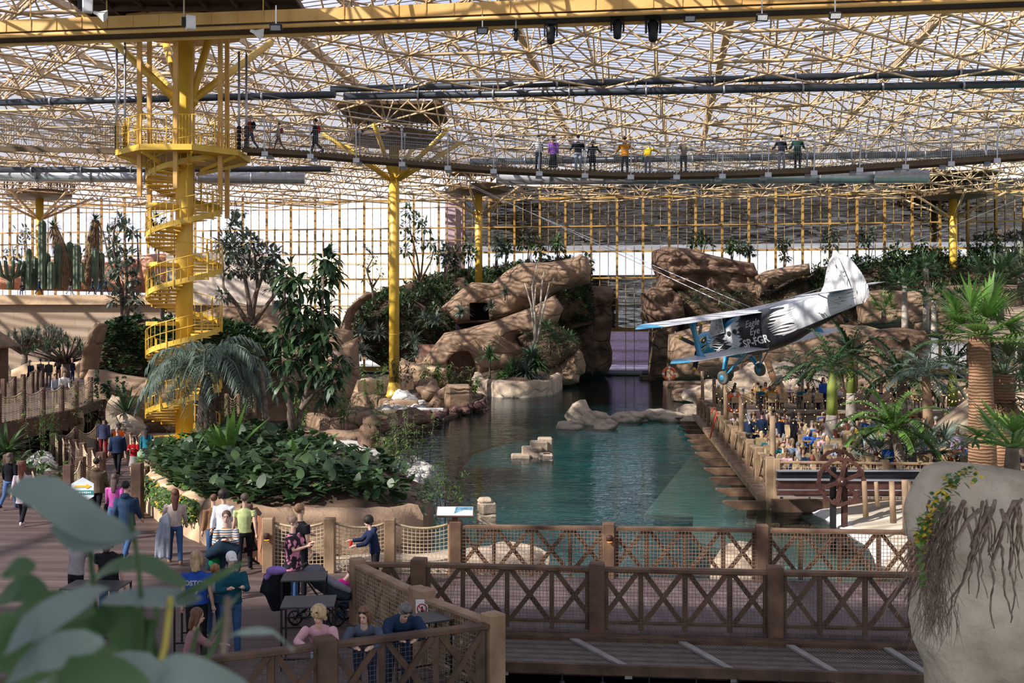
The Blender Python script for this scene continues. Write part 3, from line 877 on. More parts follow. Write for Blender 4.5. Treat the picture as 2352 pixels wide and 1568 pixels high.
rock('tall_cliff', c5((1430, 500), (1480, 470), (1560, 462), (1700, 450), (1800, 450), (1842, 475), (1838, 540), (1820, 600), (1834, 660), (1824, 740), (1812, 830), (1830, 900), (1826, 980), (1792, 1050), (1590, 1062), (1500, 1062), (1430, 1000), (1460, 900), (1500, 800), (1400, 650)), 142, 7, RKD,
     'tall sheer brown cliff on the near side of the lavender gateway', seed=13, rough=.9, strata=.8, bulge=2.2, step=.42)
rock('hillside_soil', c5((1150, 780), (1450, 690), (1700, 700), (1700, 1058), (1150, 1058)), 138.5, 3, SOIL, 'bare earth at the foot of the hill behind the soil slope', 'soil', seed=17)
rock('slope_bed', c5((1185, 800), (1300, 740), (1440, 720), (1520, 760), (1610, 830), (1600, 900), (1400, 1010), (1280, 960)), 118, 6, SOIL, 'bare soil slope planted with small palms in front of the tall cliff', 'soil', seed=14, rough=.4, dfun=lambda x, z: (z - 2) * .8)
rock('slope_rim_rock', c5((1385, 1010), (1480, 962), (1600, 872), (1622, 900), (1646, 980), (1640, 1035), (1605, 1058), (1600, 1100), (1540, 1118), (1440, 1120), (1400, 1070)), 119, 5, RK, 'rounded rock rim curving below the soil slope', seed=15, rough=.3, strata=.2)
rock('hill_wall', c5((390, 960), (470, 985), (540, 975), (700, 1010), (720, 1130), (390, 1130)), 112, 3, CLAY, 'plastered ochre wall running under the arched cave', 'wall', seed=16, rough=.2)
# ---- right of the gateway
rock('mesa_rock', [(1508, 572), (1533, 564), (1590, 569), (1640, 584), (1700, 597), (1738, 602), (1749, 630), (1756, 672), (1738, 690), (1690, 684), (1600, 672), (1560, 664), (1514, 665), (1522, 640), (1510, 610)], 139, 6, RKD, 'broad banded mesa rock above the propeller of the plane', seed=21, rough=.7, strata=.9, bulge=1.6)
rock('gateway_pillar_rock', [(1482, 672), (1505, 657), (1545, 660), (1570, 685), (1578, 730), (1552, 762), (1560, 800), (1572, 872), (1500, 873), (1503, 790), (1502, 745), (1486, 715)], 135, 6, RKD, 'leaning rock pillar on the far side of the lavender gateway', seed=22, rough=.7, strata=.5)
rock('slope_bed', [(1545, 668), (1620, 660), (1760, 680), (1830, 640), (1990, 620), (1990, 760), (1560, 790)], 141, 8, SOIL, 'dark soil slope with young palms between mesa rock and plane', 'soil', seed=23, rough=.6, dfun=lambda x, z: (z - 4) * .5 - 6)
rock('cliff_wall', [(1545, 768), (1640, 742), (1760, 752), (1900, 742), (2080, 752), (2150, 800), (2150, 905), (1900, 915), (1540, 880)], 124, 5, RK, 'light brown rock wall behind the plane and its wheels', seed=24, rough=.7, strata=.4, bulge=3)
rock('low_ridge_rock', c6((560, 385), (640, 345), (760, 320), (905, 300), (912, 370), (800, 400), (640, 450), (560, 540)), 137, 4, RK, 'low sloping rock ridge between mesa rock and tail fin', seed=25, rough=.5)
rock('planted_bank', [(1860, 640), (1900, 610), (1990, 600), (2150, 590), (2380, 580), (2400, 700), (2100, 710), (1990, 700), (1860, 700)], 140, 10, SOIL, 'densely planted bank along the foot of the mirrored glass', 'hill', seed=26, rough=1, bulge=6, step=1.6, dfun=lambda x, z: (z - 10) * .9 - 6)
rock('long_ledge_rock', [(1985, 672), (2030, 664), (2100, 668), (2190, 654), (2260, 650), (2380, 655), (2380, 790), (2200, 780), (2060, 760), (1995, 742)], 112, 4, RK, 'long tan rock ledge below the planted bank', seed=27, rough=.6, strata=.5)
rock('mushroom_rock', [(2022, 775), (2040, 758), (2085, 752), (2135, 760), (2152, 790), (2140, 812), (2148, 870), (2060, 880), (2050, 812)], 92, 4, RKD, 'mushroom shaped brown rock behind the tall palms', seed=28, rough=.4, strata=.4)
rock('restaurant_cliff', [(1770, 905), (1840, 880), (1930, 868), (2040, 862), (2150, 868), (2230, 880), (2290, 890), (2290, 975), (2000, 975), (1770, 960)], 80, 4, RK, 'craggy rock wall along the back of the restaurant terrace', seed=29, rough=.6, strata=.3, step=.5)
for i, (px, py_, D, sx_, sy_, sz_, lab) in enumerate((
        (1672, 908, 82, 3.4, 2.2, 1.3, 'pale flat boulder touching the water under the plane wheel'),
        (1764, 888, 80, 2.6, 2.0, 1.8, 'smooth pale boulder beside the leaning palm trunk'),
        (1745, 925, 78, 1.6, 1.4, 1.1, 'grey-brown boulder in front of the smooth pale one'),
        (1838, 915, 76, 3.2, 2.0, 1.5, 'broad tan boulder behind the upper terrace diners'),
        (1905, 925, 75, 2.6, 1.8, 1.3, 'tan boulder behind the red-brown leaning trunk'),
        (1985, 945, 62, 1.5, 1.2, .8, 'rounded boulder at the end of the low stone terrace wall'),
        (2060, 925, 74, 2.6, 1.8, 1.6, 'cracked tan boulder beside the dark doorway post'),
        (2190, 930, 72, 2.6, 1.6, 1.6, 'cracked tan boulder under the string lights'),
        (1600, 905, 95, 2.2, 2, .9, 'low rock at the water edge by the far lifebuoy'))):
    o = boulder('boulder', P(px, py_, D), (sx_, sy_, sz_), RKL if i < 5 else RK, i + 3); tag(o, lab, 'rock')
# ---- rocks in the pool
def wb(px, py_): return G(px, py_, -.5)
for i, (px, py_, sx_, sy_, sz_, lab) in enumerate((
        (1330, 968, .95, .8, .95, 'tallest peaked boulder of the rock cluster in the pool'),
        (1368, 975, .9, .8, .72, 'middle boulder of the rock cluster in the pool'),
        (1312, 984, .75, .6, .42, 'low flat boulder at the near end of the rock cluster in the pool'),
        (1392, 984, .7, .6, .42, 'dark blocky boulder ending the rock cluster towards the rail'),
        (1450, 968, 1.3, .8, .5, 'long low pool rock next to the peaked cluster'),
        (1500, 964, 1.3, .8, .55, 'middle long low pool rock leading to the boardwalk'),
        (1552, 966, 1.3, .8, .5, 'broad low pool rock against the boardwalk posts'),
        (1600, 975, 1.0, .7, .45, 'small low pool rock tucked under the boardwalk'),
        (1595, 950, 1.3, .8, .5, 'tan rock at the water under the far end of the boardwalk'))):
    p = wb(px, py_); p.z = -.5 + sz_ * .35; o = boulder('pool_rock', p, (sx_, sy_, sz_), RKL, i + 30); tag(o, lab, 'rock')
bl = thing('stepped_stone_blocks', 'stepped heap of pale stone blocks standing in the middle of the pool', 'stone blocks', G(1222, 1052, -.5))
b0 = bl.location
for i, (px, py_, wpx, hpx, dd) in enumerate(((1196, 1052, 46, 12, .3), (1222, 1046, 50, 26, .6), (1238, 1038, 44, 36, 1.0), (1252, 1030, 36, 42, 1.3), (1252, 1050, 30, 16, -.2), (1258, 1058, 26, 16, -.5))):
    s = 51 / F; mb = MB(); c = P(px, py_, b0.y + dd); h = hpx * s * 1.15
    mb.box((c.x - b0.x, dd, h / 2 - .2), (wpx * s, .8, h + .2)); mb.build('stone_block', RKL, bl, bevel=.06)
pt = thing('ruined_stone_pillar', 'small ruined sandstone pillar standing in the water behind the sign board', 'stone pillar', G(1118, 1212, -.5))
for i in range(3):
    mb = MB(); mb.box((0, 0, -.1 + i * .35), (.62 - i * .07, .55 - i * .05, .36), .2 * i); mb.build('stone_block', RKL, pt, bevel=.05)
mb = MB(); mb.box((-.05, -.02, .82), (.42, .4, .2), .3); mb.build('carved_top', RKL, pt, bevel=.08)


# ---- soil mounds and rims
def mound(name, poly, z0, zr, zp, m, label, cat, step=.5, seed=0, amp=.15, kind=None):
    x0 = min(p[0] for p in poly); x1 = max(p[0] for p in poly); y0 = min(p[1] for p in poly); y1 = max(p[1] for p in poly)
    pl = []
    for i in range(len(poly)):
        a, b = V(poly[i][:2]), V(poly[(i + 1) % len(poly)][:2]); k = max(1, int((b - a).length / step))
        for j in range(k): pl.append(a.lerp(b, j / k))
    pts = list(pl); n0 = len(pl); tp = [tuple(p) for p in pl]; mxd = .01
    y = y0
    while y < y1:
        x = x0
        while x < x1:
            if inpoly(x, y, tp) and edge_d(x, y, tp) > step * .5: pts.append(V((x, y)))
            x += step
        y += step
    vo, eo, fo, *_ = geometry.delaunay_2d_cdt(pts, [(i, (i + 1) % n0) for i in range(n0)], [], 1, 1e-5)
    es = [edge_d(p[0], p[1], tp) for p in vo]; mxd = max(es)
    vs = [V((p[0], p[1], zr + (zp - zr) * math.sin(min(1, e / mxd * 1.3) * PI / 2) + amp * fbm(V((p[0] * .5, p[1] * .5, seed)), 3) * min(1, e))) for p, e in zip(vo, es)]
    mb = MB(); mb.add(vs, [tuple(f) for f in fo], 0, True)
    cnt = {}
    for f in fo:
        for i in range(len(f)):
            a, b = f[i], f[(i + 1) % len(f)]; cnt.setdefault((min(a, b), max(a, b)), []).append((a, b))
    bd = {}
    for k, l in cnt.items():
        if len(l) == 1:
            a, b = l[0]
            mb.add([vs[a], vs[b], V((vs[b].x, vs[b].y, z0)), V((vs[a].x, vs[a].y, z0))], [(1, 0, 3, 2)])
    o = mb.build(name, m); tag(o, label, cat, None, kind)
    return o, vs, fo


def rim(name, pts, wd, z0, z1, m, label, cat='rock rim', seed=0, closed=False):
    """rounded rock kerb swept along a path on the ground"""
    pts = [V((p[0], p[1], 0)) for p in pts]
    if closed: pts.append(pts[0])
    L = []
    for a, b in zip(pts, pts[1:]):
        k = max(1, int((b - a).length / .35))
        for j in range(k): L.append(a.lerp(b, j / k))
    L.append(pts[-1])
    for _ in range(4): L = [L[0]] + [(L[i - 1] + L[i] * 2 + L[i + 1]) / 4 for i in range(1, len(L) - 1)] + [L[-1]]
    prof = [(-.5, 0), (-.55, .4), (-.5, .8), (-.3, .97), (0, 1.02), (.3, .97), (.5, .8), (.5, 0)]
    vs = []; n = len(prof)
    for i, p in enumerate(L):
        d = (L[min(i + 1, len(L) - 1)] - L[max(i - 1, 0)]).normalized(); sd_ = V((d.y, -d.x, 0))
        for j, (a, h) in enumerate(prof):
            nn = fbm(V((p.x * .6, p.y * .6, seed + j * .4)), 3) * .28
            vs.append(p + sd_ * wd * (a * (1 + nn)) + V((0, 0, z0 + (z1 - z0) * h * (1 + nn * .6 * h))))
    mb = MB(); mb.add(vs, [(i * n + j, (i + 1) * n + j, (i + 1) * n + j + 1, i * n + j + 1) for i in range(len(L) - 1) for j in range(n - 1)], 0, True)
    for o_ in (0, (len(L) - 1) * n): mb.f.append(tuple(o_ + j for j in range(n))); mb.m.append(0); mb.sm.append(False)
    o = mb.build(name, m); return tag(o, label, cat)


# deck at the entrance side
front = [(-30, 6), (-8.2, 12.9), (-4.24, 14.75), (-2.56, 15.5), (-.25, 16.7), (-1.5, 18.55), (-2.8, 20.85), (-1.2, 20.85), (-1.2, 25.2), (-5.4, 25.5), (-6.4, 27), (-7.5, 28.9), (-9.0, 31), (-10.9, 34.4), (-12.4, 39.2), (-12.2, 43), (-15, 49), (-15, 60), (-24, 60), (-34, 44)]
mb = MB(); mb.prism(front, -.25, 0); struct('floor', mb, DECK)
mb = MB(); mb.prism([(-1.7, 20.75), (10.5, 19.75), (10.5, 24.1), (-1.2, 25.15)], -.3, -.004); struct('floor', mb, DECKY)
# land left of the pool
shore = [G(905, 1205, -.3), G(958, 1140, -.3), G(985, 1092, -.3), G(965, 1062, -.3), G(890, 1040, -.3), G(880, 1012, -.3), G(935, 990, -.3), G(1000, 968, -.3), G(1045, 952, -.3), G(1085, 925, -.3), G(1110, 905, -.3), V((-4, 118, 0)), V((-2, 126, 0)), V((-12, 149, 0))]
mb = MB(); mb.prism([(p.x, p.y) for p in shore] + [(-95, 160), (-60, 40), (-24, 58), (-14, 58), (-12, 43), (-12, 38), (-9, 31), (-6, 26.9)], -6, -.3)
struct('ground', mb, SOIL)
# planted island bed beside the walkway
bed = [(-12.6, 39.2), (-10.9, 34.6), (-9.0, 31.2), (-7.6, 29.0), (-6.2, 27.6), (-4.6, 27.2), (-3.1, 27.0), (-2.5, 28.0), (-2.6, 31), (-3.2, 34.5), (-4.6, 39), (-7.5, 43.5), (-11.5, 45)]
_, BEDV, BEDF = mound('garden_bed', bed, -.3, .95, 1.55, SOIL, 'raised garden bed full of broad leaves beside the walkway', 'garden bed', .5, 4)
rim('bed_edge_rock', [(-12.7, 39.6), (-11.0, 34.6), (-9.05, 31.1), (-7.6, 28.9)], .7, -.25, 1.05, CLAY, 'vine-hung plastered rim of the garden bed facing the walkway', seed=2)
rim('bed_edge_rock', [(-7.7, 29.0), (-6.2, 27.5), (-4.6, 27.1), (-3.1, 26.9), (-2.5, 27.8)], .8, -.3, 1.18, RK, 'smooth brown rock rim of the garden bed behind the gate', seed=5)
rim('bed_edge_rock', [(-2.5, 27.8), (-2.5, 31), (-3.0, 34.5)], .7, -.5, .8, RKD, 'leafy rock rim of the garden bed along the water', seed=7)
rim('bank_rock', [(-4.2, 26.3), (-2.5, 26.1), (-.6, 26.9), (.3, 28)], 1.6, -.6, .15, RKL, 'sandy rock bank behind the rope netting at the sign board', seed=8)
# left rock walls, ivy mound
rock('left_rock_wall', [(176, 868), (186, 850), (215, 852), (250, 862), (320, 872), (420, 876), (420, 1010), (180, 1012)], 61, 2.5, RK, 'rounded brown rock wall under the ivy mound', seed=41, rough=.35, bulge=1.2, step=.28)
rock('left_rock_wall', [(480, 860), (540, 842), (600, 838), (640, 830), (760, 800), (812, 775), (816, 860), (780, 960), (700, 1010), (480, 1015)], 72, 3, RK, 'brown rock wall behind the tall slender trees', seed=42, rough=.4, strata=.2, step=.35)
_, IVYV, IVYF = rock('ivy_mound', [(190, 852), (186, 800), (192, 765), (215, 738), (300, 730), (420, 735), (520, 745), (620, 790), (640, 840), (560, 850), (420, 885), (320, 878), (250, 868)], 68, 5, SOIL, 'steep earth mound covered in ivy behind the staircase tower', 'hill', seed=43, rough=.4, bulge=2.4, step=.5, dfun=lambda x, z: (z - 3.5) * .7)
rock('mound_edge_rock', [(176, 872), (178, 835), (186, 795), (198, 762), (212, 740), (222, 748), (212, 785), (204, 820), (200, 850), (196, 872)], 62.5, 2, RK, 'mossy ribbed rock rim climbing beside the raised deck', seed=44, rough=.15, strata=.7, bulge=.5, step=.16)
# desert terrace at the back left
mb = MB()
TD = 118
zt = P(0, 682, TD).z
mb.box((P(150, 0, TD).x - 25, TD + 15, zt / 2 - .25), (88, 30, zt + .5))
def stonewall(n, L):
    t = n.new('ShaderNodeTexCoord'); mp = n.new('ShaderNodeMapping'); mp.inputs['Rotation'].default_value = (-PI / 2, 0, 0); L.new(t.outputs['Object'], mp.inputs[0])
    br = n.new('ShaderNodeTexBrick'); br.inputs['Scale'].default_value = 1; br.inputs['Brick Width'].default_value = 2.6; br.inputs['Row Height'].default_value = .95; br.inputs['Mortar Size'].default_value = .02
    br.inputs['Color1'].default_value = (.36, .26, .18, 1); br.inputs['Color2'].default_value = (.52, .42, .33, 1); br.inputs['Mortar'].default_value = (.26, .2, .14, 1); br.inputs['Bias'].default_value = -.55
    L.new(mp.outputs[0], br.inputs[0]); p = n.new('ShaderNodeBsdfPrincipled'); p.inputs['Roughness'].default_value = .8; L.new(br.outputs[0], p.inputs['Base Color']); return p.outputs[0]
o = mb.build('desert_terrace', node_mat('sandstone_wall', stonewall)); tag(o, 'high sandstone terrace wall with paler blocks carrying the desert garden', 'terrace')
mb = MB(); mb.box((P(150, 0, TD).x - 25, TD - .2, zt - .3), (88.4, .8, 1.0)); tag(mb.build('terrace_coping', CLAY), 'smooth sandstone coping along the top of the desert terrace', 'coping')
rock('desert_rock', [(-30, 662), (-30, 610), (60, 600), (140, 590), (240, 600), (330, 590), (345, 640), (338, 670)], 131, 5, mat('red_rock', (.36, .17, .11), .9, .2, .5, bump=.2, bscale=1.2, col2=(.52, .27, .18)), 'low red rock ridge behind the cacti on the desert terrace', seed=51, rough=.6)
rock('desert_rock', [(315, 600), (330, 582), (400, 578), (470, 590), (475, 680), (330, 690), (322, 640)], 124, 4, MATS['red_rock'], 'shaded red rock knob behind the spiral stair', seed=52, rough=.6)
mb = MB(); mb.box((P(500, 0, 112).x, 113, P(0, 640, 112).z), (10.5, 1, 5.2)); o = mb.build('plaster_wall', mat('cream_plaster', (.58, .50, .43), .9)); tag(o, 'blank cream plaster wall glimpsed right of the spiral stair', 'wall')
rock('side_wall_rock', [(440, 720), (520, 690), (800, 760), (815, 900), (700, 930), (440, 900)], 100, 4, RK, 'brown rock bank between staircase tower and slim yellow column', seed=53, rough=.5)
# island planter in the pool
ip = [G(x, y, -.5) for x, y in ((1096, 905), (1150, 912), (1210, 913), (1262, 905), (1280, 890), (1278, 876), (1230, 868), (1140, 866), (1100, 875))]
_, ISLV, ISLF = mound('island_bed', [(p.x, p.y) for p in ip], -.6, .75, 1.3, SOIL, 'raised soil bed of the island planter full of yuccas', 'garden bed', .8, 5)
rim('island_edge_rock', [(p.x, p.y) for p in ip], 1.0, -.7, .95, RKL, 'pale rock rim of the island planter standing in the pool', seed=12, closed=True)
# stone beds of the left shore
def G3(l, z): return [(G(x, y, z).x, G(x, y, z).y) for x, y in l]
mound('stone_bed', G3(((705, 1030), (735, 1050), (800, 1090), (860, 1100), (905, 1080), (860, 1020), (780, 1010)), .2), -.4, .2, .35, mat('pale_gravel', (.42, .40, .37), .9, .3, 4, bump=.08, bscale=7, col2=(.62, .60, .56)), 'bed of pale gravel inside an ochre kerb on the shore', 'gravel bed', .5, 1)
rim('shore_kerb', G3(((708, 1030), (722, 1052), (800, 1090), (850, 1100)), .3), .55, -.35, .45, CLAY, 'curved ochre kerb with a flat pale top round the gravel bed', seed=21)
rim('shore_kerb', G3(((690, 1000), (760, 998), (830, 1002), (862, 1000)), .3), .9, -.4, .5, RK, 'rounded rock kerb behind the gravel bed', seed=22)
rim('shore_kerb', G3(((700, 950), (760, 965), (850, 950), (920, 945)), .3), .9, -.4, .45, RK, 'brown kerb of the middle stream bed', seed=23)
rim('shore_kerb', G3(((800, 905), (870, 915), (905, 925), (960, 925)), .4), .9, -.4, .6, RK, 'ochre kerb around the base of the slim yellow column', seed=24)
rim('shore_kerb', G3(((810, 888), (900, 878), (940, 872)), .6), 1.0, -.4, 1.2, CLAY, 'long plastered kerb wall behind the slim yellow column', seed=25)
for i, (px, py_, z, s, m, lab) in enumerate((
        (848, 1030, .2, (.5, .5, .9), RKD, 'upright brown boulder between gravel bed and water'),
        (672, 1018, .0, (1.1, .9, .6), RK, 'smooth rounded boulder at the foot of the slender tree'),
        (780, 1010, .2, (1.2, .5, .35), RK, 'long flat-topped rock lying over the gravel bed'),
        (985, 905, .3, (1.3, .9, 1.0), RK, 'domed brown boulder with a hoop leaning on it'),
        (1022, 925, .0, (1.0, .8, .9), RK, 'tan boulder next to the squared rock pier'),
        (950, 965, .0, (1.2, .9, .55), RKD, 'low brown boulder at the water edge'),
        (905, 985, .0, (1.1, .9, .5), RKN, 'dark porous boulder by the stream mouth'),
        (925, 925, .2, (1.1, .9, .8), RKW, 'whitish jagged boulder above the pebble fan'),
        (875, 975, -.1, (1.1, .8, .5), RKD, 'small brown boulder on the wet bank'))):
    p = G(px, py_, z); o = boulder('shore_boulder', (p.x, p.y, z + s[2] * .3), s, m, i + 60); tag(o, lab, 'rock')
rp0 = G(1052, 945, -.5); mb = MB(); mb.box((rp0.x, rp0.y, .4), (1.9, 1.6, 2.2), .2); o = mb.build('rock_pier', RK, bevel=.25); tag(o, 'squared brown rock pier with a glass sheet beside the stream mouth', 'rock')
mb = MB(); mb.box((G(975, 965, -.4).x, G(975, 965, -.4).y, 0), (2.5, .5, .8)); o = mb.build('white_slab', mat('wet_white', (.62, .60, .56), .5), bevel=.05); tag(o, 'white slab face where the stream meets the pool', 'slab')
# loose stones, one of each kind copied
def stones(n, name, m, region, z, r, lab, grp, seed, cat='stone', zf=None):
    src = [boulder(name, (0, 0, 0), (1, .85, .7), m, seed + k, .3, 2) for k in range(3)]
    rr = random.Random(seed); poly = region; xs = [p[0] for p in poly]; ys = [p[1] for p in poly]; out = 0; used = [0, 0, 0]
    while out < n:
        px, py_ = rr.uniform(min(xs), max(xs)), rr.uniform(min(ys), max(ys))
        if not inpoly(px, py_, poly): continue
        zz = z; p = G(px, py_, zz); k = out % 3; s = rr.uniform(*r)
        o = src[k] if not used[k] else src[k].copy()
        if used[k]: C.objects.link(o)
        used[k] = 1; o.location = (p.x, p.y, zz + s * .25 + rr.uniform(0, .12)); o.scale = (s, s, s * rr.uniform(.7, 1)); o.rotation_euler = (rr.uniform(-.5, .5), rr.uniform(-.5, .5), rr.uniform(0, 6))
        tag(o, lab, cat, grp); out += 1
stones(150, 'shore_stone', RKW, [(870, 1130), (905, 1148), (950, 1130), (988, 1095), (975, 1075), (930, 1062), (880, 1070), (850, 1090)], -.25, (.16, .36), 'rounded whitish stone in the heap at the water edge by the bamboo', 'whitish stones of the shore heap', 5)
stones(110, 'white_pebble', RKW, [(870, 945), (905, 925), (940, 920), (985, 935), (980, 948), (930, 952), (880, 955)], .0, (.22, .4), 'white pebble in the bright fan below the slim yellow column', 'white pebbles of the bright fan', 15)
stones(60, 'lava_rock', RKN, [(900, 960), (930, 952), (1000, 945), (1025, 950), (1010, 965), (960, 972)], -.2, (.28, .5), 'dark reddish porous rock along the stream mouth', 'dark reddish rocks of the stream mouth', 25)
stones(24, 'lava_rock', RKN, [(1040, 945), (1080, 935), (1125, 925), (1120, 930), (1085, 945), (1050, 950)], -.3, (.3, .5), 'dark rock of the spit running into the pool', 'dark rocks of the pool spit', 28)
stones(60, 'white_pebble', RKW, [(760, 1060), (800, 1085), (860, 1098), (880, 1080), (850, 1050), (790, 1040)], .3, (.12, .24), 'white pebble on the kerbed gravel bed', 'white pebbles on the kerbed gravel bed', 35)
stones(26, 'pile_stone', RKW, [(72, 1085), (118, 1090), (124, 1062), (96, 1050), (70, 1062)], .3, (.2, .4), 'grey-white round stone in the pile between the two rope railings', 'round stones piled between the rope railings', 45)
# far-left raised deck
mb = MB(); mb.prism([(-19.6, 40), (-20.3, 47), (-20.5, 53.2), (-21.8, 60), (-22.5, 70), (-26, 92), (-60, 92), (-60, 40)], 1.3, 1.75); struct('floor', mb, DECK)
rd = thing('raised_deck_support', 'dark timber beams and posts carrying the raised deck', 'deck support', (-20.6, 46, 0))
mb = MB()
for k in range(6):
    y = 40.5 + k * 2.6; mb.box((-21 + 20.6, y - 46, .5), (.35, .35, 2.2)); mb.box((-20.6 + 20.6, y - 46, 1.15), (.5, .3, .3))
mb.build('support_posts', WOODD, rd)
mb = MB(); mb.beam((.6, -6.2, 1.35), (.1, 7.2, 1.35), .2, .8); mb.build('edge_beam', WOODD, rd)
mb = MB(); mb.box((-27, 70, .2), (6, 50, 3)); o = mb.build('shade_block', mat('underdeck_shade', (.02, .016, .014), .9)); o.location = (0, 0, -.3); tag(o, 'dark block painted as the shade beneath the raised deck', 'wall', kind='structure'); o.name = 'underdeck_shade_block'  # near-black block stands in for the shade below the deck
rock('terrace_foot_rock', [(20, 850), (60, 832), (180, 832), (185, 890), (20, 890)], 88, 2, CLAY, 'low plastered planter wall behind the people on the raised deck', 'wall', seed=61, rough=.1)
# planter beneath the raised deck
_, LBV, LBF = mound('stone_planter', [(-19.6, 47.5), (-14.5, 38.6), (-14.2, 37.2), (-16.2, 36.6), (-17.4, 38.8), (-24, 48)], -.1, .15, .5, SOIL, 'low planted strip between the two rope railings', 'garden bed', .5, 6)
o = boulder('planter_rock', P(152, 975, 54), (.85, .8, 1.1), RKL, 70, .12); tag(o, 'round stone planter stump with succulents on top beside the raised deck', 'planter')
o = boulder('standing_stone', P(263, 962, 56), (.45, .4, 1.2), RKL, 71, .15); tag(o, 'upright pointed standing stone near the palm', 'rock')
o = boulder('planter_rock', P(290, 985, 54), (1.0, .8, .8), RKL, 72, .12); tag(o, 'low round stone planter holding the dark agave', 'planter')

# ---- restaurant ground, beach
BR = [(8.45, 37.4), (12.1, 73.8), (34, 76), (44, 60), (30, 34), (22, 36.2)]
mb = MB(); mb.prism(BR, -.35, 0); struct('floor', mb, planks('terrace_planks', (.22, .16, .12), (.30, .23, .18), .16, 'x'))
mb = MB(); mb.prism([(12, 61.5), (25, 60.5), (25.5, 75), (12.5, 75)], 0, 1.0)
o = mb.build('upper_terrace', node_mat('terrace_stone', lambda n, L: stonewall(n, L))); tag(o, 'low tan stone wall and upper dining terrace behind the lower tables', 'terrace')
mb = MB(); mb.box((18.6, 61, 1.06), (13.4, .7, .16)); tag(mb.build('wall_capping', RKL), 'flat pale capping stones on the low terrace wall', 'capping')
bs = G3(((1868, 1158), (1925, 1190), (2010, 1235), (2040, 1300), (2500, 1300), (2500, 1130), (1905, 1138)), -.35)
_, _, _ = mound('beach', bs, -2, -.42, -.05, SAND, 'sandy beach patch with thin trunks behind the bridge', 'beach', .6, 9, kind='stuff')
rim('beach_edge', G3(((1862, 1158), (1925, 1192), (2010, 1238), (2060, 1300)), -.5), .9, -.9, -.38, mat('white_cement', (.72, .70, .66), .6), 'smooth white cement edge curving along the beach', seed=31)
o = boulder('beach_edge_lump', G(1815, 1170, -.5) + V((0, 0, .0)), (.75, .35, .12), MATS['white_cement'], 80, .1); tag(o, 'flat white lump lying in the water under the boardwalk corner', 'rock')
o = boulder('bank_rock', G(1720, 1330, -.5) + V((0, 0, .1)), (.9, .8, .75), RKL, 81, .15); tag(o, 'tan rock seen through the netting of the far bridge railing', 'rock')
# gateway dock slabs
for i, (px, py_, wd, lab) in enumerate(((1500, 868, 3.0, 'dark mossy slab projecting at the gateway water'), (1575, 882, 4.5, 'low stone landing below the far lifebuoy'))):
    p = G(px, py_, -.3); mb = MB(); mb.box((p.x, p.y, -.3), (wd, 3, .6)); tag(mb.build('stone_landing', RKD, bevel=.1), lab, 'landing')
# ================================================================ railings
def netting(mb, a, b, z0, z1, cell, r, off=0.0, sag=0.0):
    a, b = V(a), V(b); L = (b - a).length; n = max(2, int(L / cell)); k = max(2, int((z1 - z0) / cell))
    d = (b - a).normalized(); nrm = V((d.y, -d.x, 0)) * off
    def pt(t, h):
        s = sag * 4 * t * (1 - t) if sag else 0
        return a.lerp(b, t) + nrm + V((0, 0, z0 + (z1 - s - z0) * h))
    for i in range(n + 1): mb.beam(pt(i / n, 0), pt(i / n, 1), r, r)
    m = 10 if sag else 1
    for j in range(k + 1):
        for q in range(m): mb.beam(pt(q / m, j / k), pt((q + 1) / m, j / k), r, r)


NETB = mat('brown_net', (.20, .13, .09), .8)
NETG = mat('dark_net', (.13, .10, .085), .8)
NETH = mat('hemp_net', (.45, .36, .25), .85)


def post(parent, p, h, w, m, zb=-.25, name='post', bev=.02, rz=0.0):
    mb = MB(); mb.box((p.x, p.y, (h + zb) / 2), (w, w, h - zb), rz); return mb.build(name, m, parent, bevel=bev)


def xrail(label, pts, m, net=None, h=1.08, pw=.27, ph=1.2, nx=4, grp=None, cell=.065, nr=.006, posts=None, zb=-.25, lean=0.0, netoff=.06, bot=.12, prw=.2):
    """timber railing: posts, cap rail, crossed braces with uprights, netting"""
    o = V((pts[0][0], pts[0][1], 0))
    t = thing('timber_railing', label, 'railing', o, 0, grp)
    q = [V((p[0], p[1], 0)) - V((o.x, o.y, 0)) for p in pts]
    for i, p in enumerate(q):
        if posts is None or posts[i]: post(t, p, ph, pw, m, zb, rz=math.atan2((q[1] - q[0]).y, (q[1] - q[0]).x))
    for a, b in zip(q, q[1:]):
        mb = MB(); mb.beam(a + V((0, 0, h)), b + V((0, 0, h)), prw, .07); mb.build('cap_rail', m, t, bevel=.01)
        mb = MB(); mb.beam(a + V((0, 0, bot)), b + V((0, 0, bot)), .07, .06); mb.build('bottom_rail', m, t)
        for k in range(nx + 1):
            if k in (0, nx) : tt = k / nx + (.045 if k == 0 else -.045)
            else: tt = k / nx
            c = a.lerp(b, tt); w = .13 if k in (0, nx) else .085
            mb = MB(); mb.beam(c + V((0, 0, 0)), c + V((0, 0, h - .03)), w, .07, up=(0, 1, 0)); mb.build('upright', m, t)
        for k in range(nx):
            c, d = a.lerp(b, k / nx), a.lerp(b, (k + 1) / nx)
            z0, z1 = bot + .02, h - .05
            lo, hi = (c, d) if k % 2 else (d, c)
            dd = (d - c) * .08
            nn = V((-(b - a).y, (b - a).x, 0)).normalized() * .02
            mb = MB(); mb.beam(c + dd + V((0, 0, z1)) + nn, d - dd + V((0, 0, z0)) + nn, .05, .085); mb.build('brace', m, t)
            mb = MB(); mb.beam(c + dd + V((0, 0, z0)) - nn, d - dd + V((0, 0, z1)) - nn, .05, .085); mb.build('brace', m, t)
        if net:
            mb = MB(); netting(mb, a, b, .02, h - .04, cell, nr, netoff); mb.build('netting', net, t)
    return t


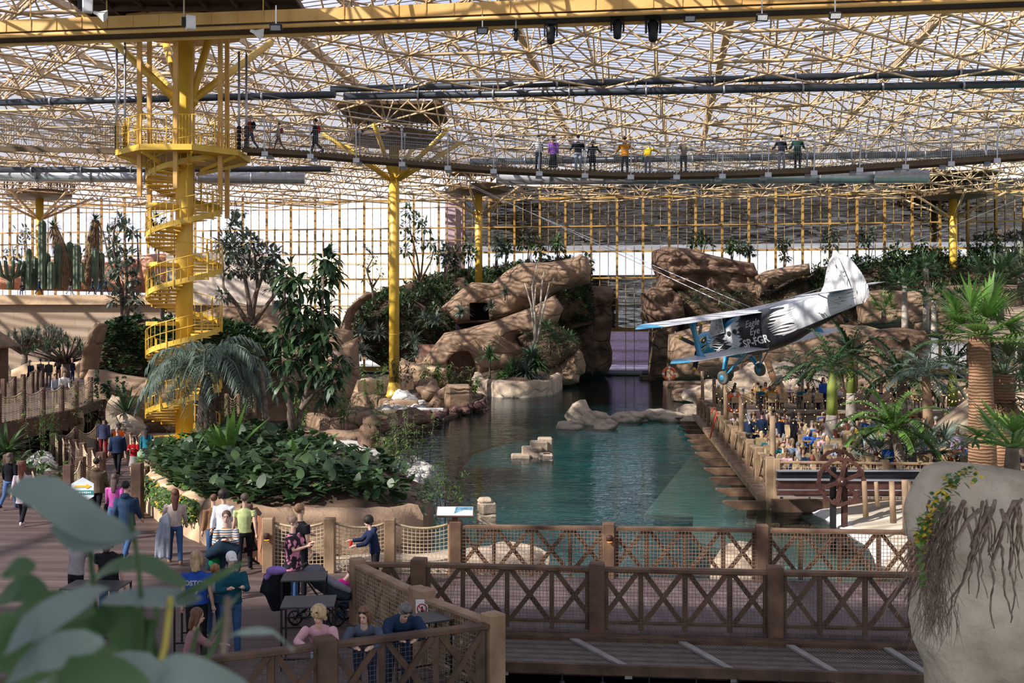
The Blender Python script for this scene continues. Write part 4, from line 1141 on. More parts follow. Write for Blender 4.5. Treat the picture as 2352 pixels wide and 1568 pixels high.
def ropefence(label, pts, m=WOOD, pw=.2, ph=1.2, mode='grid', rope_z=1.08, sag=.22, zb=-.2, grp=None, z=0.0, cell=.1):
    o = V((pts[0][0], pts[0][1], z)); t = thing('rope_fence', label, 'fence', o, 0, grp)
    q = [V((p[0], p[1], 0)) - V((o.x, o.y, 0)) for p in pts]
    for p in q: post(t, p, ph, pw, m, zb)
    for a, b in zip(q, q[1:]):
        d = (b - a).normalized() * pw * .5; a2, b2 = a + d, b - d
        def s(tt): return a2.lerp(b2, tt) + V((0, 0, rope_z + .03 - sag * 4 * tt * (1 - tt)))
        mb = MB(); mb.tube([s(i / 10) for i in range(11)], .028, 6); mb.build('top_rope', ROPE, t)
        mb = MB()
        if mode == 'grid': netting(mb, a2, b2, .02, rope_z, cell, .013, 0, sag)
        else:
            k = 13
            for j in range(k):
                h = .05 + (j / k) * (rope_z - .05)
                mb.tube([a2.lerp(b2, i / 6) + V((0, 0, h - sag * (j / k) * 4 * (i / 6) * (1 - i / 6))) for i in range(7)], .017, 4, cap=False)
            for i in range(1, 6):
                mb.beam(a2.lerp(b2, i / 6), s(i / 6), .012, .012)
        mb.build('rope_net', NETH, t)
    return t


# bridge, far railing
xrail('far timber railing of the bridge with brown netting, beside the turquoise water', [(-1.24, 25.07), (2.12, 24.85), (5.43, 24.6), (8.72, 24.3)], WOOD, NETB, nx=4, cell=.075, nr=.009, netoff=.1)
xrail('near timber railing of the bridge with dark netting, facing the dark ledge', [(-1.72, 20.95), (1.54, 20.55), (4.70, 20.25), (7.85, 20.0)], WOOD, NETG, nx=4, pw=.28, cell=.06, nr=.006)
xrail('short timber railing where the dark-haired child holds a can', [(-2.86, 20.95), (-1.72, 20.95)], WOOD, NETG, nx=2, posts=(0, 0))
xrail('sunlit pale timber railing running from the corner post to the no-entry sign', [(-2.86, 20.95), (-1.55, 18.62)], WOODL, NETH, nx=4, pw=.25, cell=.07, nr=.006)
xrail('pale timber railing between the no-entry sign post and the big outer corner post', [(-1.42, 18.3), (-.28, 16.72)], WOODL, NETH, nx=4, pw=.28, ph=1.24, cell=.07, nr=.006)
xrail('dark timber railing that the three leaning adults rest their arms on', [(-.36, 16.62), (-2.56, 15.55), (-4.6, 14.65), (-7.4, 13.4)], WOODD, NETG, nx=3, pw=.28, cell=.065, nr=.006, posts=(0, 1, 0, 1))
# rope netting beside the gate
ropefence('rope net fence with square posts between the gate and the sign board', [(-5.46, 25.4), (-4.08, 25.35), (-2.72, 25.25), (-1.30, 25.15)], WOODL, .25, 1.22, cell=.085, sag=.1)
# gate
gt = thing('garden_gate', 'reddish plank gate standing ajar beside the rope net fence', 'gate', (-5.52, 25.6, 0))
g0 = V((-6.25, 27.0, 0)) - gt.location; g1 = V((-.12, 0, 0)); g1 = V((-.02, -.05, 0))
post(gt, g0 + V((-.1, .1, 0)), 1.25, .25, WOODD, name='gate_post')
RED = mat('red_plank', (.26, .12, .065), .6, .2, 3, col2=(.38, .19, .11))
for k in range(9):
    c = g0.lerp(g1, (k + .5) / 9 * .94); mb = MB(); mb.beam(c + V((0, 0, .06)), c + V((0, 0, 1.12)), .15, .035, up=(.9, .45, 0)); mb.build('gate_board', RED, gt)
for z in (.25, 1.0):
    mb = MB(); c = g0.lerp(g1, .08); d = g0.lerp(g1, .95); mb.beam(c + V((.05, .03, z)), d + V((.05, .03, z)), .04, .06); mb.build('iron_hinge', BLK, gt)
def glowlamp(p, lab, rz=0):
    t = thing('post_lamp', lab, 'lamp', p, rz)
    mb = MB(); mb.lathe([(.07, .05), (.07, .16), (.05, .18)], (0, -.05, 0), 8); mb.build('lamp_hood', RUST, t)
    em = mat('amber_glow', (1, .35, .08), .5)
    b = em.node_tree.nodes['Principled BSDF']; b.inputs['Emission Color'].default_value = (1, .3, .05, 1); b.inputs['Emission Strength'].default_value = 2.5
    mb = MB(); mb.lathe([(.055, .03), (.055, .05)], (0, -.05, 0), 8); mb.build('lamp_glow', em, t)
glowlamp((-5.46, 25.24, .72), 'small rusty lamp glowing amber on the gate post')
glowlamp((2.12, 24.68, .78), 'small rusty lamp glowing faintly on the second far bridge post')
glowlamp((8.72, 24.14, .78), 'small rusty lamp on the last far bridge post by the big rock')
# sign board at the water
ib = thing('information_board', 'slanted information board with a blue wave picture on the railing post', 'sign', (-1.26, 25.05, 1.2))
mb = MB(); mb.box((0, 0, .05), (.12, .12, .14)); mb.build('board_stem', WOODD, ib)
Rb = Matrix.Rotation(.5, 3, 'X')
mb = MB(); mb.box((0, 0, .2), (.84, .36, .03), M=Rb); mb.build('board_frame', WOODD, ib)
mb = MB(); mb.box(V((0, 0, .2)) + Rb @ V((0, 0, .02)), (.79, .31, .012), M=Rb); mb.build('board_panel', mat('board_white', (.62, .62, .62), .4), ib)
mb = MB(); pz = [(-.02, -.1), (.12, -.02), (.2, .04), (.38, .03), (.38, .14), (.02, .14), (.0, .05)]
mb.add([V((0, 0, .2)) + Rb @ V((x, y, .03)) for x, y in pz], [tuple(range(7))]); mb.build('wave_picture', mat('board_blue', (.05, .16, .25), .4, .5, 6, col2=(.25, .42, .52)), ib)
# no-entry sign
ns = thing('no_entry_sign', 'white sign with a red prohibition ring on the square railing post', 'sign', (-1.44, 18.1, .80), .12)
post(ns, V((.07, .17, -.78)), .45 - .78 + 1.24 - .4, .26, WOOD, -.8, name='post_face') if False else None
mb = MB(); mb.box((0, 0, 0), (.2, .012, .62)); mb.build('sign_plate', WHT, ns)
mb = MB(); mb.lathe([(.085, -.012), (.085, 0)], (0, -.006, .16), 24, M=Matrix.Rotation(PI / 2, 3, 'X')); mb.build('ring', mat('signal_red', (.62, .03, .03), .5), ns)
mb = MB(); mb.lathe([(.062, -.014), (.062, 0)], (0, -.008, .16), 24, M=Matrix.Rotation(PI / 2, 3, 'X')); mb.build('ring_inside', WHT, ns)
mb = MB(); mb.beam((-.05, -.026, .21), (.05, -.026, .11), .006, .018); mb.build('ring_bar', MATS['signal_red'], ns)
mb = MB(); mb.box((0, -.022, .15), (.03, .004, .07)); mb.ell((0, -.022, .195), (.014, .003, .014), 8, 4); mb.build('pictogram', BLK, ns)
# direction sign on walkway post
dg = thing('direction_sign', 'hexagonal white sign with a yellow arrow and teal band on a post', 'sign', (-11.13, 29.35, 1.28), .05)
hexa = [(math.cos(PI / 6 + k * PI / 3) * .33, math.sin(PI / 6 + k * PI / 3) * .33) for k in range(6)]
mb = MB(); mb.add([(x, y_, z) for y_ in (-.02, .02) for x, z in hexa], [tuple(range(6)), tuple(range(11, 5, -1))] + [(k, k + 6, (k + 1) % 6 + 6, (k + 1) % 6) for k in range(6)]); mb.build('sign_plate', mat('sign_pale', (.60, .66, .72), .5), dg)
mb = MB(); mb.box((0, -.026, -.06), (.56, .006, .11)); mb.build('teal_band', mat('sign_teal', (.03, .20, .22), .5), dg)
mb = MB(); mb.box((-.05, -.026, .1), (.3, .006, .05)); mb.add([(.1, -.03, .17), (.1, -.03, .03), (.23, -.03, .1)], [(0, 1, 2)]); mb.build('arrow', mat('sign_yellow', (.75, .45, .03), .5), dg)
xs_ = [-.2, -.15, -.1, -.06, .0, .05, .1, .15, .2]
mb = MB()
for k, x in enumerate(xs_): mb.box((x, -.03, -.06), (.03, .004, .035 if k % 3 else .05))
mb.box((-.01, -.024, -.17), (.2, .004, .03)); mb.build('sign_lettering', WHT, dg)
# ledge beside the bridge
ld = thing('mesh_ledge', 'metal mesh ledge with cross bars running below the near bridge railing', 'ledge', (3, 19.9, -.12))
A0, A1 = V((-1.6, 20.5, 0)), V((9, 19.35, 0)); B0, B1 = V((-.4, 18.75, -.02)), V((9, 17.75, -.02))
MESH = mat('ledge_mesh', (.20, .17, .15), .6, metal=.2)
L0_ = ld.location + V((0, 0, .0)); zz = V((0, 0, 0))
def lq(s, t): return A0.lerp(A1, s).lerp(B0.lerp(B1, s), t) - V((3, 19.9, 0))
mb = MB()
for k in range(190): mb.beam(lq(k / 190, 0), lq((k + 3) / 190, 1), .012, .006)
for k in range(190): mb.beam(lq((k + 3) / 190, 0), lq(k / 190, 1), .012, .006)
mb.build('wire_mesh', MESH, ld)
mb = MB(); mb.add([lq(0, 0) + V((0, 0, -.12)), lq(1, 0) + V((0, 0, -.12)), lq(1, 1) + V((0, 0, -.12)), lq(0, 1) + V((0, 0, -.12))], [(0, 1, 2, 3)]); mb.build('tray', WOODD, ld)
mb = MB(); mb.beam(lq(0, 1), lq(1, 1), .1, .16); mb.beam(lq(0, 0), lq(1, 0), .08, .1); mb.build('edge_timber', WOODD, ld)
for s in (.03, .245, .425, .60, .755, .90):
    mb = MB(); mb.beam(lq(s + .008, 0) + V((0, 0, .03)), lq(s, 1) + V((0, 0, .03)), .13, .04); mb.beam(lq(s, 1) + V((0, -.02, .02)), lq(s, 1) + V((0, -.02, -.14)), .12, .02); mb.build('cross_bar', mat('aluminium', (.30, .28, .27), .4, metal=.3), ld)
for k, s in enumerate((.13, .2, .28, .36, .43, .50, .58, .66, .74, .81, .88)):
    p = lq(s, 1) + V((0, -.05, -.3)); t = thing('underwater_spotlight', 'small black spotlight tube hanging from the ledge edge', 'spotlight', p + V((3, 19.9, -.12)), 0, 'spotlights under the mesh ledge')
    mb = MB(); mb.lathe([(.035, -.14), (.05, -.1), (.05, .1), (.03, .12)], n=10); mb.build('lamp_tube', BLK, t)
    mb = MB(); mb.box((0, 0, .16), (.02, .02, .16)); mb.build('bracket', BLK, t)
br_ = thing('bridge_substructure', 'heavy timber beams and posts carrying the bridge over dark water', 'bridge structure', (3, 20, 0))
mb = MB(); mb.beam(lq(-.05, -.02) + V((0, 0, -.25)) , lq(1, -.02) + V((0, 0, -.25)), .3, .4); mb.build('long_beam', WOODD, br_)
mb = MB(); mb.beam(lq(.0, .92) + V((0, 0, -.72)) , lq(1, .92) + V((0, 0, -.72)), .14, .14); mb.build('lower_rail', BLK, br_)
for s in (.32, .70):
    p = lq(s, .86); mb = MB(); mb.box(p + V((0, -.1, -.62)), (.52, .6, .32)); mb.build('beam_end', WOOD, br_, bevel=.02)
    mb = MB(); mb.box(p + V((0, .4, -2)), (.34, .34, 3)); mb.build('pile', WOODD, br_)
# walkway rope fences
RB = mat('redbrown_post', (.06, .032, .024), .7, .3, 3, col2=(.12, .068, .05))
def gp(*l, z=1.2): return [(G(x, y, z).x, G(x, y, z).y) for x, y in l]
ropefence('rope fence descending to the post with the hexagonal direction sign', gp((17, 1043), (49, 1058), (72, 1074), (106, 1091), (149, 1112), (198, 1128)), RB, .23, 1.2, 'h', sag=.3)
ropefence('long rope fence of many posts on the far side of the round stone pile', gp((113, 988), (126, 994), (142, 999), (156, 1004), (172, 1009), (190, 1016), (210, 1028), (232, 1041)), RB, .22, 1.2, 'h', sag=.25, zb=-.8)
ropefence('rope fence linking the tall post by the walker in the puffy coat', gp((232, 1041), (186, 1052), (157, 1070)), RB, .26, 1.25, 'h', sag=.3)
ropefence('rope fence along the garden side of the walkway down to the vine wall', gp((283, 984), (297, 993), (309, 999), (325, 1004)), RB, .22, 1.2, 'h', sag=.2)
ropefence('rope fence beside the orange bromeliads below the stair base', gp((372, 1016), (388, 1024), (404, 1037), (378, 1046), (356, 1056), (334, 1070), (316, 1083)), RB, .22, 1.2, 'h', sag=.25)
ropefence('far rope fence closing the walkway below the ivy mound', gp((113, 988), (173, 979), (225, 973), (262, 985)), RB, .22, 1.2, 'h', sag=.3)
ropefence('low rope fence between the far fence and the palm trunk', gp((283, 984), (330, 988), (372, 1000)), RB, .2, 1.15, 'h', sag=.3)
mb = MB(); p = G(316, 1190, 0); mb.box((p.x, p.y, .75), (.3, .3, 1.7)); o = mb.build('dark_post', WOODD, bevel=.02); tag(o, 'tall dark square post at the corner of the vine-hung garden wall', 'post')
# raised deck fence
rz_ = 1.75
ropefence('glass-netted rope fence along the edge of the raised deck', [(-20.0, 42), (-20.15, 44.4), (-20.3, 47), (-20.4, 49.2), (-20.45, 51.4), (-20.5, 53.2)], RB, .2, 1.2, 'none' if False else 'h', sag=.15, z=rz_)
ropefence('rope fence on the far side of the raised deck, by the huts', [(-25.6, 57), (-26.4, 60), (-27.2, 63), (-28.2, 66.5), (-29.4, 70), (-30.5, 73.5), (-32, 77)], RB, .22, 1.25, 'h', sag=.15, z=rz_)
ropefence('rope fence joining the raised deck to the rounded brown rock wall', [(-20.5, 53.2), (-21.6, 58)], RB, .22, 1.3, 'h', sag=.15, z=rz_)
ropefence('short rope fence hung beside the dark cave behind the trees', [(P(520, 0, 66).x, 66), (P(548, 0, 66).x, 66), (P(585, 0, 67).x, 67)], WOODL, .18, 1.15, 'grid', sag=.3, z=.6, cell=.16)

# ---- boardwalk railing of the restaurant
b0, b1 = V((8.55, 37.5, 0)), V((12.15, 73.6, 0))
NB = 12; bp = [(b0.lerp(b1, k / NB).x, b0.lerp(b1, k / NB).y) for k in range(NB + 1)]
xrail('long pale timber boardwalk railing running away beside the restaurant terrace', bp, WOODL, None, nx=2, pw=.3, ph=1.25, zb=-1.2, bot=.2, prw=.2)
bt = thing('boardwalk_beams', 'timber edge beam and projecting pointed joists under the boardwalk', 'boardwalk', b0)
mb = MB(); mb.beam(V((-.25, 0, -.12)), b1 - b0 + V((-.25, 0, -.12)), .35, .22); mb.build('edge_beam', WOODL, bt)
for k in range(NB + 1):
    c = (b1 - b0) * (k / NB); mb = MB(); mb.add([V((x, y_, z)) + c for y_ in (-.12, .12) for x, z in ((-.1, -.5), (-1.1, -.5), (-1.55, -.28), (-1.55, -.22), (-.1, -.22))], [(0, 1, 2, 3, 4), (9, 8, 7, 6, 5)] + [(i, i + 5, (i + 1) % 5 + 5, (i + 1) % 5) for i in range(5)])
    mb.build('pointed_joist', WOOD, bt)
    mb = MB(); mb.box(c + V((-.3, 0, -.9)), (.26, .26, 1.2)); mb.build('pile', WOOD, bt)
xrail('timber railing along the front edge of the restaurant terrace behind the steel rails', [(8.75, 37.4), (12.2, 37), (15.6, 36.7), (18.8, 36.5)], WOODL, NETH, nx=4, pw=.22, cell=.12, nr=.01)
mb = MB(); mb.box((15, 37.0, -.35), (13, .3, .5)); tag(mb.build('terrace_edge_beam', WOODD), 'dark timber edge beam under the front of the restaurant terrace', 'beam')
# poles along the boardwalk for lights
POLES = []
for i, (px, yt, yb, lab) in enumerate(((1613, 852, 905, 'thin pole at the far end of the boardwalk'), (1640, 868, 935, 'pole beyond the hanging plane wheel'), (1666, 884, 985, 'pole rising directly under the hanging plane wheel'), (1702, 909, 1005, 'pale pole in the middle of the boardwalk'), (1774, 955, 1065, 'thick pale pole at the near end of the boardwalk'))):
    D = (71, 63, 55, 48.5, 40.8)[i]; p = P(px, yt, D); mb = MB(); zt_ = p.z
    mb.tube([(p.x, p.y, -.3), (p.x + .02, p.y, zt_ * .5), (p.x, p.y, zt_)], [.12, .11, .1], 10); o = mb.build('light_pole', WOODL); tag(o, lab, 'pole'); POLES.append(V((p.x, p.y, zt_)))
# lifebuoy
def buoy(p, r, lab, rot=(PI / 2, 0, 0)):
    t = thing('lifebuoy', lab, 'lifebuoy', p); t.rotation_euler = rot
    ORG = mat('orange_buoy', (.70, .13, .04), .5)
    def ring(a0, a1, m, nm):
        mb = MB(); n = 14
        mb.tube([(r * math.cos(a0 + (a1 - a0) * i / n), r * math.sin(a0 + (a1 - a0) * i / n), 0) for i in range(n + 1)], r * .24, 8); mb.build(nm, m, t)
    for k in range(4):
        ring(k * PI / 2 + .15, (k + 1) * PI / 2 - .15, ORG, 'buoy_ring'); ring(k * PI / 2 - .15, k * PI / 2 + .15, WHT, 'buoy_band')
buoy(P(1687, 925, 58), .42, 'orange lifebuoy hanging on the terrace rail near the boardwalk')
buoy(P(1537, 858, 118), .6, 'small orange lifebuoy leaning on the far rock landing')
mb = MB(); p = P(1633, 990, 56); mb.tube([p + V((0, 0, .9)), p + V((.15, 0, 1.2)), p + V((.3, 0, .9)), p + V((.1, 0, .2)), p + V((-.05, 0, -.35))], .035, 5)
tag(mb.build('red_rope', mat('red_paint', (.55, .03, .03), .5)), 'red rope dangling from the boardwalk railing', 'rope')

# ---- gear wheels and steel rails
def wheel(c, r, lab, rz=0.0, grp=None):
    t = thing('gear_wheel', lab, 'gear wheel', c, rz)
    n = 64; vs = []; 
    for k in range(n):
        a = 2 * PI * k / n; ro = r if (k % 4) < 2 else r * .955
        for y_ in (-.05, .05):
            vs.append((ro * math.cos(a), y_, ro * math.sin(a))); vs.append((r * .84 * math.cos(a), y_, r * .84 * math.sin(a)))
    fs = []
    for k in range(n):
        q = (k + 1) % n; a, b = 4 * k, 4 * q
        fs += [(a, a + 1, b + 1, b), (a + 2, b + 2, b + 3, a + 3), (a, b, b + 2, a + 2), (a + 1, a + 3, b + 3, b + 1)]
    mb = MB(); mb.add(vs, fs); mb.build('toothed_rim', RUST, t)
    for k in range(6):
        a = PI / 3 * k + .35; mb = MB(); mb.beam((.1 * math.cos(a), 0, .1 * math.sin(a)), (r * .88 * math.cos(a), 0, r * .88 * math.sin(a)), .1, .13, up=(0, 1, 0))
        e = V((r * .82 * math.cos(a), 0, r * .82 * math.sin(a))); s = V((-math.sin(a), 0, math.cos(a)))
        mb.beam(e - s * .13, e + s * .13, .1, .07, up=(0, 1, 0)); mb.build('spoke', RUST, t)
    mb = MB(); mb.lathe([(.15, -.09), (.15, .09)], n=16, M=Matrix.Rotation(PI / 2, 3, 'X')); mb.build('hub', RUST, t)
    mb = MB(); mb.lathe([(.03, -.12), (.03, .12)], n=8, M=Matrix.Rotation(PI / 2, 3, 'X')); mb.build('axle', STEEL, t)
    return t
wc = P(1932, 1105, 33.5)
wheel(wc, .73, 'largest rusty gear wheel with six spokes, standing before the steel rails')
wheel(P(1922, 1082, 38.5), .78, 'second rusty gear wheel partly hidden behind the largest one', .15)
wheel(P(2292, 1070, 40), .72, 'rusty gear wheel half hidden behind the palm trunks', .1)
wp_ = thing('wheel_post', 'dark double steel post carrying the largest gear wheel', 'post', (wc.x, wc.y + .25, -1.2))
for s in (-.17, .17):
    mb = MB(); mb.box((s, 0, (wc.z + 1.6) / 2), (.14, .2, wc.z + 1.6)); mb.build('upright', RUST if s > 0 else BLK, wp_)
mb = MB(); mb.box((0, 0, .5), (.7, .5, .3)); mb.build('foot_plate', BLK, wp_)
def srail(px0, px1, y0, y1, D, lab, col=BLK):
    a, b = P(px0, y0, D), P(px1, y1, D + .3); t = thing('steel_rail', lab, 'rail beam', a)
    h = .30; d = b - a
    mb = MB(); mb.beam(V((0, 0, 0)), d, .14, h); mb.build('web', RUST if col is None else col, t)
    mb = MB(); mb.beam(V((0, 0, h / 2)), d + V((0, 0, h / 2)), .28, .035); mb.beam(V((0, 0, -h / 2)), d + V((0, 0, -h / 2)), .28, .03); mb.build('flange', STEEL, t)
srail(1785, 2160, 1092, 1091, 35.5, 'front upper black steel rail with shiny flanges at the terrace edge')
srail(1785, 2160, 1112, 1114, 34.8, 'front lower dark steel rail below the shiny one', None)
srail(1785, 2160, 1127, 1128, 35.4, 'lowest dark steel rail over the sand', None)
srail(1960, 2345, 1072, 1078, 38.6, 'rear dark steel rail running behind the gear wheel', None)
pb = thing('black_projector', 'black loudspeaker box under the steel rails', 'speaker', P(1806, 1112, 36.4)); mb = MB(); mb.box((0, 0, 0), (.58, .4, .42)); mb.build('cabinet', BLK, pb, bevel=.03); mb = MB(); mb.lathe([(.1, -.22), (.13, -.2), (.13, 0)], n=14, M=Matrix.Rotation(-PI / 2, 3, 'X')); mb.build('driver', STEEL, pb)
for i, (px, y0, y1, D, r) in enumerate(((1985, 1130, 1180, 31, .08), (2048, 1130, 1192, 30.5, .09), (2078, 1128, 1220, 30, .1), (2086, 1128, 1184, 31.5, .09), (2012, 1130, 1155, 33, .07))):
    a, b = P(px, y0, D), P(px + 4, y1, D); mb = MB(); mb.tube([b + V((0, 0, -.1)), a + V((0, 0, .3))], [r, r * .85], 8)
    tag(mb.build('slim_trunk', WOODL), ('short pale trunk nearest the gear wheel post', 'pale trunk leaning slightly in the sand', 'grey straight trunk in front of the others on the sand', 'brown trunk just behind the grey one', 'thin trunk at the back of the sand under the rails')[i], 'trunk')
# ================================================================ the hanging biplane
h_, p_, r_ = math.radians(124.4), math.radians(11.17), math.radians(-7.87)
RM = Matrix.Rotation(h_, 3, 'Z') @ Matrix.Rotation(p_, 3, 'Y') @ Matrix.Rotation(r_, 3, 'X')
PS = .853
pln = thing('biplane', 'suspended blue, black and white biplane painted with an eagle head', 'aeroplane', (12.76, 60.0, 5.82))
pln.matrix_world = Matrix.Translation(V((12.76, 60.0, 5.82))) @ RM.to_4x4() @ Matrix.Scale(PS, 4)
BLU = mat('sky_blue_paint', (.05, .30, .52), .35, .08, 1, spec=.5)
WNG = mat('grey_wing_paint', (.50, .52, .56), .45, .1, .8, col2=(.66, .67, .70))


def livery(n, L):
    t = n.new('ShaderNodeTexCoord'); s = n.new('ShaderNodeSeparateXYZ'); L.new(t.outputs['Object'], s.inputs[0])
    mp = n.new('ShaderNodeMapping'); mp.inputs['Scale'].default_value = (.22, .0, 3.2); mp.inputs['Rotation'].default_value = (0, .12, 0); L.new(t.outputs['Object'], mp.inputs[0])
    nz = n.new('ShaderNodeTexNoise'); nz.inputs['Scale'].default_value = 1.6; nz.inputs['Detail'].default_value = 1; L.new(mp.outputs[0], nz.inputs[0])
    def M(op, a, b=None, c=None):
        m = n.new('ShaderNodeMath'); m.operation = op
        for i, v in enumerate((a, b, c)):
            if v is None: continue
            if isinstance(v, (int, float)): m.inputs[i].default_value = v
            else: L.new(v, m.inputs[i])
        return m.outputs[0]
    fx = M('MULTIPLY_ADD', M('SUBTRACT', nz.outputs[0], .5), 5.5, s.outputs[0])
    z = s.outputs[2]
    rear = M('LESS_THAN', fx, -3.0)                      # white feathered tail
    under = M('LESS_THAN', z, M('MULTIPLY_ADD', s.outputs[0], -.13, -1.62))
    rear = M('MULTIPLY', rear, M('SUBTRACT', 1.0, under))
    f2 = M('MULTIPLY_ADD', M('SUBTRACT', nz.outputs[0], .5), 2.0, s.outputs[0])
    band = M('MULTIPLY', M('GREATER_THAN', f2, .45), M('LESS_THAN', f2, 1.6))
    blue = M('GREATER_THAN', s.outputs[0], 2.95)
    top = M('GREATER_THAN', z, M('MULTIPLY_ADD', s.outputs[0], -.35, .62)); top = M('MULTIPLY', top, M('GREATER_THAN', s.outputs[0], .6))
    blue = M('MAXIMUM', blue, top)
    low = M('MULTIPLY', M('LESS_THAN', z, -1.22), M('GREATER_THAN', s.outputs[0], 1.0)); blue = M('MAXIMUM', blue, low)
    wm = M('MAXIMUM', rear, band)
    # dark feather streaks on the tail
    st = n.new('ShaderNodeTexNoise'); m2 = n.new('ShaderNodeMapping'); m2.inputs['Scale'].default_value = (.3, 0, 4.5); m2.inputs['Rotation'].default_value = (0, -.25, 0); L.new(t.outputs['Object'], m2.inputs[0]); L.new(m2.outputs[0], st.inputs[0]); st.inputs['Scale'].default_value = 1.3; st.inputs['Detail'].default_value = 0
    sk = M('LESS_THAN', M('ABSOLUTE', M('SUBTRACT', st.outputs[0], .55)), .012)
    sk = M('MULTIPLY', sk, M('LESS_THAN', s.outputs[0], -6.0))
    c = n.new('ShaderNodeMixRGB'); c.inputs[1].default_value = (.022, .024, .032, 1); c.inputs[2].default_value = (.62, .64, .68, 1); L.new(wm, c.inputs[0])
    c2 = n.new('ShaderNodeMixRGB'); c2.inputs[2].default_value = (.05, .30, .52, 1); L.new(blue, c2.inputs[0]); L.new(c.outputs[0], c2.inputs[1])
    c3 = n.new('ShaderNodeMixRGB'); c3.inputs[2].default_value = (.02, .02, .03, 1); L.new(sk, c3.inputs[0]); L.new(c2.outputs[0], c3.inputs[1])
    p = n.new('ShaderNodeBsdfPrincipled'); p.inputs['Roughness'].default_value = .35; L.new(c3.outputs[0], p.inputs['Base Color']); return p.outputs[0]


LIV = node_mat('eagle_livery', livery)
SEC = [(5.0, -.35, -.65, .2), (4.92, -.02, -1.06, .52), (4.7, .2, -1.24, .72), (4.2, .28, -1.32, .8), (3.4, .3, -1.36, .82), (2.9, .33, -1.5, .87), (2.2, .42, -1.75, .92), (1.6, .6, -1.9, .95), (.5, .68, -1.97, .95), (-1.5, .66, -1.9, .93), (-3, .6, -1.7, .84), (-4.5, .52, -1.3, .64), (-6, .46, -.98, .42), (-7.3, .44, -.68, .24), (-8.0, .42, -.55, .12)]


def sec(x):
    for a, b in zip(SEC, SEC[1:]):
        if a[0] >= x >= b[0]:
            t = (a[0] - x) / (a[0] - b[0]); return [a[i] + (b[i] - a[i]) * t for i in range(4)]
    return SEC[-1] if x < -8 else SEC[0]


def fus_y(x, z):
    _, zt_, zb_, hw = sec(x); c = (zt_ + zb_) / 2; hh = (zt_ - zb_) / 2; e_ = 2.0 if x > 3 else 3.0
    return hw * max(0, 1 - abs((z - c) / hh) ** e_) ** (1 / e_)


mb = MB(); N = 28; xs_ = []
for a, b in zip(SEC, SEC[1:]):
    k = max(1, int((a[0] - b[0]) / .4)); xs_ += [a[0] + (b[0] - a[0]) * j / k for j in range(k)]
xs_.append(-8.0); vs = []
for x in xs_:
    _, zt_, zb_, hw = sec(x); c = (zt_ + zb_) / 2; hh = (zt_ - zb_) / 2; e_ = 2.0 if x > 3 else 3.0
    for j in range(N):
        a = 2 * PI * j / N; cx, sx_ = math.cos(a), math.sin(a); rr = (abs(cx) ** e_ + abs(sx_) ** e_) ** (-1 / e_); vs.append((x, hw * rr * cx, c + hh * rr * sx_))
k = len(xs_); mb.add(vs, [(i * N + j, i * N + (j + 1) % N, (i + 1) * N + (j + 1) % N, (i + 1) * N + j) for i in range(k - 1) for j in range(N)] + [tuple(range(N))[::-1], tuple((k - 1) * N + j for j in range(N))], 0, True)
mb.build('fuselage', LIV, pln)


def wing(name, half, x0, x1, z, dih, th, mats_, seg=20, tap=.12, inc=.21):
    mb = MB(); vs = []; pr = [(0, 0), (.04, .5), (.15, .9), (.35, 1), (.65, .7), (1, .06), (.65, -.35), (.3, -.4), (.08, -.3)]; n = len(pr)
    ys = [-half + 2 * half * i / seg for i in range(seg + 1)]
    for y in ys:
        t = abs(y) / half; e_ = 1 if t < .93 else math.sqrt(max(.02, 1 - ((t - .93) / .07) ** 2)); ch = (x0 - x1) * (1 - tap * t) * e_; mid = (x0 + x1) / 2 + (1 - e_) * .2
        for (c, h) in pr: vs.append((mid + ch / 2 - ch * c, y, z + abs(y) * dih + h * th * e_ + inc * ch * (.5 - c)))
    for i in range(seg):
        for j in range(n):
            mi = 0 if 1 <= j <= 5 and abs(ys[i] + ys[i + 1]) < 1.88 * half else 1
            mb.add([vs[i * n + j], vs[i * n + (j + 1) % n], vs[(i + 1) * n + (j + 1) % n], vs[(i + 1) * n + j]], [(0, 1, 2, 3)], mi, True)
    for i in (0, seg): mb.add(vs[i * n:(i + 1) * n], [tuple(range(n))], 1)
    return mb.build(name, mats_, pln)


wing('upper_wing', 9.6, .95, -1.6, .68, .022, .16, [WNG, BLU])
wing('lower_wing', 7.6, .7, -1.35, -1.6, .022, .14, [WNG, BLU])
wing('tailplane', 3.75, -6.3, -8.0, .48, .01, .09, [WNG, BLU], 12, inc=.1)
for y0, y1 in ((3.2, 8.9), (-8.9, -3.2)):
    mb = MB(); mb.add([(-.85, y0, .68 + abs(y0) * .022), (-.85, y1, .68 + abs(y1) * .022), (-.8, y1, .69 + abs(y1) * .022), (-.8, y0, .69 + abs(y0) * .022)], [(0, 1, 2, 3)]); mb.build('aileron_gap', BLK, pln)


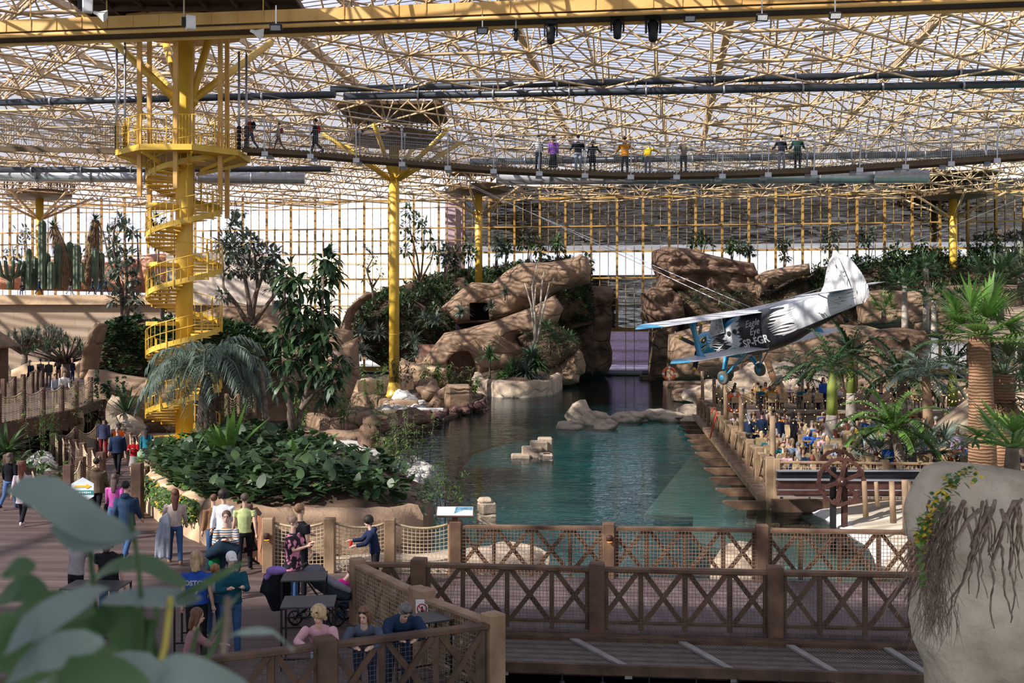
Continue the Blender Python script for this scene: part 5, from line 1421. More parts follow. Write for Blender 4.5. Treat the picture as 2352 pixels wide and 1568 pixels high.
def finmat(n, L):
    t = n.new('ShaderNodeTexCoord'); m2 = n.new('ShaderNodeMapping'); m2.inputs['Scale'].default_value = (1.5, 0, .35); m2.inputs['Rotation'].default_value = (0, .35, 0); L.new(t.outputs['Object'], m2.inputs[0])
    st = n.new('ShaderNodeTexNoise'); st.inputs['Scale'].default_value = 1.5; st.inputs['Detail'].default_value = 0; L.new(m2.outputs[0], st.inputs[0])
    r = n.new('ShaderNodeValToRGB'); L.new(st.outputs[0], r.inputs[0]); e_ = r.color_ramp.elements; e_[0].position = 0; e_[0].color = (.72, .75, .78, 1); e_[1].position = 1; e_[1].color = (.72, .75, .78, 1)
    for c in (.42, .5, .58):
        for d, k in ((-.008, .72), (0, .02), (.004, .02), (.012, .72)): x = e_.new(c + d); x.color = (k, k, k * 1.02, 1)
    p = n.new('ShaderNodeBsdfPrincipled'); p.inputs['Roughness'].default_value = .35; L.new(r.outputs[0], p.inputs['Base Color']); return p.outputs[0]


def plate(name, prof, th, m):
    mb = MB(); n = len(prof); c = (sum(p[0] for p in prof) / n, sum(p[1] for p in prof) / n)
    vs = [(x, s * .02, z) for s in (-1, 1) for x, z in prof] + [(c[0] + (x - c[0]) * .8, s * th, c[1] + (z - c[1]) * .8) for s in (-1, 1) for x, z in prof]
    fs = [(i, (i + 1) % n, n + (i + 1) % n, n + i) for i in range(n)]
    for s, o in ((0, 2 * n), (n, 3 * n)): fs += [(s + i, s + (i + 1) % n, o + (i + 1) % n, o + i) for i in range(n)] + [tuple(o + i for i in range(n))]
    mb.add(vs, fs, 0, False); return mb.build(name, m, pln)


FIN = node_mat('feathered_fin', finmat)
plate('fin', [(-5.3, .35), (-6.0, 1.0), (-6.45, 1.8), (-6.85, 2.35), (-7.25, 2.6), (-7.45, 2.5), (-7.75, .9), (-7.9, -.3), (-7.0, .2)], .09, FIN)
plate('rudder', [(-7.3, 2.62), (-7.8, 2.5), (-8.3, 2.0), (-8.75, 1.1), (-8.95, .3), (-8.9, -.25), (-8.5, -.55), (-7.98, -.55), (-7.83, .9), (-7.5, 2.5)], .08, FIN)
mb = MB(); mb.tube([(-7.0, .2, -.3), (-7.1, 2.0, .45)], .035, 6); mb.build('tail_strut', WNG, pln)
mb = MB(); mb.tube([(-7.0, -.2, -.3), (-7.1, -2.0, .45)], .035, 6); mb.build('tail_strut', WNG, pln)
for s in (1, -1):
    y = 5.4 * s; mb = MB()
    pr = [(.3, .8), (.12, .4), (-.1, .25), (-.7, .2), (-1.1, .22), (-1.45, .55)]
    zs = [.72, .45, .1, -.6, -1.1, -1.5]; vs = []
    for (o_, w_), z in zip([(0, .75), (0, .4), (0, .2), (0, .17), (0, .25), (0, .65)], zs):
        for dx, dy in ((w_ / 2 + .15, 0), (0, .05), (-w_ / 2 - .1, 0), (0, -.05)): vs.append((-.35 + dx, y + dy, z + (.1 if z > 0 else 0)))
    mb.add(vs, [(i * 4 + j, i * 4 + (j + 1) % 4, i * 4 + 4 + (j + 1) % 4, i * 4 + 4 + j) for i in range(5) for j in range(4)], 0, True); mb.build('interplane_strut', BLU, pln)
    mb = MB()
    for a, b in (((.4, .9 * s, .6), (.3, 5.2 * s, -1.45)), ((.3, 5.2 * s, .75), (.5, .9 * s, -1.4)), ((-.8, 5.2 * s, .75), (-.6, .9 * s, -1.4)), ((2.4, .4 * s, .2), (.6, 5.0 * s, .8))): mb.tube([a, b], .012, 4)
    mb.build('bracing_wires', STEEL, pln)
    w0 = V((1.9, 1.7 * s, -2.9)); mb = MB()
    for a in ((1.9, .7 * s, -1.45), (.2, .7 * s, -1.5), (-.4, .8 * s, -1.5)): mb.tube([a, w0 + V((0, -.12 * s, .05))], .06 if a[0] > 1 else .04, 8)
    mb.tube([(1.9, .95 * s, -1.4), w0 + V((0, -.2 * s, .5))], .1, 8); mb.tube([w0 - V((0, .25 * s, 0)), w0 + V((0, .1 * s, 0))], .05, 8); mb.build('gear_leg', BLU, pln)
    RY = Matrix.Rotation(PI / 2, 3, 'X')
    mb = MB(); mb.lathe([(.2, -.14), (.36, -.15), (.43, -.08), (.43, .08), (.36, .15), (.2, .14)], w0, 22, M=RY); tyre = mb.build('tyre', mat('grey_tyre', (.12, .11, .095), .8), pln)
    mb = MB(); mb.lathe([(.05, -.19), (.12, -.18), (.21, -.14), (.21, .14), (.12, .18), (.05, .19)], w0, 16, M=RY); mb.build('wheel_hub', BLU, pln)
mb = MB(); mb.tube([(-6.6, 0, -.7), (-6.9, 0, -1.15)], .05, 6); mb.lathe([(.1, -.06), (.17, -.05), (.17, .05), (.1, .06)], (-6.95, 0, -1.25), 14, M=Matrix.Rotation(PI / 2, 3, 'X')); mb.build('tail_wheel', BLK, pln)
YT = mat('beak_yellow', (.72, .45, .03), .45)
mb = MB(); mb.lathe([(.18, 4.9), (.14, 5.2), (.03, 5.3)], (0, 0, -.5), 12, M=Matrix.Rotation(PI / 2, 3, 'Y')); mb.v = [(x, y, z) for x, y, z in mb.v]; mb.build('spinner', BLK, pln)
for k in range(4):
    a = .5 + k * PI / 2; d = V((0, math.cos(a), math.sin(a))); o_ = V((5.12, 0, -.5)); s = V((.25, -math.sin(a) * .97, math.cos(a) * .97)).normalized()
    mb = MB(); pr = [(.12, .07), (.5, .15), (1.0, .17), (1.5, .15), (1.68, .12)]; vs = []
    for r, w_ in pr: vs += [o_ + d * r - s * w_, o_ + d * r + s * w_ + V((.02, 0, 0))]
    vs2 = [v + V((-.04, 0, 0)) for v in vs]; n = len(vs)
    fs = [(2 * i, 2 * i + 1, 2 * i + 3, 2 * i + 2) for i in range(4)]
    mb.add(vs + vs2, fs + [tuple(n + j for j in f)[::-1] for f in fs]); b_ = mb.build('propeller_blade', BLK, pln)
    mb = MB(); mb.beam(o_ + d * 1.55 + V((-.02, 0, 0)), o_ + d * 1.7 + V((-.02, 0, 0)), .26, .07, up=(1, 0, 0)); mb.build('yellow_tip', YT, b_)
# cockpit
mb = MB(); cv = [(3.2, .6, .15), (3.2, -.6, .15), (2.7, -.66, .85), (2.7, .66, .85), (1.5, 1.0, .75), (1.5, 1.06, -.15), (2.9, .98, -.2), (1.5, -1, .75), (1.5, -1.06, -.15), (2.9, -.98, -.2)]
mb.add(cv, [(0, 1, 2, 3), (0, 3, 6), (3, 4, 5, 6), (1, 9, 2), (2, 9, 8, 7), (3, 2, 7, 4)]); mb.build('cockpit_glass', mat('cockpit_glazing', (.10, .12, .13), .15, .6, 6, col2=(.35, .38, .40), spec=.8), pln)
mb = MB()
for a, b in ((0, 3), (3, 4), (0, 6), (6, 5), (5, 4), (3, 6), (0, 1), (1, 2), (2, 3)): mb.tube([V(cv[a]) * 1.003, V(cv[b]) * 1.003], .022, 5)
for t in (.33, .66): mb.tube([V(cv[3]).lerp(V(cv[4]), t), V(cv[6]).lerp(V(cv[5]), t)], .015, 5)
mb.build('cockpit_frame', WNG, pln)


def decal(name, poly, m, off=.012, side=1):
    st = .06; xs = [p[0] for p in poly]; zs = [p[1] for p in poly]
    pl = []
    for i in range(len(poly)):
        a, b = V(poly[i]), V(poly[(i + 1) % len(poly)]); k = max(1, int((b - a).length / .1))
        for j in range(k): pl.append(a.lerp(b, j / k))
    vo, eo, fo, *_ = geometry.delaunay_2d_cdt(pl, [(i, (i + 1) % len(pl)) for i in range(len(pl))], [], 1, 1e-5)
    mb = MB(); mb.add([(p[0], side * (fus_y(p[0], p[1]) + off), p[1]) for p in vo], [tuple(f) for f in fo]); return mb.build(name, m, pln)


# crop of the nose measured in the side plane
decal('beak', [(4.85, -1.013), (4.81, -0.725), (4.6, -0.475), (4.3, -0.312), (4.0, -0.1), (3.75, -0.037), (3.6, -0.312), (3.55, -0.688), (3.75, -0.763), (4.05, -0.812), (4.35, -0.887), (4.55, -1.062), (4.63, -1.262), (4.79, -1.188)], YT)
decal('mouth_line', [(4.45, -0.688), (3.95, -0.65), (3.55, -0.575), (3.55, -0.625), (3.95, -0.7), (4.45, -0.725)], BLK, .02)
decal('eye_patch', [(3.9, -0.188), (3.55, -0.037), (3.45, -0.312), (3.7, -0.475), (3.95, -0.413)], BLK, .022)
decal('eye', [(3.8, -0.263), (3.65, -0.188), (3.57, -0.287), (3.7, -0.363)], WHT, .032)
rr = random.Random(4)
for k in range(11):
    z0 = -.1 - k * .115; x0 = 3.4 - .02 * k; pts = []; ln = 1.2 + rr.uniform(-.3, .3); up = []; dn = []
    for j in range(9):
        t = j / 8; x = x0 - ln * t; z = z0 + .09 * math.sin(t * 6 + k) + .06 * t; w_ = .035 * (1 - t) + .004; up.append((x, z + w_)); dn.append((x, z - w_))
    decal('white_feather', up + dn[::-1], WHT, .018)
for k in range(9):
    z0 = .15 - k * .16; up = []; dn = []
    for j in range(8):
        t = j / 7; x = -1.9 - .25 * abs(k - 4) * .3 - 1.9 * t; z = z0 + .1 * t + .05 * math.sin(t * 5 + k); w_ = .06 * math.sin(PI * t) ** .6 + .004; up.append((x, z + w_)); dn.append((x, z - w_))
    decal('white_feather', up + dn[::-1], WHT, .018)
for k, (x, z) in enumerate(((1.25, -.3), (.75, -.27), (.25, -.24), (-2.0, -.1))):
    mb = MB(); mb.lathe([(.17, -.02), (.17, .03), (.14, .035)], (x, fus_y(x, z), z), 16, M=Matrix.Rotation(-PI / 2, 3, 'X')); mb.build('porthole', mat('window_dark', (.03, .032, .03), .15, spec=.8), pln)


def lettering(txt, x, z, size, shear=0.0, m=None, name='lettering', thick_=0.0, wscale=1.0):
    cu = bpy.data.curves.new(name, 'FONT'); cu.body = txt; cu.size = size; cu.shear = shear; cu.resolution_u = 3; cu.offset = thick_
    o = bpy.data.objects.new('t', cu); C.objects.link(o); dg = bpy.context.evaluated_depsgraph_get(); dg.update()
    me = bpy.data.meshes.new_from_object(o.evaluated_get(dg)); bpy.data.objects.remove(o)
    me.name = name
    for v in me.vertices:
        xx = x - v.co.x * wscale; zz = z + v.co.y; v.co = (xx, fus_y(xx, zz) + .06, zz)
    me.materials.clear(); me.materials.append(m or WHT); ob = bpy.data.objects.new(name, me); C.objects.link(ob); ob.parent = pln; return ob


lettering('SP-FGR', .25, -1.38, .66, thick_=.02, name='registration_letters')
lettering('Eagle', -.2, -.22, .58, .35, name='name_lettering')
lettering('Eye', -.45, -.74, .58, .35, name='name_lettering')
# suspension cables
def cable(a, b, lab, r=.022):
    mb = MB(); mb.tube([a, b], r, 5); tag(mb.build('suspension_cable', STEEL), lab, 'cable')
def wpt(x, y, z): return V((12.76, 60, 5.82)) + RM @ (V((x, y, z)) * PS)
cable(wpt(.2, .6, .9), P(1030, 400, 118), 'pale cable running from the upper wing up to the roof over the hill')
cable(wpt(.2, -.6, .9), P(1010, 398, 120), 'thin twin of the cable rising over the hill')
cable(wpt(-7.2, 0, 1.5), P(2420, 425, 110), 'cable from the tail fin up to the roof beyond the yellow column')
cable(wpt(-.5, -1, .9), P(1925, 650, 66), 'thin guy wire along the far wing')

# ================================================================ huts, big near rock
THA = mat('thatch', (.22, .16, .11), .95, .3, 2.5, bump=.05, bscale=9, col2=(.36, .28, .20), stretch=(1, 1, .25))
def hut(name, c, rad, zb, zt_, lab, posts=8, pr=.8, n=20):
    t = thing(name, lab, 'hut', c)
    mb = MB(); mb.lathe([(rad * .96, zb - .35), (rad, zb - .2), (rad * .99, zb), (rad * .6, zb + (zt_ - zb) * .5), (rad * .2, zb + (zt_ - zb) * .9), (.1, zt_)], n=n); mb.build('thatched_roof', THA, t)
    for k in range(posts):
        a = 2 * PI * k / posts + .3; x, y = math.cos(a) * rad * pr, math.sin(a) * rad * pr; mb = MB(); mb.tube([(x, y, 0), (x, y, zb)], .12, 8); mb.build('post', WOODL, t)
    return t
c = P(2420, 1000, 44); hut('thatched_kiosk', (c.x, c.y, 0), 4.3, 1.75, 4.6, 'round thatched kiosk roof at the restaurant, cut by the picture edge')
c = P(2285, 960, 54); hut('small_thatched_kiosk', (c.x + .8, c.y, 0), 2.6, 1.6, 3.0, 'small thatched kiosk roof behind the pair of tall palm trunks', 6)
t = thing('thatched_pavilion', 'large thatched pavilion with a sloping straw roof among the palms', 'pavilion', P(2300, 880, 84))
o_ = t.location; mb = MB()
a = [P(2165, 770, 84), P(2380, 778, 84), P(2380, 706, 92), P(2262, 704, 92)]; a = [p - o_ for p in a]
lo = [p + V((0, 0, -.5)) for p in a]
mb.add(a + lo, [(0, 1, 2, 3), (7, 6, 5, 4), (0, 4, 5, 1), (0, 3, 7, 4)]); mb.build('thatched_roof', THA, t)
for px in (2325, 2343, 2300, 2280):
    p = P(px, 880, 85) - o_; mb = MB(); mb.tube([(p.x, p.y, -.6), (p.x, p.y, 3.2)], .2, 8); mb.build('post', WOODL, t)
mb = MB(); p = P(2200, 832, 86) - o_; mb.box((5, 2.5, 2.6), (9, .4, .5)); mb.build('eave_beam', WOODD, t)
for (px, lab) in ((2120, 'brown upright post of the dark restaurant doorway'), (2188, 'second brown upright post by the boulders under the string lights')):
    p = G(px, 960, .9); mb = MB(); mb.tube([(p.x, 70, .5), (p.x, 70, 4.2)], .16, 8); tag(mb.build('door_post', WOOD), lab, 'post')
t = thing('timber_hut', 'timber hut with thatched eaves on the raised deck at the picture edge', 'hut', (P(0, 850, 72).x - 3.5, 73, 1.75))
mb = MB(); mb.box((0, 0, 1.5), (5.4, 4, 3)); mb.build('plank_wall', planks('hut_planks', (.16, .09, .055), (.24, .15, .09), .2, 'z'), t)
mb = MB(); mb.lathe([(3.9, 2.55), (4.0, 2.75), (2.0, 4.2), (1.2, 5.2), (.2, 5.6)], n=16); mb.build('thatched_roof', THA, t)
mb = MB(); mb.box((2.35, -2.02, 1.1), (.9, .06, 2.2)); mb.build('doorway', BLK, t)
# near rock
NR = mat('sandy_plaster', (.33, .275, .20), .95, .12, 1.3, bump=.10, bscale=4, col2=(.50, .44, .345))
nro, NRV, NRF = slab_rock('overhanging_rock', [(2165, 1085), (2215, 1072), (2270, 1076), (2330, 1083), (2420, 1100), (2440, 1640), (2178, 1640), (2170, 1560), (2140, 1500), (2128, 1440), (2138, 1380), (2158, 1340), (2150, 1300), (2112, 1240), (2118, 1180), (2140, 1120)], 12.6, 2.2, NR, bulge=.7, rough=.10, step=.07, seed=90)
tag(nro, 'pale sandy overhanging rock hung with roots, close by at the picture corner', 'rock')
for v in nro.data.vertices:
    x, y, z = v.co
    if y > 13.7: v.co.x += 1.3; v.co.z -= .5
    v.co.x += 0; v.co.y += -.08 * fbm(V((x * 2.2, z * 2.2, 2)), 4) - (.16 * math.exp(-((z - 2.9) / .3) ** 2))
rr = random.Random(11)
rts = thing('hanging_roots', 'tangle of brown roots and twigs hanging down the near rock', 'roots', P(2200, 1200, 12.2)); o_ = rts.location
nb = [0]
def root(px, py_, n, r, dx, m=WOOD, d=11.85):
    pts = []; x, y = px, py_
    dd = rr.uniform(-.06, .06)
    for i in range(n):
        t = i / n; pts.append(P(x, y, d + dd + .25 * t * (1 if px > 2150 else 0) + .03 * math.sin(i * 1.3)) - o_); x += dx + rr.uniform(-7, 7); y += rr.uniform(12, 24)
    mb = MB(); mb.tube(pts, [max(.0035, 1.4 * r * (1 - .75 * i / n)) for i in range(n)], 6); mb.build('root', m, rts)
RT = mat('root_bark', (.12, .085, .065), .85, .3, 9, bump=.004, bscale=30, col2=(.24, .18, .14))
for k in range(34): root(rr.uniform(2135, 2352), rr.uniform(1145, 1180), rr.randint(6, 14), rr.uniform(.006, .016), rr.uniform(-6, 3), RT)
for k in range(20): root(rr.uniform(2150, 2200), rr.uniform(1150, 1200), rr.randint(8, 15), rr.uniform(.006, .013), rr.uniform(-12, -4), RT, 11.7)
for px, py_, n, r, dx in ((2270, 1165, 14, .02, -7), (2300, 1170, 16, .016, 1), (2330, 1150, 18, .018, -2), (2250, 1170, 12, .019, -9), (2215, 1150, 9, .02, -8)): root(px, py_, n, r, dx, RT, 11.8)
mb = MB(); mf = MB(); md = MB()
for k in range(460):
    px = rr.gauss(2150, 22); py_ = rr.uniform(1180, 1420); px = min(px, 2215)
    p = P(px, py_, rr.uniform(11.6, 12.1)) - o_; d = V((rr.uniform(-.6, .3), rr.uniform(-.4, .2), -1))
    md.tube([p, p + d * rr.uniform(.07, .16), p + d * rr.uniform(.2, .42) + V((rr.uniform(-.05, .05), 0, 0))], [.004, .003, .0015], 3, cap=False)
o = md.build('fine_twigs', RT, rts); o['kind'] = 'stuff'
vl = []
for k in range(330):
    t = rr.random(); px = 2240 - 130 * t ** .8 + rr.gauss(0, 9); py_ = 1076 + 170 * t ** 1.6 + rr.gauss(0, 10)
    if rr.random() < .25: px = 2125 - rr.random() * 14; py_ = rr.uniform(1180, 1350)
    p = P(px, py_, 11.55 + rr.uniform(-.06, .14) + (.55 if py_ < 1095 else 0)); (mf if rr.random() < .3 else mb).leaf(p, (rr.uniform(-1, 1), rr.uniform(-1, .2), rr.uniform(-.6, .6)), rr.uniform(.05, .1), rr.uniform(.042, .07), .3, 2, 0)
vt = thing('trailing_vine', 'green and yellow trailing vine creeping over the top of the near rock', 'vine')
o = mb.build('green_leaves', mat('vine_green', (.05, .13, .03), .5, .3, 3, col2=(.13, .24, .06), trans=.2), vt); o['kind'] = 'stuff'
o = mf.build('yellow_leaves', mat('vine_yellow', (.55, .33, .02), .5, .3, 5, col2=(.70, .52, .05), trans=.2), vt); o['kind'] = 'stuff'
# ================================================================ plants
def lf(name, c1, c2, tr=.25, rough=.45): return mat(name, c1, rough, .2, 1.3, col2=c2, trans=tr, spec=.45)
L_DK = lf('dark_leaf', (.018, .045, .02), (.05, .10, .035)); L_MD = lf('mid_leaf', (.035, .08, .025), (.09, .155, .05))
L_GY = lf('grey_leaf', (.07, .10, .075), (.16, .20, .15)); L_BR = lf('bright_leaf', (.07, .17, .03), (.16, .30, .06), .35)
L_PL = lf('palm_leaf', (.03, .085, .03), (.09, .17, .06)); L_OL = lf('olive_leaf', (.06, .085, .03), (.13, .16, .06))
L_BL = lf('blue_palm_leaf', (.09, .13, .10), (.20, .26, .20)); L_DEAD = lf('dry_leaf', (.14, .085, .045), (.26, .18, .10), .1, .9)
BARK = mat('tree_bark', (.09, .065, .05), .9, .3, 6, bump=.01, bscale=20, col2=(.20, .155, .12)); BARKP = mat('pale_bark', (.30, .26, .22), .9, .3, 5, bump=.01, bscale=18, col2=(.46, .41, .36))
def ringbark(n, L):
    t = n.new('ShaderNodeTexCoord'); w_ = n.new('ShaderNodeTexWave'); w_.bands_direction = 'Z'; w_.inputs['Scale'].default_value = 3.4; w_.inputs['Distortion'].default_value = 4; L.new(t.outputs['Object'], w_.inputs[0])
    r = n.new('ShaderNodeValToRGB'); r.color_ramp.elements[0].color = (.16, .085, .045, 1); r.color_ramp.elements[1].color = (.30, .165, .09, 1); L.new(w_.outputs[0], r.inputs[0])
    p = n.new('ShaderNodeBsdfPrincipled'); p.inputs['Roughness'].default_value = .9; L.new(r.outputs[0], p.inputs['Base Color']); b_ = n.new('ShaderNodeBump'); b_.inputs['Distance'].default_value = .03; L.new(w_.outputs[0], b_.inputs['Height']); L.new(b_.outputs[0], p.inputs['Normal']); return p.outputs[0]
RBARK = node_mat('ringed_palm_bark', ringbark)
GST = mat('green_palm_stem', (.16, .22, .04), .5, .2, 1.5, col2=(.30, .34, .08))
pr_ = random.Random(99)
ru = pr_.uniform
def rdir(zmin=-1, zmax=1):
    z = ru(zmin, zmax); a = ru(0, 2 * PI); r = math.sqrt(1 - z * z); return V((r * math.cos(a), r * math.sin(a), z))


def cover(name, SV, SF, n, m, ln, label, up=.7, hgt=(.02, .3), seg=2, wr=.6, filt=None, kind='stuff', cat='foliage', m2=None):
    """leaves growing out of a soil surface"""
    tri = []
    for f in SF:
        f = list(f); a, b, c = SV[f[0]], SV[f[1]], SV[f[2]]; tri.append(((b - a).cross(c - a).length / 2, a, b, c))
    tot = 0; cum = []
    for t in tri: tot += t[0]; cum.append(tot)
    import bisect
    mb = MB(); k = 0; tries = 0
    while k < n and tries < n * 4:
        tries += 1; t = tri[min(len(tri) - 1, bisect.bisect(cum, ru(0, tot)))]; a, b = ru(0, 1), ru(0, 1)
        if a + b > 1: a, b = 1 - a, 1 - b
        p = t[1] + (t[2] - t[1]) * a + (t[3] - t[1]) * b
        if filt and not filt(p): continue
        nn = (t[2] - t[1]).cross(t[3] - t[1]).normalized()
        if nn.y > 0: nn = -nn
        if noise.noise(p * .55) < (-.28 if ln != .34 else -.5): continue
        nn = (nn + V((0, 0, up))).normalized(); q = p + nn * ru(*hgt); d = (rdir(-.3, .7) + nn * .5 + V((0, -.35, 0))); l_ = ln * ru(.6, 1.3)
        mb.leaf(q, d, l_, l_ * wr * ru(.8, 1.2), .35, seg, 1 if m2 and pr_.random() < .25 else 0); k += 1
    o = mb.build(name, [m, m2] if m2 else m); return tag(o, label, cat, None, kind)


def cluster(mb, c, r, n, ln, wr=.45, seg=3, mi=0, droop=.4, flat=1.0):
    for _ in range(n):
        d = rdir(-.6, 1); p = c + V((d.x * r, d.y * r, d.z * r * flat)) * ru(.3, 1) ** .5; l_ = ln * ru(.6, 1.3)
        mb.leaf(p, (d + rdir() * .6 + V((0, 0, -.2))), l_, l_ * wr, droop, seg, mi)


def tree(name, label, base, trunks, crowns, m, ln, dens, bark=BARK, cat='tree', wr=.45, group=None, droop=.4, m2=None, r0=.1):
    t = thing(name, label, cat, base, 0, group)
    for tr in trunks:
        mb = MB(); k = len(tr); mb.tube([V(p) for p in tr], [r0 * (1 - .75 * i / (k - 1)) for i in range(k)], 7); mb.build('trunk', bark, t)
    mb = MB(); tops = [V(p) for tr in trunks for p in tr[1:]]
    for (x, y, z, r) in crowns:
        c = V((x, y, z)); q = min(tops, key=lambda p: (p - c).length + .6 * max(0, p.z - c.z + r * .5) * 2)
        mb.tube([q, q.lerp(c, .6) + V((0, 0, -.1 * r)), c], [r0 * .35, r0 * .22, r0 * .08], 5)
        for _ in range(3): mb.tube([q.lerp(c, .7), c + rdir() * r * .7], [r0 * .12, r0 * .05], 4)
    mb.build('branches', bark, t)
    mb = MB()
    for (x, y, z, r) in crowns: cluster(mb, V((x, y, z)), r * 1.08, int(dens * r * r * 2.3), ln, wr, 3, 0, droop)
    mb.build('foliage', m, t); return t


def pxtree(name, label, bpx, bpy, D, trunk_px, crown_px, m, ln, dens, depth=1.0, **k):
    """trunks and crown clumps measured in the photograph at distance D, spread in depth"""
    b = P(bpx, bpy, D)
    trs = [[P(x, y, D) - b + V((0, ru(-.3, .3) * depth if i else 0, 0)) for i, (x, y) in enumerate(tr)] for tr in trunk_px]
    cr = []
    for x, y, r in crown_px: p = P(x, y, D) - b; cr.append((p.x, ru(-1, 1) * depth, p.z, r * D / F))
    return tree(name, label, b, trs, cr, m, ln, dens, **k)


def fan(mb, c, d, R, n=16, mi=0, spread=2.0, droop=.35):
    d = d.normalized(); s = d.cross(V((0, 0, 1)));
    if s.length < .1: s = V((1, 0, 0))
    s.normalize(); u = s.cross(d).normalized()
    st = c + d * R * .9 + V((0, 0, -.12 * R)); mb.tube([c, c + d * R * .5, st], [.02, .015, .01], 4, mi, cap=False)
    for i in range(n):
        a = -spread + 2 * spread * i / (n - 1); dd = d * math.cos(a) + s * math.sin(a) + u * .15
        mb.leaf(st, dd, R * (.95 - .25 * abs(a) / spread), R * .09, droop, 3, mi)


def frond(mb, c, d, R, n=22, mi=0, droop=.9, ll=.3, sag=.35, w_=.035):
    d = d.normalized(); pts = [c.copy()]; cur = c.copy(); dd = d.copy(); K = 8
    for i in range(K): cur = cur + dd * R / K; dd = (dd + V((0, 0, -droop / K * (1 + i * .25)))).normalized(); pts.append(cur.copy())
    mb.tube(pts, [.022 * R / 2 * (1 - .8 * i / K) + .004 for i in range(K + 1)], 4, mi, cap=False)
    for i in range(n):
        t = .12 + .88 * i / n; f = t * K; j = min(K - 1, int(f)); p = pts[j].lerp(pts[j + 1], f - j); ax = (pts[j + 1] - pts[j]).normalized()
        s = ax.cross(V((0, 0, 1)));
        if s.length < .1: s = V((1, 0, 0))
        s.normalize()
        for q in (-1, 1): mb.leaf(p, s * q + ax * .7 + V((0, 0, ru(-.1, .25))), ll * R * (1.1 - .6 * t) * ru(.8, 1.1), w_ * R, sag, 2, mi)


def palm(name, label, base, h, r, R, kind='fan', n=20, m=L_PL, bark=BARK, skirt=0, lean=(0, 0), group=None, stem=0, zr=(-.35, .95), sub=16, cat='palm tree', droop=.9):
    t = thing(name, label, cat, base, 0, group); top = V((lean[0], lean[1], h))
    mb = MB(); K = 7; pts = [V((lean[0] * (i / K) ** 1.3, lean[1] * i / K, h * i / K)) for i in range(K + 1)]
    mb.tube(pts, [r * (1.25 - .35 * i / K) for i in range(K + 1)], 12); mb.build('trunk', bark, t)
    if stem: mb = MB(); mb.tube([top - V((0, 0, .05)), top + V((0, 0, stem * .6)), top + V((0, 0, stem))], [r * .95, r * .8, r * .3], 10); mb.build('crownshaft', GST, t); top = top + V((0, 0, stem))
    mb = MB()
    for i in range(n):
        z = zr[0] + (zr[1] - zr[0]) * (i + .5) / n; a = i * 2.4 + ru(-.2, .2); rr_ = math.sqrt(max(.02, 1 - z * z)); d = V((rr_ * math.cos(a), rr_ * math.sin(a), z))
        if kind == 'fan': fan(mb, top, d, R * ru(.42, .55), sub)
        else: frond(mb, top, d + V((0, 0, .25)), R * ru(.85, 1.1), sub, droop=droop)
    mb.build('crown', m, t)
    if skirt:
        mb = MB()
        for i in range(skirt): a = ru(0, 6.28); fan(mb, top + V((0, 0, -.1)), V((math.cos(a) * .5, math.sin(a) * .5, -1)), R * .35, 8, droop=.5)
        mb.build('dry_skirt', L_DEAD, t)
    return t


def rosette(mb, c, n, ln, w_, droop=.5, zr=(.05, 1), seg=3, mi=0):
    for i in range(n):
        z = ru(*zr); a = ru(0, 6.28); q = math.sqrt(max(0, 1 - z * z)); mb.leaf(c, (q * math.cos(a), q * math.sin(a), z), ln * ru(.7, 1.1), w_, droop, seg, mi)


def plant(name, label, base, n, ln, w_, m, droop=.5, cat='plant', stems=(), group=None, zr=(.05, 1), bark=BARK):
    t = thing(name, label, cat, base, ru(0, 6), group)
    tips = [V((0, 0, .05))]
    if stems:
        tips = []
        for (x, y, z) in stems: mb = MB(); mb.tube([(0, 0, 0), (x * .5, y * .5, z * .55), (x, y, z)], [.09, .07, .06], 7); mb.build('stem', bark, t); tips.append(V((x, y, z)))
    mb = MB()
    for q in tips: rosette(mb, q, n, ln, w_, droop, zr)
    mb.build('leaves', m, t); return t


# ---- leaf covers
cover('bed_foliage', BEDV, BEDF, 7500, L_DK, .34, 'mass of dark broad leaves filling the raised garden bed', up=.9, hgt=(.02, .5), seg=4, wr=.7, filt=lambda p: p.y > 27.8, m2=L_MD)
cover('ivy_foliage', IVYV, IVYF, 6500, L_DK, .36, 'dense dark ivy carpeting the steep mound behind the staircase tower', up=.3, hgt=(.02, .3), m2=L_MD)
cover('hill_foliage', HILLV, HILLF, 17000, L_MD, .6, 'low green ground cover spread over the planted hill', up=.5, hgt=(.02, .5), m2=L_GY, wr=.4, filt=lambda p: p.z > 2.2)
for k_, (lab, n, m_, m2_) in {'planted_bank': ('bushy ground cover on the bank below the mirrored glass', 11000, L_DK, L_OL)}.items():
    for kk, (fv, fo) in SURF.items():
        if kk.startswith(k_): cover('bank_foliage', fv, fo, n, m_, .55, lab, up=.6, hgt=(.05, 1.0), m2=m2_, wr=.45)
for kk, (fv, fo) in SURF.items():
    if kk.startswith('slope_bed'): cover('slope_foliage', fv, fo, 5500 if fv[0].x > 12 else 1100, L_OL, .4, 'sparse low plants on the dark soil slope' + (' under the mesa rock' if fv[0].x > 12 else ' in front of the tall cliff'), up=.7, hgt=(0, .3), wr=.3)
cover('planter_foliage', LBV, LBF, 700, L_MD, .3, 'low green plants between the two rope railings', up=.9, hgt=(0, .5), m2=L_BR)
cover('island_foliage', ISLV, ISLF, 500, L_OL, .3, 'low weeds around the yuccas of the island planter', up=.9, hgt=(0, .2), wr=.3)
mb = MB()
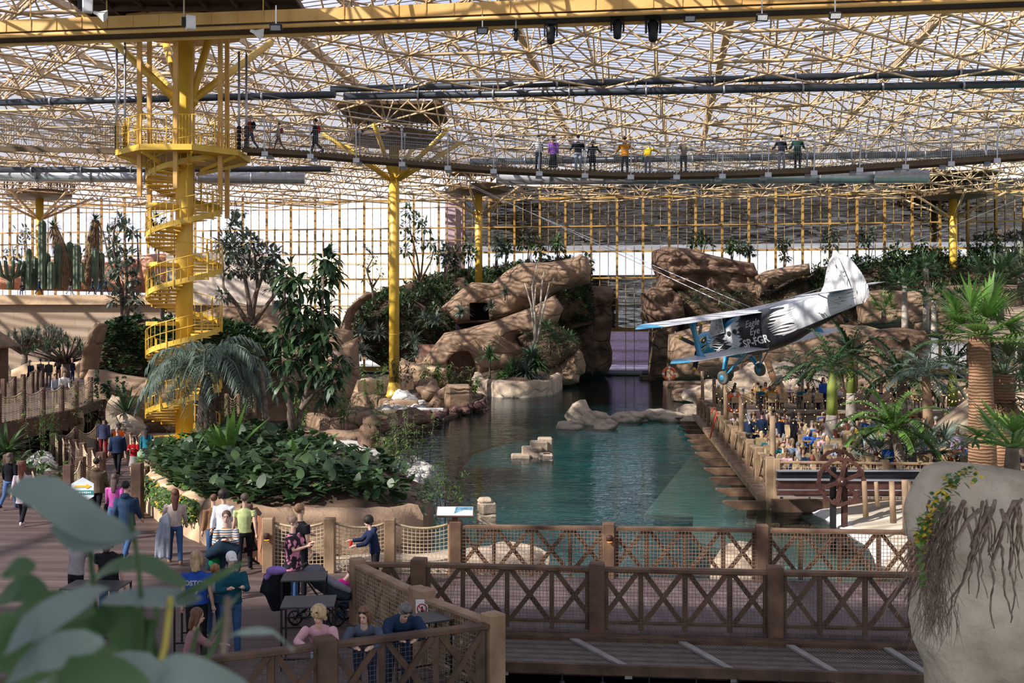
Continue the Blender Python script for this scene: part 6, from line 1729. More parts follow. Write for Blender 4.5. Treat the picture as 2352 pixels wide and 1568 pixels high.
for k in range(3800):   # vines over the bed rim
    t = ru(0, 1); path = [V((-12.95, 39.6, 0)), V((-11.3, 34.5, 0)), V((-9.35, 30.9, 0)), V((-8.0, 28.8, 0))]; f = t * 3; j = min(2, int(f)); p = path[j].lerp(path[j + 1], f - j)
    hz = ru(.1, 1) ** .55; dens = .5 + .5 * noise.noise(V((t * 14, 0, 1)))
    if hz < .75 * (1 - dens) + .08: continue
    q = p + V((ru(-.12, .05) + (.5 if hz > .93 else 0), ru(-.15, .1) + (.25 if hz > .93 else 0), 1.15 * hz)); mb.leaf(q, V((ru(-1, .6), -1, ru(-.8, .3))), ru(.08, .17), ru(.07, .12), .4, 2, 0 if pr_.random() < .65 else (1 if pr_.random() < .8 else 2))
o = mb.build('hanging_vine', [L_MD, L_BR, MATS['vine_yellow']]); tag(o, 'green and yellow vine hanging over the plastered garden wall', 'vine', None, 'stuff')
mb = MB()
for k in range(1500): a = ru(0, 1); mb.leaf((-2.35 + ru(-.5, .15), 28 + 6.5 * a, ru(-.35, 1.0)), V((ru(0, 1), -1, ru(-.6, .5))), ru(.08, .2), ru(.06, .1), .4, 2, 0 if pr_.random() < .6 else 1)
o = mb.build('bank_vine', [L_MD, L_OL]); tag(o, 'small leaved creeper covering the water side of the garden bed', 'vine', None, 'stuff')
for px, y0, y1 in ((222, 845, 910), (250, 870, 915), (270, 862, 925), (285, 862, 930), (238, 880, 900)):
    mb = MB()
    for k in range(90): mb.leaf(P(px + ru(-4, 4), ru(y0, y1), 60.2), rdir(-1, .3) + V((0, -.8, 0)), .2, .16, .3, 2)
    tag(mb.build('hanging_creeper', L_DK), {222: 'leafy creeper strand nearest the raised deck on the rounded rock wall', 250: 'thin creeper strand in the middle of the rounded rock wall', 270: 'long dark creeper strand left of the thickest one on the rock wall', 285: 'thickest dark creeper strand on the rounded rock wall', 238: 'shortest creeper tuft on the rounded rock wall'}[px], 'creeper')

# ---- trees on the left
pxtree('slender_tree', 'tall slender tree with drooping palmate leaves rising from the garden bed', 672, 1062, 38,
       [[(672, 1062), (676, 1000), (690, 940), (720, 850), (740, 760), (744, 640)], [(680, 985), (660, 900), (652, 820), (650, 700), (655, 640)], [(690, 940), (720, 900), (760, 880)], [(676, 1000), (664, 960), (662, 900)]],
       [(745, 600, 18), (748, 630, 20), (730, 665, 16), (690, 655, 16), (655, 640, 17), (652, 690, 18), (690, 720, 22), (740, 720, 22), (700, 760, 24), (750, 780, 20), (780, 840, 18), (650, 775, 18), (720, 800, 22), (665, 830, 17), (740, 850, 18), (700, 880, 18), (775, 880, 14), (650, 880, 14), (745, 910, 14)],
       L_DK, .55, 330, .7, wr=.3, droop=.9, r0=.13)
pxtree('hairy_trunk', 'thin hairy brown trunk standing beside the drooping palm', 612, 1050, 41, [[(616, 1052), (612, 980), (606, 900), (597, 825)]], [(598, 835, 6), (610, 1000, 10)], L_DK, .2, 300, .1, r0=.2, cat='trunk')
pxtree('bushy_tree', 'dense bushy tree with many pale branches right of the staircase tower', 575, 745, 86,
       [[(575, 748), (572, 690), (560, 640), (540, 590), (530, 520)], [(578, 745), (585, 680), (610, 620), (640, 590)], [(570, 745), (545, 700), (515, 660), (510, 600)], [(580, 745), (620, 690), (650, 660)], [(575, 745), (590, 660), (585, 560)]],
       [(530, 500, 16), (560, 490, 12), (520, 560, 24), (545, 580, 26), (580, 565, 26), (605, 585, 26), (640, 590, 18), (560, 620, 22), (600, 620, 24), (640, 630, 18), (525, 620, 22), (660, 660, 16), (620, 665, 18), (520, 680, 14), (545, 530, 18), (670, 610, 10)], L_GY, .55, 85, 1.6, wr=.4, r0=.22, m2=None)
pxtree('tall_thin_tree', 'tall loose tree with bundled trunks left of the staircase tower', 285, 745, 74,
       [[(285, 755), (282, 690), (270, 640), (262, 560), (265, 500)], [(287, 755), (290, 690), (292, 600), (285, 520)], [(284, 755), (276, 680), (250, 600), (240, 530)], [(288, 755), (300, 680), (315, 610), (312, 530)]],
       [(262, 505, 12), (285, 520, 14), (240, 540, 14), (312, 540, 10), (265, 570, 16), (300, 590, 16), (250, 600, 16), (280, 620, 20), (310, 640, 14), (255, 650, 14), (290, 670, 20), (310, 690, 18), (270, 690, 12), (300, 720, 14)], L_GY, .5, 120, 1.2, wr=.35, r0=.16)
pxtree('dark_tree', 'dark leafy tree showing behind the spiral stair railings', 372, 730, 80, [[(375, 735), (370, 680), (360, 600), (368, 530)], [(376, 735), (388, 670), (384, 600)]],
       [(368, 515, 18), (350, 530, 14), (385, 525, 12), (360, 560, 12), (352, 640, 12), (365, 660, 14), (385, 650, 10)], L_DK, .45, 90, 1, wr=.4, r0=.16)
# drooping palm
dp = thing('drooping_palm', 'big grey-green palm with long drooping fronds in front of the staircase tower', 'palm tree', (-11.2, 41.5, .9))
mb = MB()
for k in range(13): a = k * .62; q = V((math.cos(a) * .16, math.sin(a) * .16, 0)); mb.tube([q, q * 1.6 + V((0, 0, 1.0)), q * 1.1 + V((0, 0, 2.2)), q * .5 + V((0, 0, 2.9))], [.17, .13, .10, .06], 6)
mb.build('trunk', mat('dark_palm_trunk', (.055, .04, .032), .9, .3, 9, bump=.02, bscale=14, col2=(.14, .105, .085)), dp)
mb = MB(); c_ = V((0, 0, 3.0))
for k in range(30):
    z = -.25 + 1.15 * (k + .5) / 30; a = k * 2.4; q = math.sqrt(max(.05, 1 - z * z)); frond(mb, c_ + V((q * math.cos(a), q * math.sin(a), 0)) * .1, V((q * math.cos(a), q * math.sin(a), z + .35)), ru(2.5, 3.1), 46, droop=1.7 if z > .2 else 1.4, ll=.42, sag=1.5, w_=.016)
mb.build('fronds', L_BL, dp)
# plants of the garden bed
plant('strap_leaf_plant', 'tall green strap-leaved plant beside the slender tree', (-8.6, 34.5, 1.4), 16, 1.9, .2, L_BR, .25, stems=(), zr=(.6, 1))
plant('strap_leaf_plant', 'bright green strap-leaved plant at the right end of the garden bed', (-6.1, 32.0, 1.5), 22, 1.15, .16, L_BR, .3, zr=(.45, 1))
plant('strap_leaf_plant', 'spiky green plant near the vine wall below the red flowers', (-11.2, 38.0, 1.3), 18, .9, .12, L_BR, .3, zr=(.3, 1))
plant('agave_plant', 'dark spiky agave growing out of the low round planter', P(290, 952, 54), 34, 1.5, .16, L_DK, .25, zr=(.15, 1))
plant('succulent', 'small succulent tuft on top of the round stone planter stump', P(152, 955, 54), 30, .5, .08, L_GY, .4)
plant('agave_plant', 'dark spiky bush at the picture edge beneath the raised deck', P(15, 1042, 42), 40, 1.4, .12, L_MD, .4)
for k, (px, py_, lab) in enumerate(((372, 1082, 'red bromeliad flower nearest the rope fence'), (402, 1068, 'tallest red bromeliad flower in the garden bed'), (433, 1070, 'middle red bromeliad flower of the garden bed'), (461, 1058, 'red bromeliad flower closest to the drooping palm'))):
    b_ = P(px, py_ + 28, 38.2); t = thing('bromeliad', lab, 'flower', b_); mb = MB(); rosette(mb, V((0, 0, 0)), 22, .55, .07, .6, (.1, .9)); mb.build('leaves', L_BR, t)
    mb = MB(); rosette(mb, V((0, 0, .35)), 12, .26, .07, .1, (.4, 1)); mb.tube([(0, 0, 0), (0, 0, .4)], .02, 5); mb.build('flower', mat('flower_red', (.60, .03, .02), .5, trans=.2), t)
# bird-of-paradise dry leaves
bp_ = thing('banana_plant', 'banana-like plant with broad grey and brown arching leaves by the dark trunk', 'plant', P(588, 1120, 36.5)); mb = MB()
for a, l_, z in ((2.6, 1.5, .9), (.4, 1.7, .8), (1.2, 1.3, 1.2), (-.2, 1.2, .6), (3.4, 1.1, .5)): mb.leaf((0, 0, .1), (math.cos(a) * .9, -.25, z), l_, .36, .9, 5)
mb.build('leaves', L_GY, bp_)
def thin_shrub(px, py_, D, h, lab, n=60, m=L_BR, grp=None, wd=.5):
    b_ = P(px, py_, D); t = thing('bamboo_shrub', lab, 'shrub', b_, 0, grp); mb = MB(); ml = MB()
    for k in range(7):
        q = V((ru(-wd, wd) * .5, ru(-.3, .3), 0)); e_ = q * 1.8 + V((0, 0, h * ru(.6, 1))); mb.tube([q, q.lerp(e_, .5), e_], [.013, .010, .006], 4)
        for _ in range(n // 7): c = q.lerp(e_, ru(.25, 1)); ml.leaf(c + rdir() * .12, rdir(-.5, .6), ru(.15, .28) * max(1, D / 38), .055 * max(1, D / 38), .5, 2)
    mb.build('canes', BARK, t); ml.build('leaves', m, t)
for i, (px, py_, D, h, lab) in enumerate(((760, 965, 66, 3.2, 'leafy bamboo shrub in front of the brown wall end'), (790, 990, 62, 2.6, 'bamboo shrub behind the flat-topped rock'), (865, 930, 82, 3.4, 'dark green shrub left of the slim yellow column base'), (925, 890, 92, 2.6, 'shrub right behind the slim yellow column base'), (980, 895, 95, 2.6, 'shrub above the domed boulder'), (1010, 900, 96, 2.8, 'yellow-green shrub standing beyond the rock pier'), (1060, 905, 98, 2.6, 'small shrub at the water beyond the rock pier'), (1080, 912, 98, 2.0, 'last small shrub before the island planter'), (880, 1062, 49, 2.2, 'bamboo shrub in front of the upright boulder'), (935, 1085, 46, 3.0, 'tall bamboo shrub on the heap of whitish stones'), (965, 1080, 47, 2.8, 'bamboo shrub at the point of the stone heap'), (905, 1110, 42.5, 2.0, 'bamboo shrub near the end of the garden bed'), (870, 1120, 41, 1.8, 'bright shrub right behind the broad leaves'), (1030, 1170, 37, 1.6, 'lone thin sapling in the water behind the sign board'), (540, 1000, 58, 2.2, 'bright shrub below the dark cave'), (560, 1045, 48, 1.8, 'yellow-green shrub behind the drooping palm'), (690, 985, 64, 2.0, 'small shrub between slender tree and kerb'), (100, 1050, 44, 2.6, 'round green bush beneath the raised deck'), (200, 1000, 52, 2.6, 'pale loose shrub behind the far rope fence'), (838, 985, 68, 1.6, 'small shrub on the wet bank'), (470, 1115, 37, 1.1, 'low fern clump behind the vine wall'))):
    thin_shrub(px, py_, D, h, lab, 260, L_BR if i % 3 else L_OL, wd=1.2 if D > 60 else .8)
# dragon trees at the far left
for i, (px, yb, yt, D, R, lab) in enumerate(((56, 865, 760, 92, 1.6, 'dragon tree with pale branches near the timber hut'), (110, 865, 752, 92, 1.7, 'second dragon tree behind the walkers'), (152, 880, 785, 80, 2.7, 'largest umbrella-shaped dragon tree beside the ribbed rim'))):
    b_ = P(px, yb, D); h = (yb - yt) / F * D; t = thing('dragon_tree', lab, 'tree', b_); mb = MB(); mb.tube([(0, 0, 0), (0, 0, h * .5)], [.34, .26], 8); ml = MB()
    for k in range(26): a = k * 2.4; q = math.sqrt((k + 1) / 26) * R; e_ = V((q * math.cos(a), q * math.sin(a), h - (q / R) ** 2 * h * .28)); mb.tube([(0, 0, h * .48), e_ * .6 + V((0, 0, h * .2)), e_], [.14, .08, .05], 5); rosette(ml, e_, 42, .62, .05, .3, (-.1, 1), 2)
    mb.build('branches', BARK, t); ml.build('leaf_rosettes', L_GY if i < 2 else L_DK, t)
# desert terrace
CAC = mat('cactus_green', (.05, .08, .055), .7, .2, 1, col2=(.11, .15, .10))
def cactus(px, yt, D, r, lab, arms=()):
    b_ = P(px, 664, D); h = (664 - yt) / F * D; t = thing('column_cactus', lab, 'cactus', b_); mb = MB(); n = 16
    def col(x, z0, z1, r):
        vs = []
        for z, s in ((z0, 1), (z1 - r, 1), (z1 - r * .3, .7), (z1, .1)):
            for j in range(n): a = 2 * PI * j / n; q = r * s * (1 if j % 2 else .78); vs.append((x + q * math.cos(a), q * math.sin(a), z))
        mb.add(vs, [(i * n + j, i * n + (j + 1) % n, (i + 1) * n + (j + 1) % n, (i + 1) * n + j) for i in range(3) for j in range(n)], 0, False)
    col(0, 0, h, r)
    for (x, z0, z1) in arms: col(x, z0, z1, r * .7)
    mb.build('ribbed_stem', CAC, t)
for i, (px, yt, lab, ar) in enumerate(((97, 505, 'tallest column cactus beside the small yellow column', ()), (107, 580, 'thick column cactus right of the tallest one', ((.7, .5, 3),)), (80, 590, 'short column cactus before the small yellow column', ()), (118, 600, 'low column cactus in the dark cluster', ()), (133, 560, 'column cactus left of the first shaggy yucca', ()), (160, 555, 'column cactus between the two shaggy yuccas', ()), (177, 560, 'thin column cactus left of the second shaggy yucca', ((.5, .8, 3),)), (218, 570, 'column cactus right of the second shaggy yucca', ()), (234, 580, 'double column cactus before the tall loose tree', ((-.6, 0, 3.4),)), (66, 570, 'slender pale trunk-like cactus', ()), (55, 600, 'small column cactus by the candelabra cactus', ()))):
    cactus(px, yt, 124 + i % 3, .42 if i < 8 else .3, lab, ar)
t = thing('candelabra_cactus', 'branching candelabra cactus at the picture edge', 'cactus', P(22, 664, 124)); mb = MB(); mb.tube([(0, 0, 0), (0, 0, 1.3)], .3, 8)
for k in range(12): a = k * .52; mb.tube([(0, 0, 1.1), (math.cos(a) * 1.2, math.sin(a) * .8, 1.6), (math.cos(a) * 1.6, math.sin(a), 3.1)], [.2, .2, .16], 6)
mb.build('arms', CAC, t)
for px, yt, lab, ln_ in ((140, 520, 'shaggy yucca with a leaning bearded trunk', -1.2), (205, 505, 'taller shaggy yucca with a thick bearded trunk', .3)):
    b_ = P(px + 8, 664, 126); h = (664 - yt) / F * 126; t = thing('shaggy_yucca', lab, 'yucca', b_); mb = MB(); mb.tube([(0, 0, 0), (0, 0, h * .5), (ln_, 0, h)], [1.1, .75, .4], 8); mb.build('trunk', mat('thatchy_bark', (.13, .085, .05), .95, .3, 3, bump=.1, bscale=8, col2=(.25, .17, .11)), t)
    mb = MB()
    for k in range(420): z = ru(.15, 1) * h; a = ru(0, 6.28); r_ = 1.1 - .7 * z / h; mb.leaf((ln_ * max(0, z / h * 2 - 1) + math.cos(a) * r_, math.sin(a) * r_, z), (math.cos(a) * .35, math.sin(a) * .35, -1), 1.1, .1, .1, 2)
    mb.build('dead_leaves', L_DEAD, t); mb = MB(); rosette(mb, V((ln_, 0, h)), 70, 1.2, .1, .3, (-.3, 1)); mb.build('crown', L_DK, t)
for i, (px, yb, yt, w_, D, lab) in enumerate(((30, 664, 560, 26, 126, 'thin grey tree at the edge of the desert terrace'), (60, 664, 530, 20, 128, 'twiggy tree near the small yellow column'), (180, 664, 570, 20, 127, 'small tree between the shaggy yuccas'), (300, 664, 600, 16, 122, 'low tree at the end of the desert terrace'))):
    pxtree('terrace_tree', lab, px, yb, D, [[(px, yb), (px + 3, (yb + yt) / 2), (px - 2, yt)], [(px, yb), (px - w_ / 2, (yb + yt) / 2)]], [(px + ru(-w_, w_) * .7, yt + ru(0, 50), ru(8, 12)) for _ in range(6)], L_GY, .5, 28, 1.5, r0=.12)
# trees of the hill and the far glass wall
pxtree('airy_tree', 'airy multi-stemmed tree beside the slim yellow column', 965, 640, 128, [[(965, 645), (958, 590), (945, 540), (938, 490)], [(966, 645), (972, 580), (975, 520)], [(966, 645), (990, 600), (1000, 560)], [(964, 645), (945, 600), (930, 560)]],
       [(938, 485, 16), (925, 520, 14), (960, 510, 14), (975, 525, 16), (945, 545, 14), (990, 560, 12), (930, 575, 14), (965, 560, 10), (998, 590, 10)], L_MD, .6, 36, 1.5, r0=.14)
pxtree('crooked_tree', 'crooked little tree left of the slim yellow column', 860, 695, 122, [[(860, 700), (855, 660), (842, 620), (858, 590), (838, 565)], [(855, 660), (872, 635)], [(850, 625), (835, 610)]],
       [(838, 570, 9), (850, 590, 10), (835, 605, 9), (865, 600, 10), (872, 628, 9), (840, 640, 8), (855, 640, 8)], L_OL, .45, 26, 1, r0=.16)
pxtree('bare_tree', 'bare pale many-stemmed tree on the soil slope before the tall cliff', 1232, 780, 116, [[(1232, 782), (1228, 720), (1222, 660), (1235, 600)], [(1234, 782), (1240, 720), (1245, 650), (1250, 620)], [(1230, 782), (1220, 700), (1205, 650)], [(1235, 782), (1250, 700), (1262, 650)], [(1230, 782), (1226, 720), (1232, 640)]],
       [(1235, 620, 20), (1225, 640, 18), (1248, 650, 18), (1210, 660, 10), (1262, 665, 10)], L_DEAD, .16, 70, 1, bark=BARKP, r0=.16, wr=.2)
for i, (px, yb, yt, w_, D, m_, lab) in enumerate(((1020, 640, 560, 14, 133, L_GY, 'thin sapling left of the mauve pylon'), (1075, 630, 560, 20, 131, L_MD, 'sapling right of the mauve pylon'), (1045, 640, 580, 14, 133, L_DK, 'dark sapling at the foot of the mauve pylon'), (1138, 610, 540, 16, 132, L_GY, 'thin pale sapling beside the hilltop column'), (1160, 605, 560, 12, 132, L_DK, 'short sapling on the hilltop ridge'), (1212, 600, 530, 22, 131, L_DK, 'dark palm-like tree on the hilltop before the mirrored glass'), (1280, 595, 530, 18, 131, L_MD, 'mid-green hilltop tree before the mirrored glass'), (1240, 600, 560, 14, 131, L_OL, 'low hilltop tree between the two larger ones'), (1345, 640, 590, 8, 130, L_GY, 'thin sapling on the reddish ridge end'), (1610, 580, 535, 28, 143, L_DK, 'round dark bush-tree behind the mesa rock'), (1680, 590, 555, 14, 143, L_MD, 'sapling right of the round dark tree'), (1720, 600, 560, 14, 143, L_GY, 'thin pale sapling behind the mesa rock end'), (1800, 610, 560, 18, 143, L_OL, 'twiggy tree between mesa rock and tail fin'), (1905, 600, 520, 26, 143, L_GY, 'grey-leaved tree straight behind the tail fin'), (1995, 600, 520, 26, 143, L_GY, 'grey-leaved tree right of the tail fin'), (2050, 610, 570, 22, 142, L_MD, 'green bushy tree on the bank right of the fin'), (2110, 600, 560, 18, 142, L_DK, 'dark bushy tree near the last yellow column'), (2150, 600, 575, 16, 142, L_OL, 'low tree left of the last yellow column'), (2240, 600, 555, 16, 142, L_DK, 'dark shrub-tree right of the last yellow column'), (2285, 600, 520, 20, 141, L_MD, 'taller tree before the mirrored glass near the edge'), (2335, 600, 540, 20, 141, L_GY, 'grey tree on the bank at the picture edge'))):
    pxtree('small_tree', lab, px, yb, D, [[(px, yb + 8), (px + 2, (yb + yt) / 2), (px - 2, yt)], [(px + 2, yb + 8), (px + w_ * .4, (yb + yt) / 2)]], [(px + ru(-w_, w_) * .7, yt + ru(0, (yb - yt) * .65), ru(8, 12)) for _ in range(6)], m_, .6, 45, 1.5, r0=.1)
for i, (px, py_, D, s, lab) in enumerate(((1000, 740, 118, 1.5, 'grey agave clump above the lower ramp'), (975, 735, 118, 1.3, 'agave clump at the edge of the lower ramp'), (1060, 720, 118, 1.4, 'spiky yucca left of the square window'), (1130, 722, 118, 1.0, 'little palm-like yucca right of the square window'), (1160, 690, 120, .8, 'tiny yucca on a stick stem on the ramp soil'), (950, 790, 114, 1.6, 'long-leaved yucca hanging over the lower ramp'), (955, 820, 113, 1.4, 'lowest long-leaved yucca beside the slim yellow column'), (870, 770, 118, 1.5, 'grassy clump left of the slim yellow column'), (830, 770, 118, 1.4, 'grassy clump nearest the brown wall end'), (828, 830, 102, 1.5, 'yucca on a stout pale trunk before the black panels'), (1300, 640, 128, 1.2, 'yucca high on the upper ridge'))):
    plant('yucca', lab, P(px, py_, D), 60, s * 1.15, .17, L_GY if i % 2 else L_BL, .6, 'yucca', ((0, 0, .7),) if i in (3, 4, 9, 10) else (), None, (-.1, 1))
for i, (px, py_, s, st, lab) in enumerate(((1125, 870, 1.5, ((0, 0, 2.0),), 'yucca on a tall stem at the lit end of the island planter'), (1152, 882, 1.6, (), 'bright yellow-green yucca low on the island planter'), (1175, 880, 1.7, ((0, 0, .9), (.4, 0, .5)), 'twin-headed yucca in the island planter'), (1205, 884, 1.8, ((0, 0, .6), (-.5, .2, 1.0)), 'widest yucca spilling over the island rim'), (1235, 872, 1.7, ((0, 0, 1.2), (.6, .2, 1.9)), 'dark yucca at the shaded end of the island planter'), (1220, 862, 1.6, ((.2, 0, 1.5),), 'yucca rising behind the widest one'))):
    plant('island_yucca', lab, P(px, py_, 105), 75, s * 1.15, .2, L_BR if i == 1 else (L_BL if i % 2 else L_PL), .55, 'yucca', st, None, (-.1, 1))
for px, yb, yt, lab in ((1262, 800, 755, 'small palm left of the slope group'), (1285, 812, 765, 'tallest small palm on the soil slope'), (1305, 800, 762, 'small palm right on the soil slope'), (1255, 765, 740, 'low green bush-palm at the top of the soil slope')):
    palm('slope_palm', lab, P(px, yb, 113), (yb - yt) / F * 113 * .6, .09, 1.5, 'fan', 18, L_PL, sub=14)
for px, yb, yt, lab in ((1600, 708, 675, 'young palm nearest the gateway pillar'), (1652, 700, 655, 'young palm under the middle of the mesa rock'), (1716, 690, 650, 'young palm under the end of the mesa rock'), (1672, 712, 690, 'shortest young palm on the dark slope')):
    palm('young_palm', lab, P(px, yb, 126), (yb - yt) / F * 126 * .5, .08, 1.7, 'feather', 12, L_PL, sub=14)
# palms of the restaurant
def pp(nm, lab, px, yb, yt, D, r, R, kind, **k):
    b_ = P(px, yb, D); lx = k.pop('lx', 0); return palm(nm, lab, b_, (yb - yt) / F * D, r, R, kind, lean=(lx, 0), **k)
pp('fan_palm', 'tall thin fan palm with dead skirt before the long tan ledge', 2127, 760, 618, 96, .22, 2.6, 'fan', bark=BARKP, skirt=10, m=L_PL)
pp('fan_palm', 'fan palm left of the tall thin one at the long tan ledge', 2078, 755, 655, 94, .22, 2.6, 'fan', bark=BARKP, m=L_PL)
pp('fan_palm', 'fan palm with short trunk right behind the tall thin one', 2145, 765, 690, 92, .2, 2.4, 'fan', bark=BARKP)
pp('fan_palm', 'low bright fan palm right of the tail wheel', 2030, 742, 712, 88, .18, 2.2, 'fan', m=L_BR)
pp('fan_palm', 'slim fan palm before the tan ledge near the thatched pavilion', 2198, 745, 690, 90, .2, 2.0, 'fan', bark=BARKP)
pp('fan_palm', 'big fan palm high above the thatched pavilion', 2290, 735, 650, 60, .3, 2.9, 'fan', bark=BARK, skirt=6)
pp('fan_palm', 'big reddish-leaved fan palm at the picture edge above the pavilion', 2350, 700, 625, 66, .3, 2.8, 'fan', m=L_OL)
pp('tall_fan_palm', 'large bright fan palm on the thick ringed red-brown trunk', 2257, 1090, 772, 33, .33, 2.25, 'fan', bark=RBARK, m=L_BR, n=22, sub=22, lx=-.1, zr=(-.1, .98))
pp('tall_fan_palm', 'second thick trunk palm with drooping dry fronds beside the bright one', 2300, 1090, 860, 35, .34, 2.3, 'fan', bark=RBARK, m=L_OL, skirt=18, n=18, sub=20, lx=.1)
pp('banded_palm', 'slim palm with a grey and white banded trunk behind the thick trunks', 2318, 1085, 905, 38, .16, 1.8, 'fan', bark=BARKP, m=L_PL)
pp('royal_palm', 'feather palm with a smooth grey trunk nearest under the plane tail', 1955, 1010, 900, 56, .26, 2.7, 'feather', m=L_PL, bark=BARKP, stem=1.8, n=18, sub=26)
pp('royal_palm', 'feather palm with a grey-brown ringed trunk at the terrace wall end', 1906, 1040, 950, 52, .28, 2.3, 'feather', m=L_PL, bark=BARKP, stem=2.2, n=15, sub=26, lx=.1)
pp('royal_palm', 'dark bushy feather palm behind the red-shirted diners', 2072, 1010, 868, 54, .24, 2.5, 'feather', m=L_PL, bark=BARK, n=18, sub=28)
pp('royal_palm', 'feather palm on a crooked pale yellowish trunk', 2134, 1040, 858, 50, .2, 2.1, 'feather', m=L_BL, bark=WOODL, n=17, sub=26, lx=-.15)
pp('royal_palm', 'feather palm with a green shaft over a ringed base near the boulders', 2188, 1030, 930, 56, .28, 2.8, 'feather', m=L_DK, bark=BARKP, stem=2.0, n=15, sub=24)
pp('royal_palm', 'thin-trunked feather palm behind the upper terrace tables', 1842, 985, 868, 66, .12, 2.5, 'feather', m=L_DK, bark=BARKP, n=15, sub=22)
pp('pygmy_palm', 'low arching feather palm right in front of the crowd', 2072, 1085, 985, 38, .14, 1.9, 'feather', m=L_BR, bark=BARK, n=18, sub=34, lx=-.3)
pp('fan_palm', 'fan palm behind the crowd at the picture edge', 2345, 960, 850, 58, .2, 2.4, 'fan', m=L_DK)
for px, py_, D, R, lab in ((2030, 1075, 39, 2.0, 'low blue-green fan plant left of the arching palm base'), (2100, 1062, 40, 2.1, 'low blue-green fan plant right of the arching palm base'), (2148, 1062, 41, 2.1, 'low grey fan plant nearest the thick trunks'), (2345, 1050, 30, 2.0, 'bright fan plant at the picture edge behind the near rock'), (2325, 1085, 13.6, 1.0, 'grassy tuft on top of the near rock')):
    t = palm('fan_plant', lab, P(px, py_, D), .3, .08, R, 'fan', 11, L_BL if px < 2200 else L_BR, zr=(.1, .9), cat='plant', sub=18)
for (x0, y0, x1, y1, D, r, lab) in ((1654 + 100, 805, 1803, 925, 74, .22, 'reddish leaning palm trunk crossing in front of the pale boulder'), (1832, 850, 1880, 905, 78, .26, 'short brown trunk leaning over the tan boulder'), (1926, 860, 1938, 925, 70, .34, 'thick red-brown trunk behind the upper tables')):
    a, b_ = P(x1, y1, D), P(x0, y0, D + 1); mb = MB(); mb.tube([a, a.lerp(b_, .5) + V((-.1, 0, 0)), b_], [r * 1.2, r, r * .9], 10); t = thing('leaning_trunk', lab, 'trunk', a); o = mb.build('trunk', RBARK, t); o.location = -a
    if 'reddish' not in lab:
        mb = MB(); c = b_ - a
        for i in range(14): an = i * 2.4; frond(mb, c, V((math.cos(an), math.sin(an), .5)), 2.2, 18)
        mb.build('crown', L_DK, t)
# ---- near plant at the picture corner
ng = thing('giant_leaf_plant', 'large out-of-focus plant with broad grey-green leaves close to the viewer', 'plant', P(430, 1560, 2.9)); o_ = ng.location
def bigleaf(pts, D0, D1, w_, m=None):
    K = 10; c = [P(x, y, D0 + (D1 - D0) * i / (len(pts) - 1)) for i, (x, y) in enumerate(pts)]
    def at(t):
        f = t * (len(c) - 1); j = min(len(c) - 2, int(f)); return c[j].lerp(c[j + 1], f - j)
    vs = []
    for i in range(K + 1):
        t = i / K; p = at(t); q = (at(min(1, t + .05)) - at(max(0, t - .05))).normalized(); s = V((-q.z, 0, q.x)).normalized(); wv = .66 * w_ * math.sin(PI * min(1, .05 + .95 * t)) ** .65
        vs += [p - s * wv - o_ + V((0, -.05 * wv / w_ * 1, 0)), p - o_ + V((0, .03, 0)), p + s * wv * .95 - o_ + V((0, .06, 0))]
    mb = MB(); mb.add(vs, [(3 * i + j, 3 * i + j + 1, 3 * i + j + 4, 3 * i + j + 3) for i in range(K) for j in (0, 1)], 0, True); mb.build('leaf_blade', m or NLG, ng)
NLG = lf('near_grey_leaf', (.11, .16, .14), (.19, .25, .22), .25); NLD = lf('near_green_leaf', (.03, .08, .025), (.08, .15, .05), .4)
for pts, a, b_, w_, m in (([(20, 1115), (100, 1130), (200, 1205), (300, 1240)], 2.7, 2.8, .055, NLG), ([(120, 1205), (180, 1245), (250, 1240), (310, 1232)], 2.75, 2.8, .03, NLG), ([(560, 1290), (500, 1325), (430, 1365), (385, 1400)], 2.9, 2.9, .022, NLD),
        ([(0, 1500), (60, 1440), (150, 1395), (230, 1365)], 2.2, 2.5, .05, NLG), ([(10, 1560), (90, 1500), (180, 1490), (215, 1500)], 2.2, 2.4, .045, NLG), ([(220, 1400), (280, 1430), (320, 1500), (330, 1590)], 2.8, 2.9, .055, NLD), ([(230, 1380), (320, 1370), (400, 1375), (450, 1385)], 2.8, 2.9, .022, NLG),
        ([(670, 1500), (620, 1450), (570, 1455), (520, 1470)], 2.7, 2.8, .035, NLG), ([(420, 1600), (470, 1480), (520, 1400), (545, 1370)], 2.9, 3, .012, NLD), ([(330, 1600), (345, 1480), (360, 1420), (345, 1380)], 2.9, 3, .016, NLD), ([(-10, 1320), (20, 1300), (45, 1312), (50, 1325)], 2.5, 2.5, .022, NLD), ([(-20, 1420), (20, 1480), (40, 1560)], 2.3, 2.3, .03, NLD), ([(300, 1570), (400, 1535), (470, 1560), (560, 1590)], 2.6, 2.7, .04, NLG), ([(90, 1600), (130, 1545), (240, 1550), (330, 1590)], 2.4, 2.5, .05, NLD), ([(-20, 1600), (60, 1560), (150, 1540), (260, 1500)], 2.5, 2.7, .06, NLD), ([(0, 1440), (70, 1400), (130, 1395), (200, 1420)], 2.6, 2.7, .05, NLD), ([(-10, 1530), (80, 1480), (180, 1440), (250, 1450)], 2.7, 2.8, .07, NLD), ([(60, 1600), (200, 1570), (300, 1540), (380, 1580)], 2.5, 2.6, .06, NLG), ([(-20, 1380), (40, 1350), (90, 1370)], 2.8, 2.8, .04, NLD), ([(150, 1380), (250, 1300), (330, 1290), (420, 1350)], 3.0, 3.0, .02, NLD)): bigleaf(pts, a, b_, w_, m)
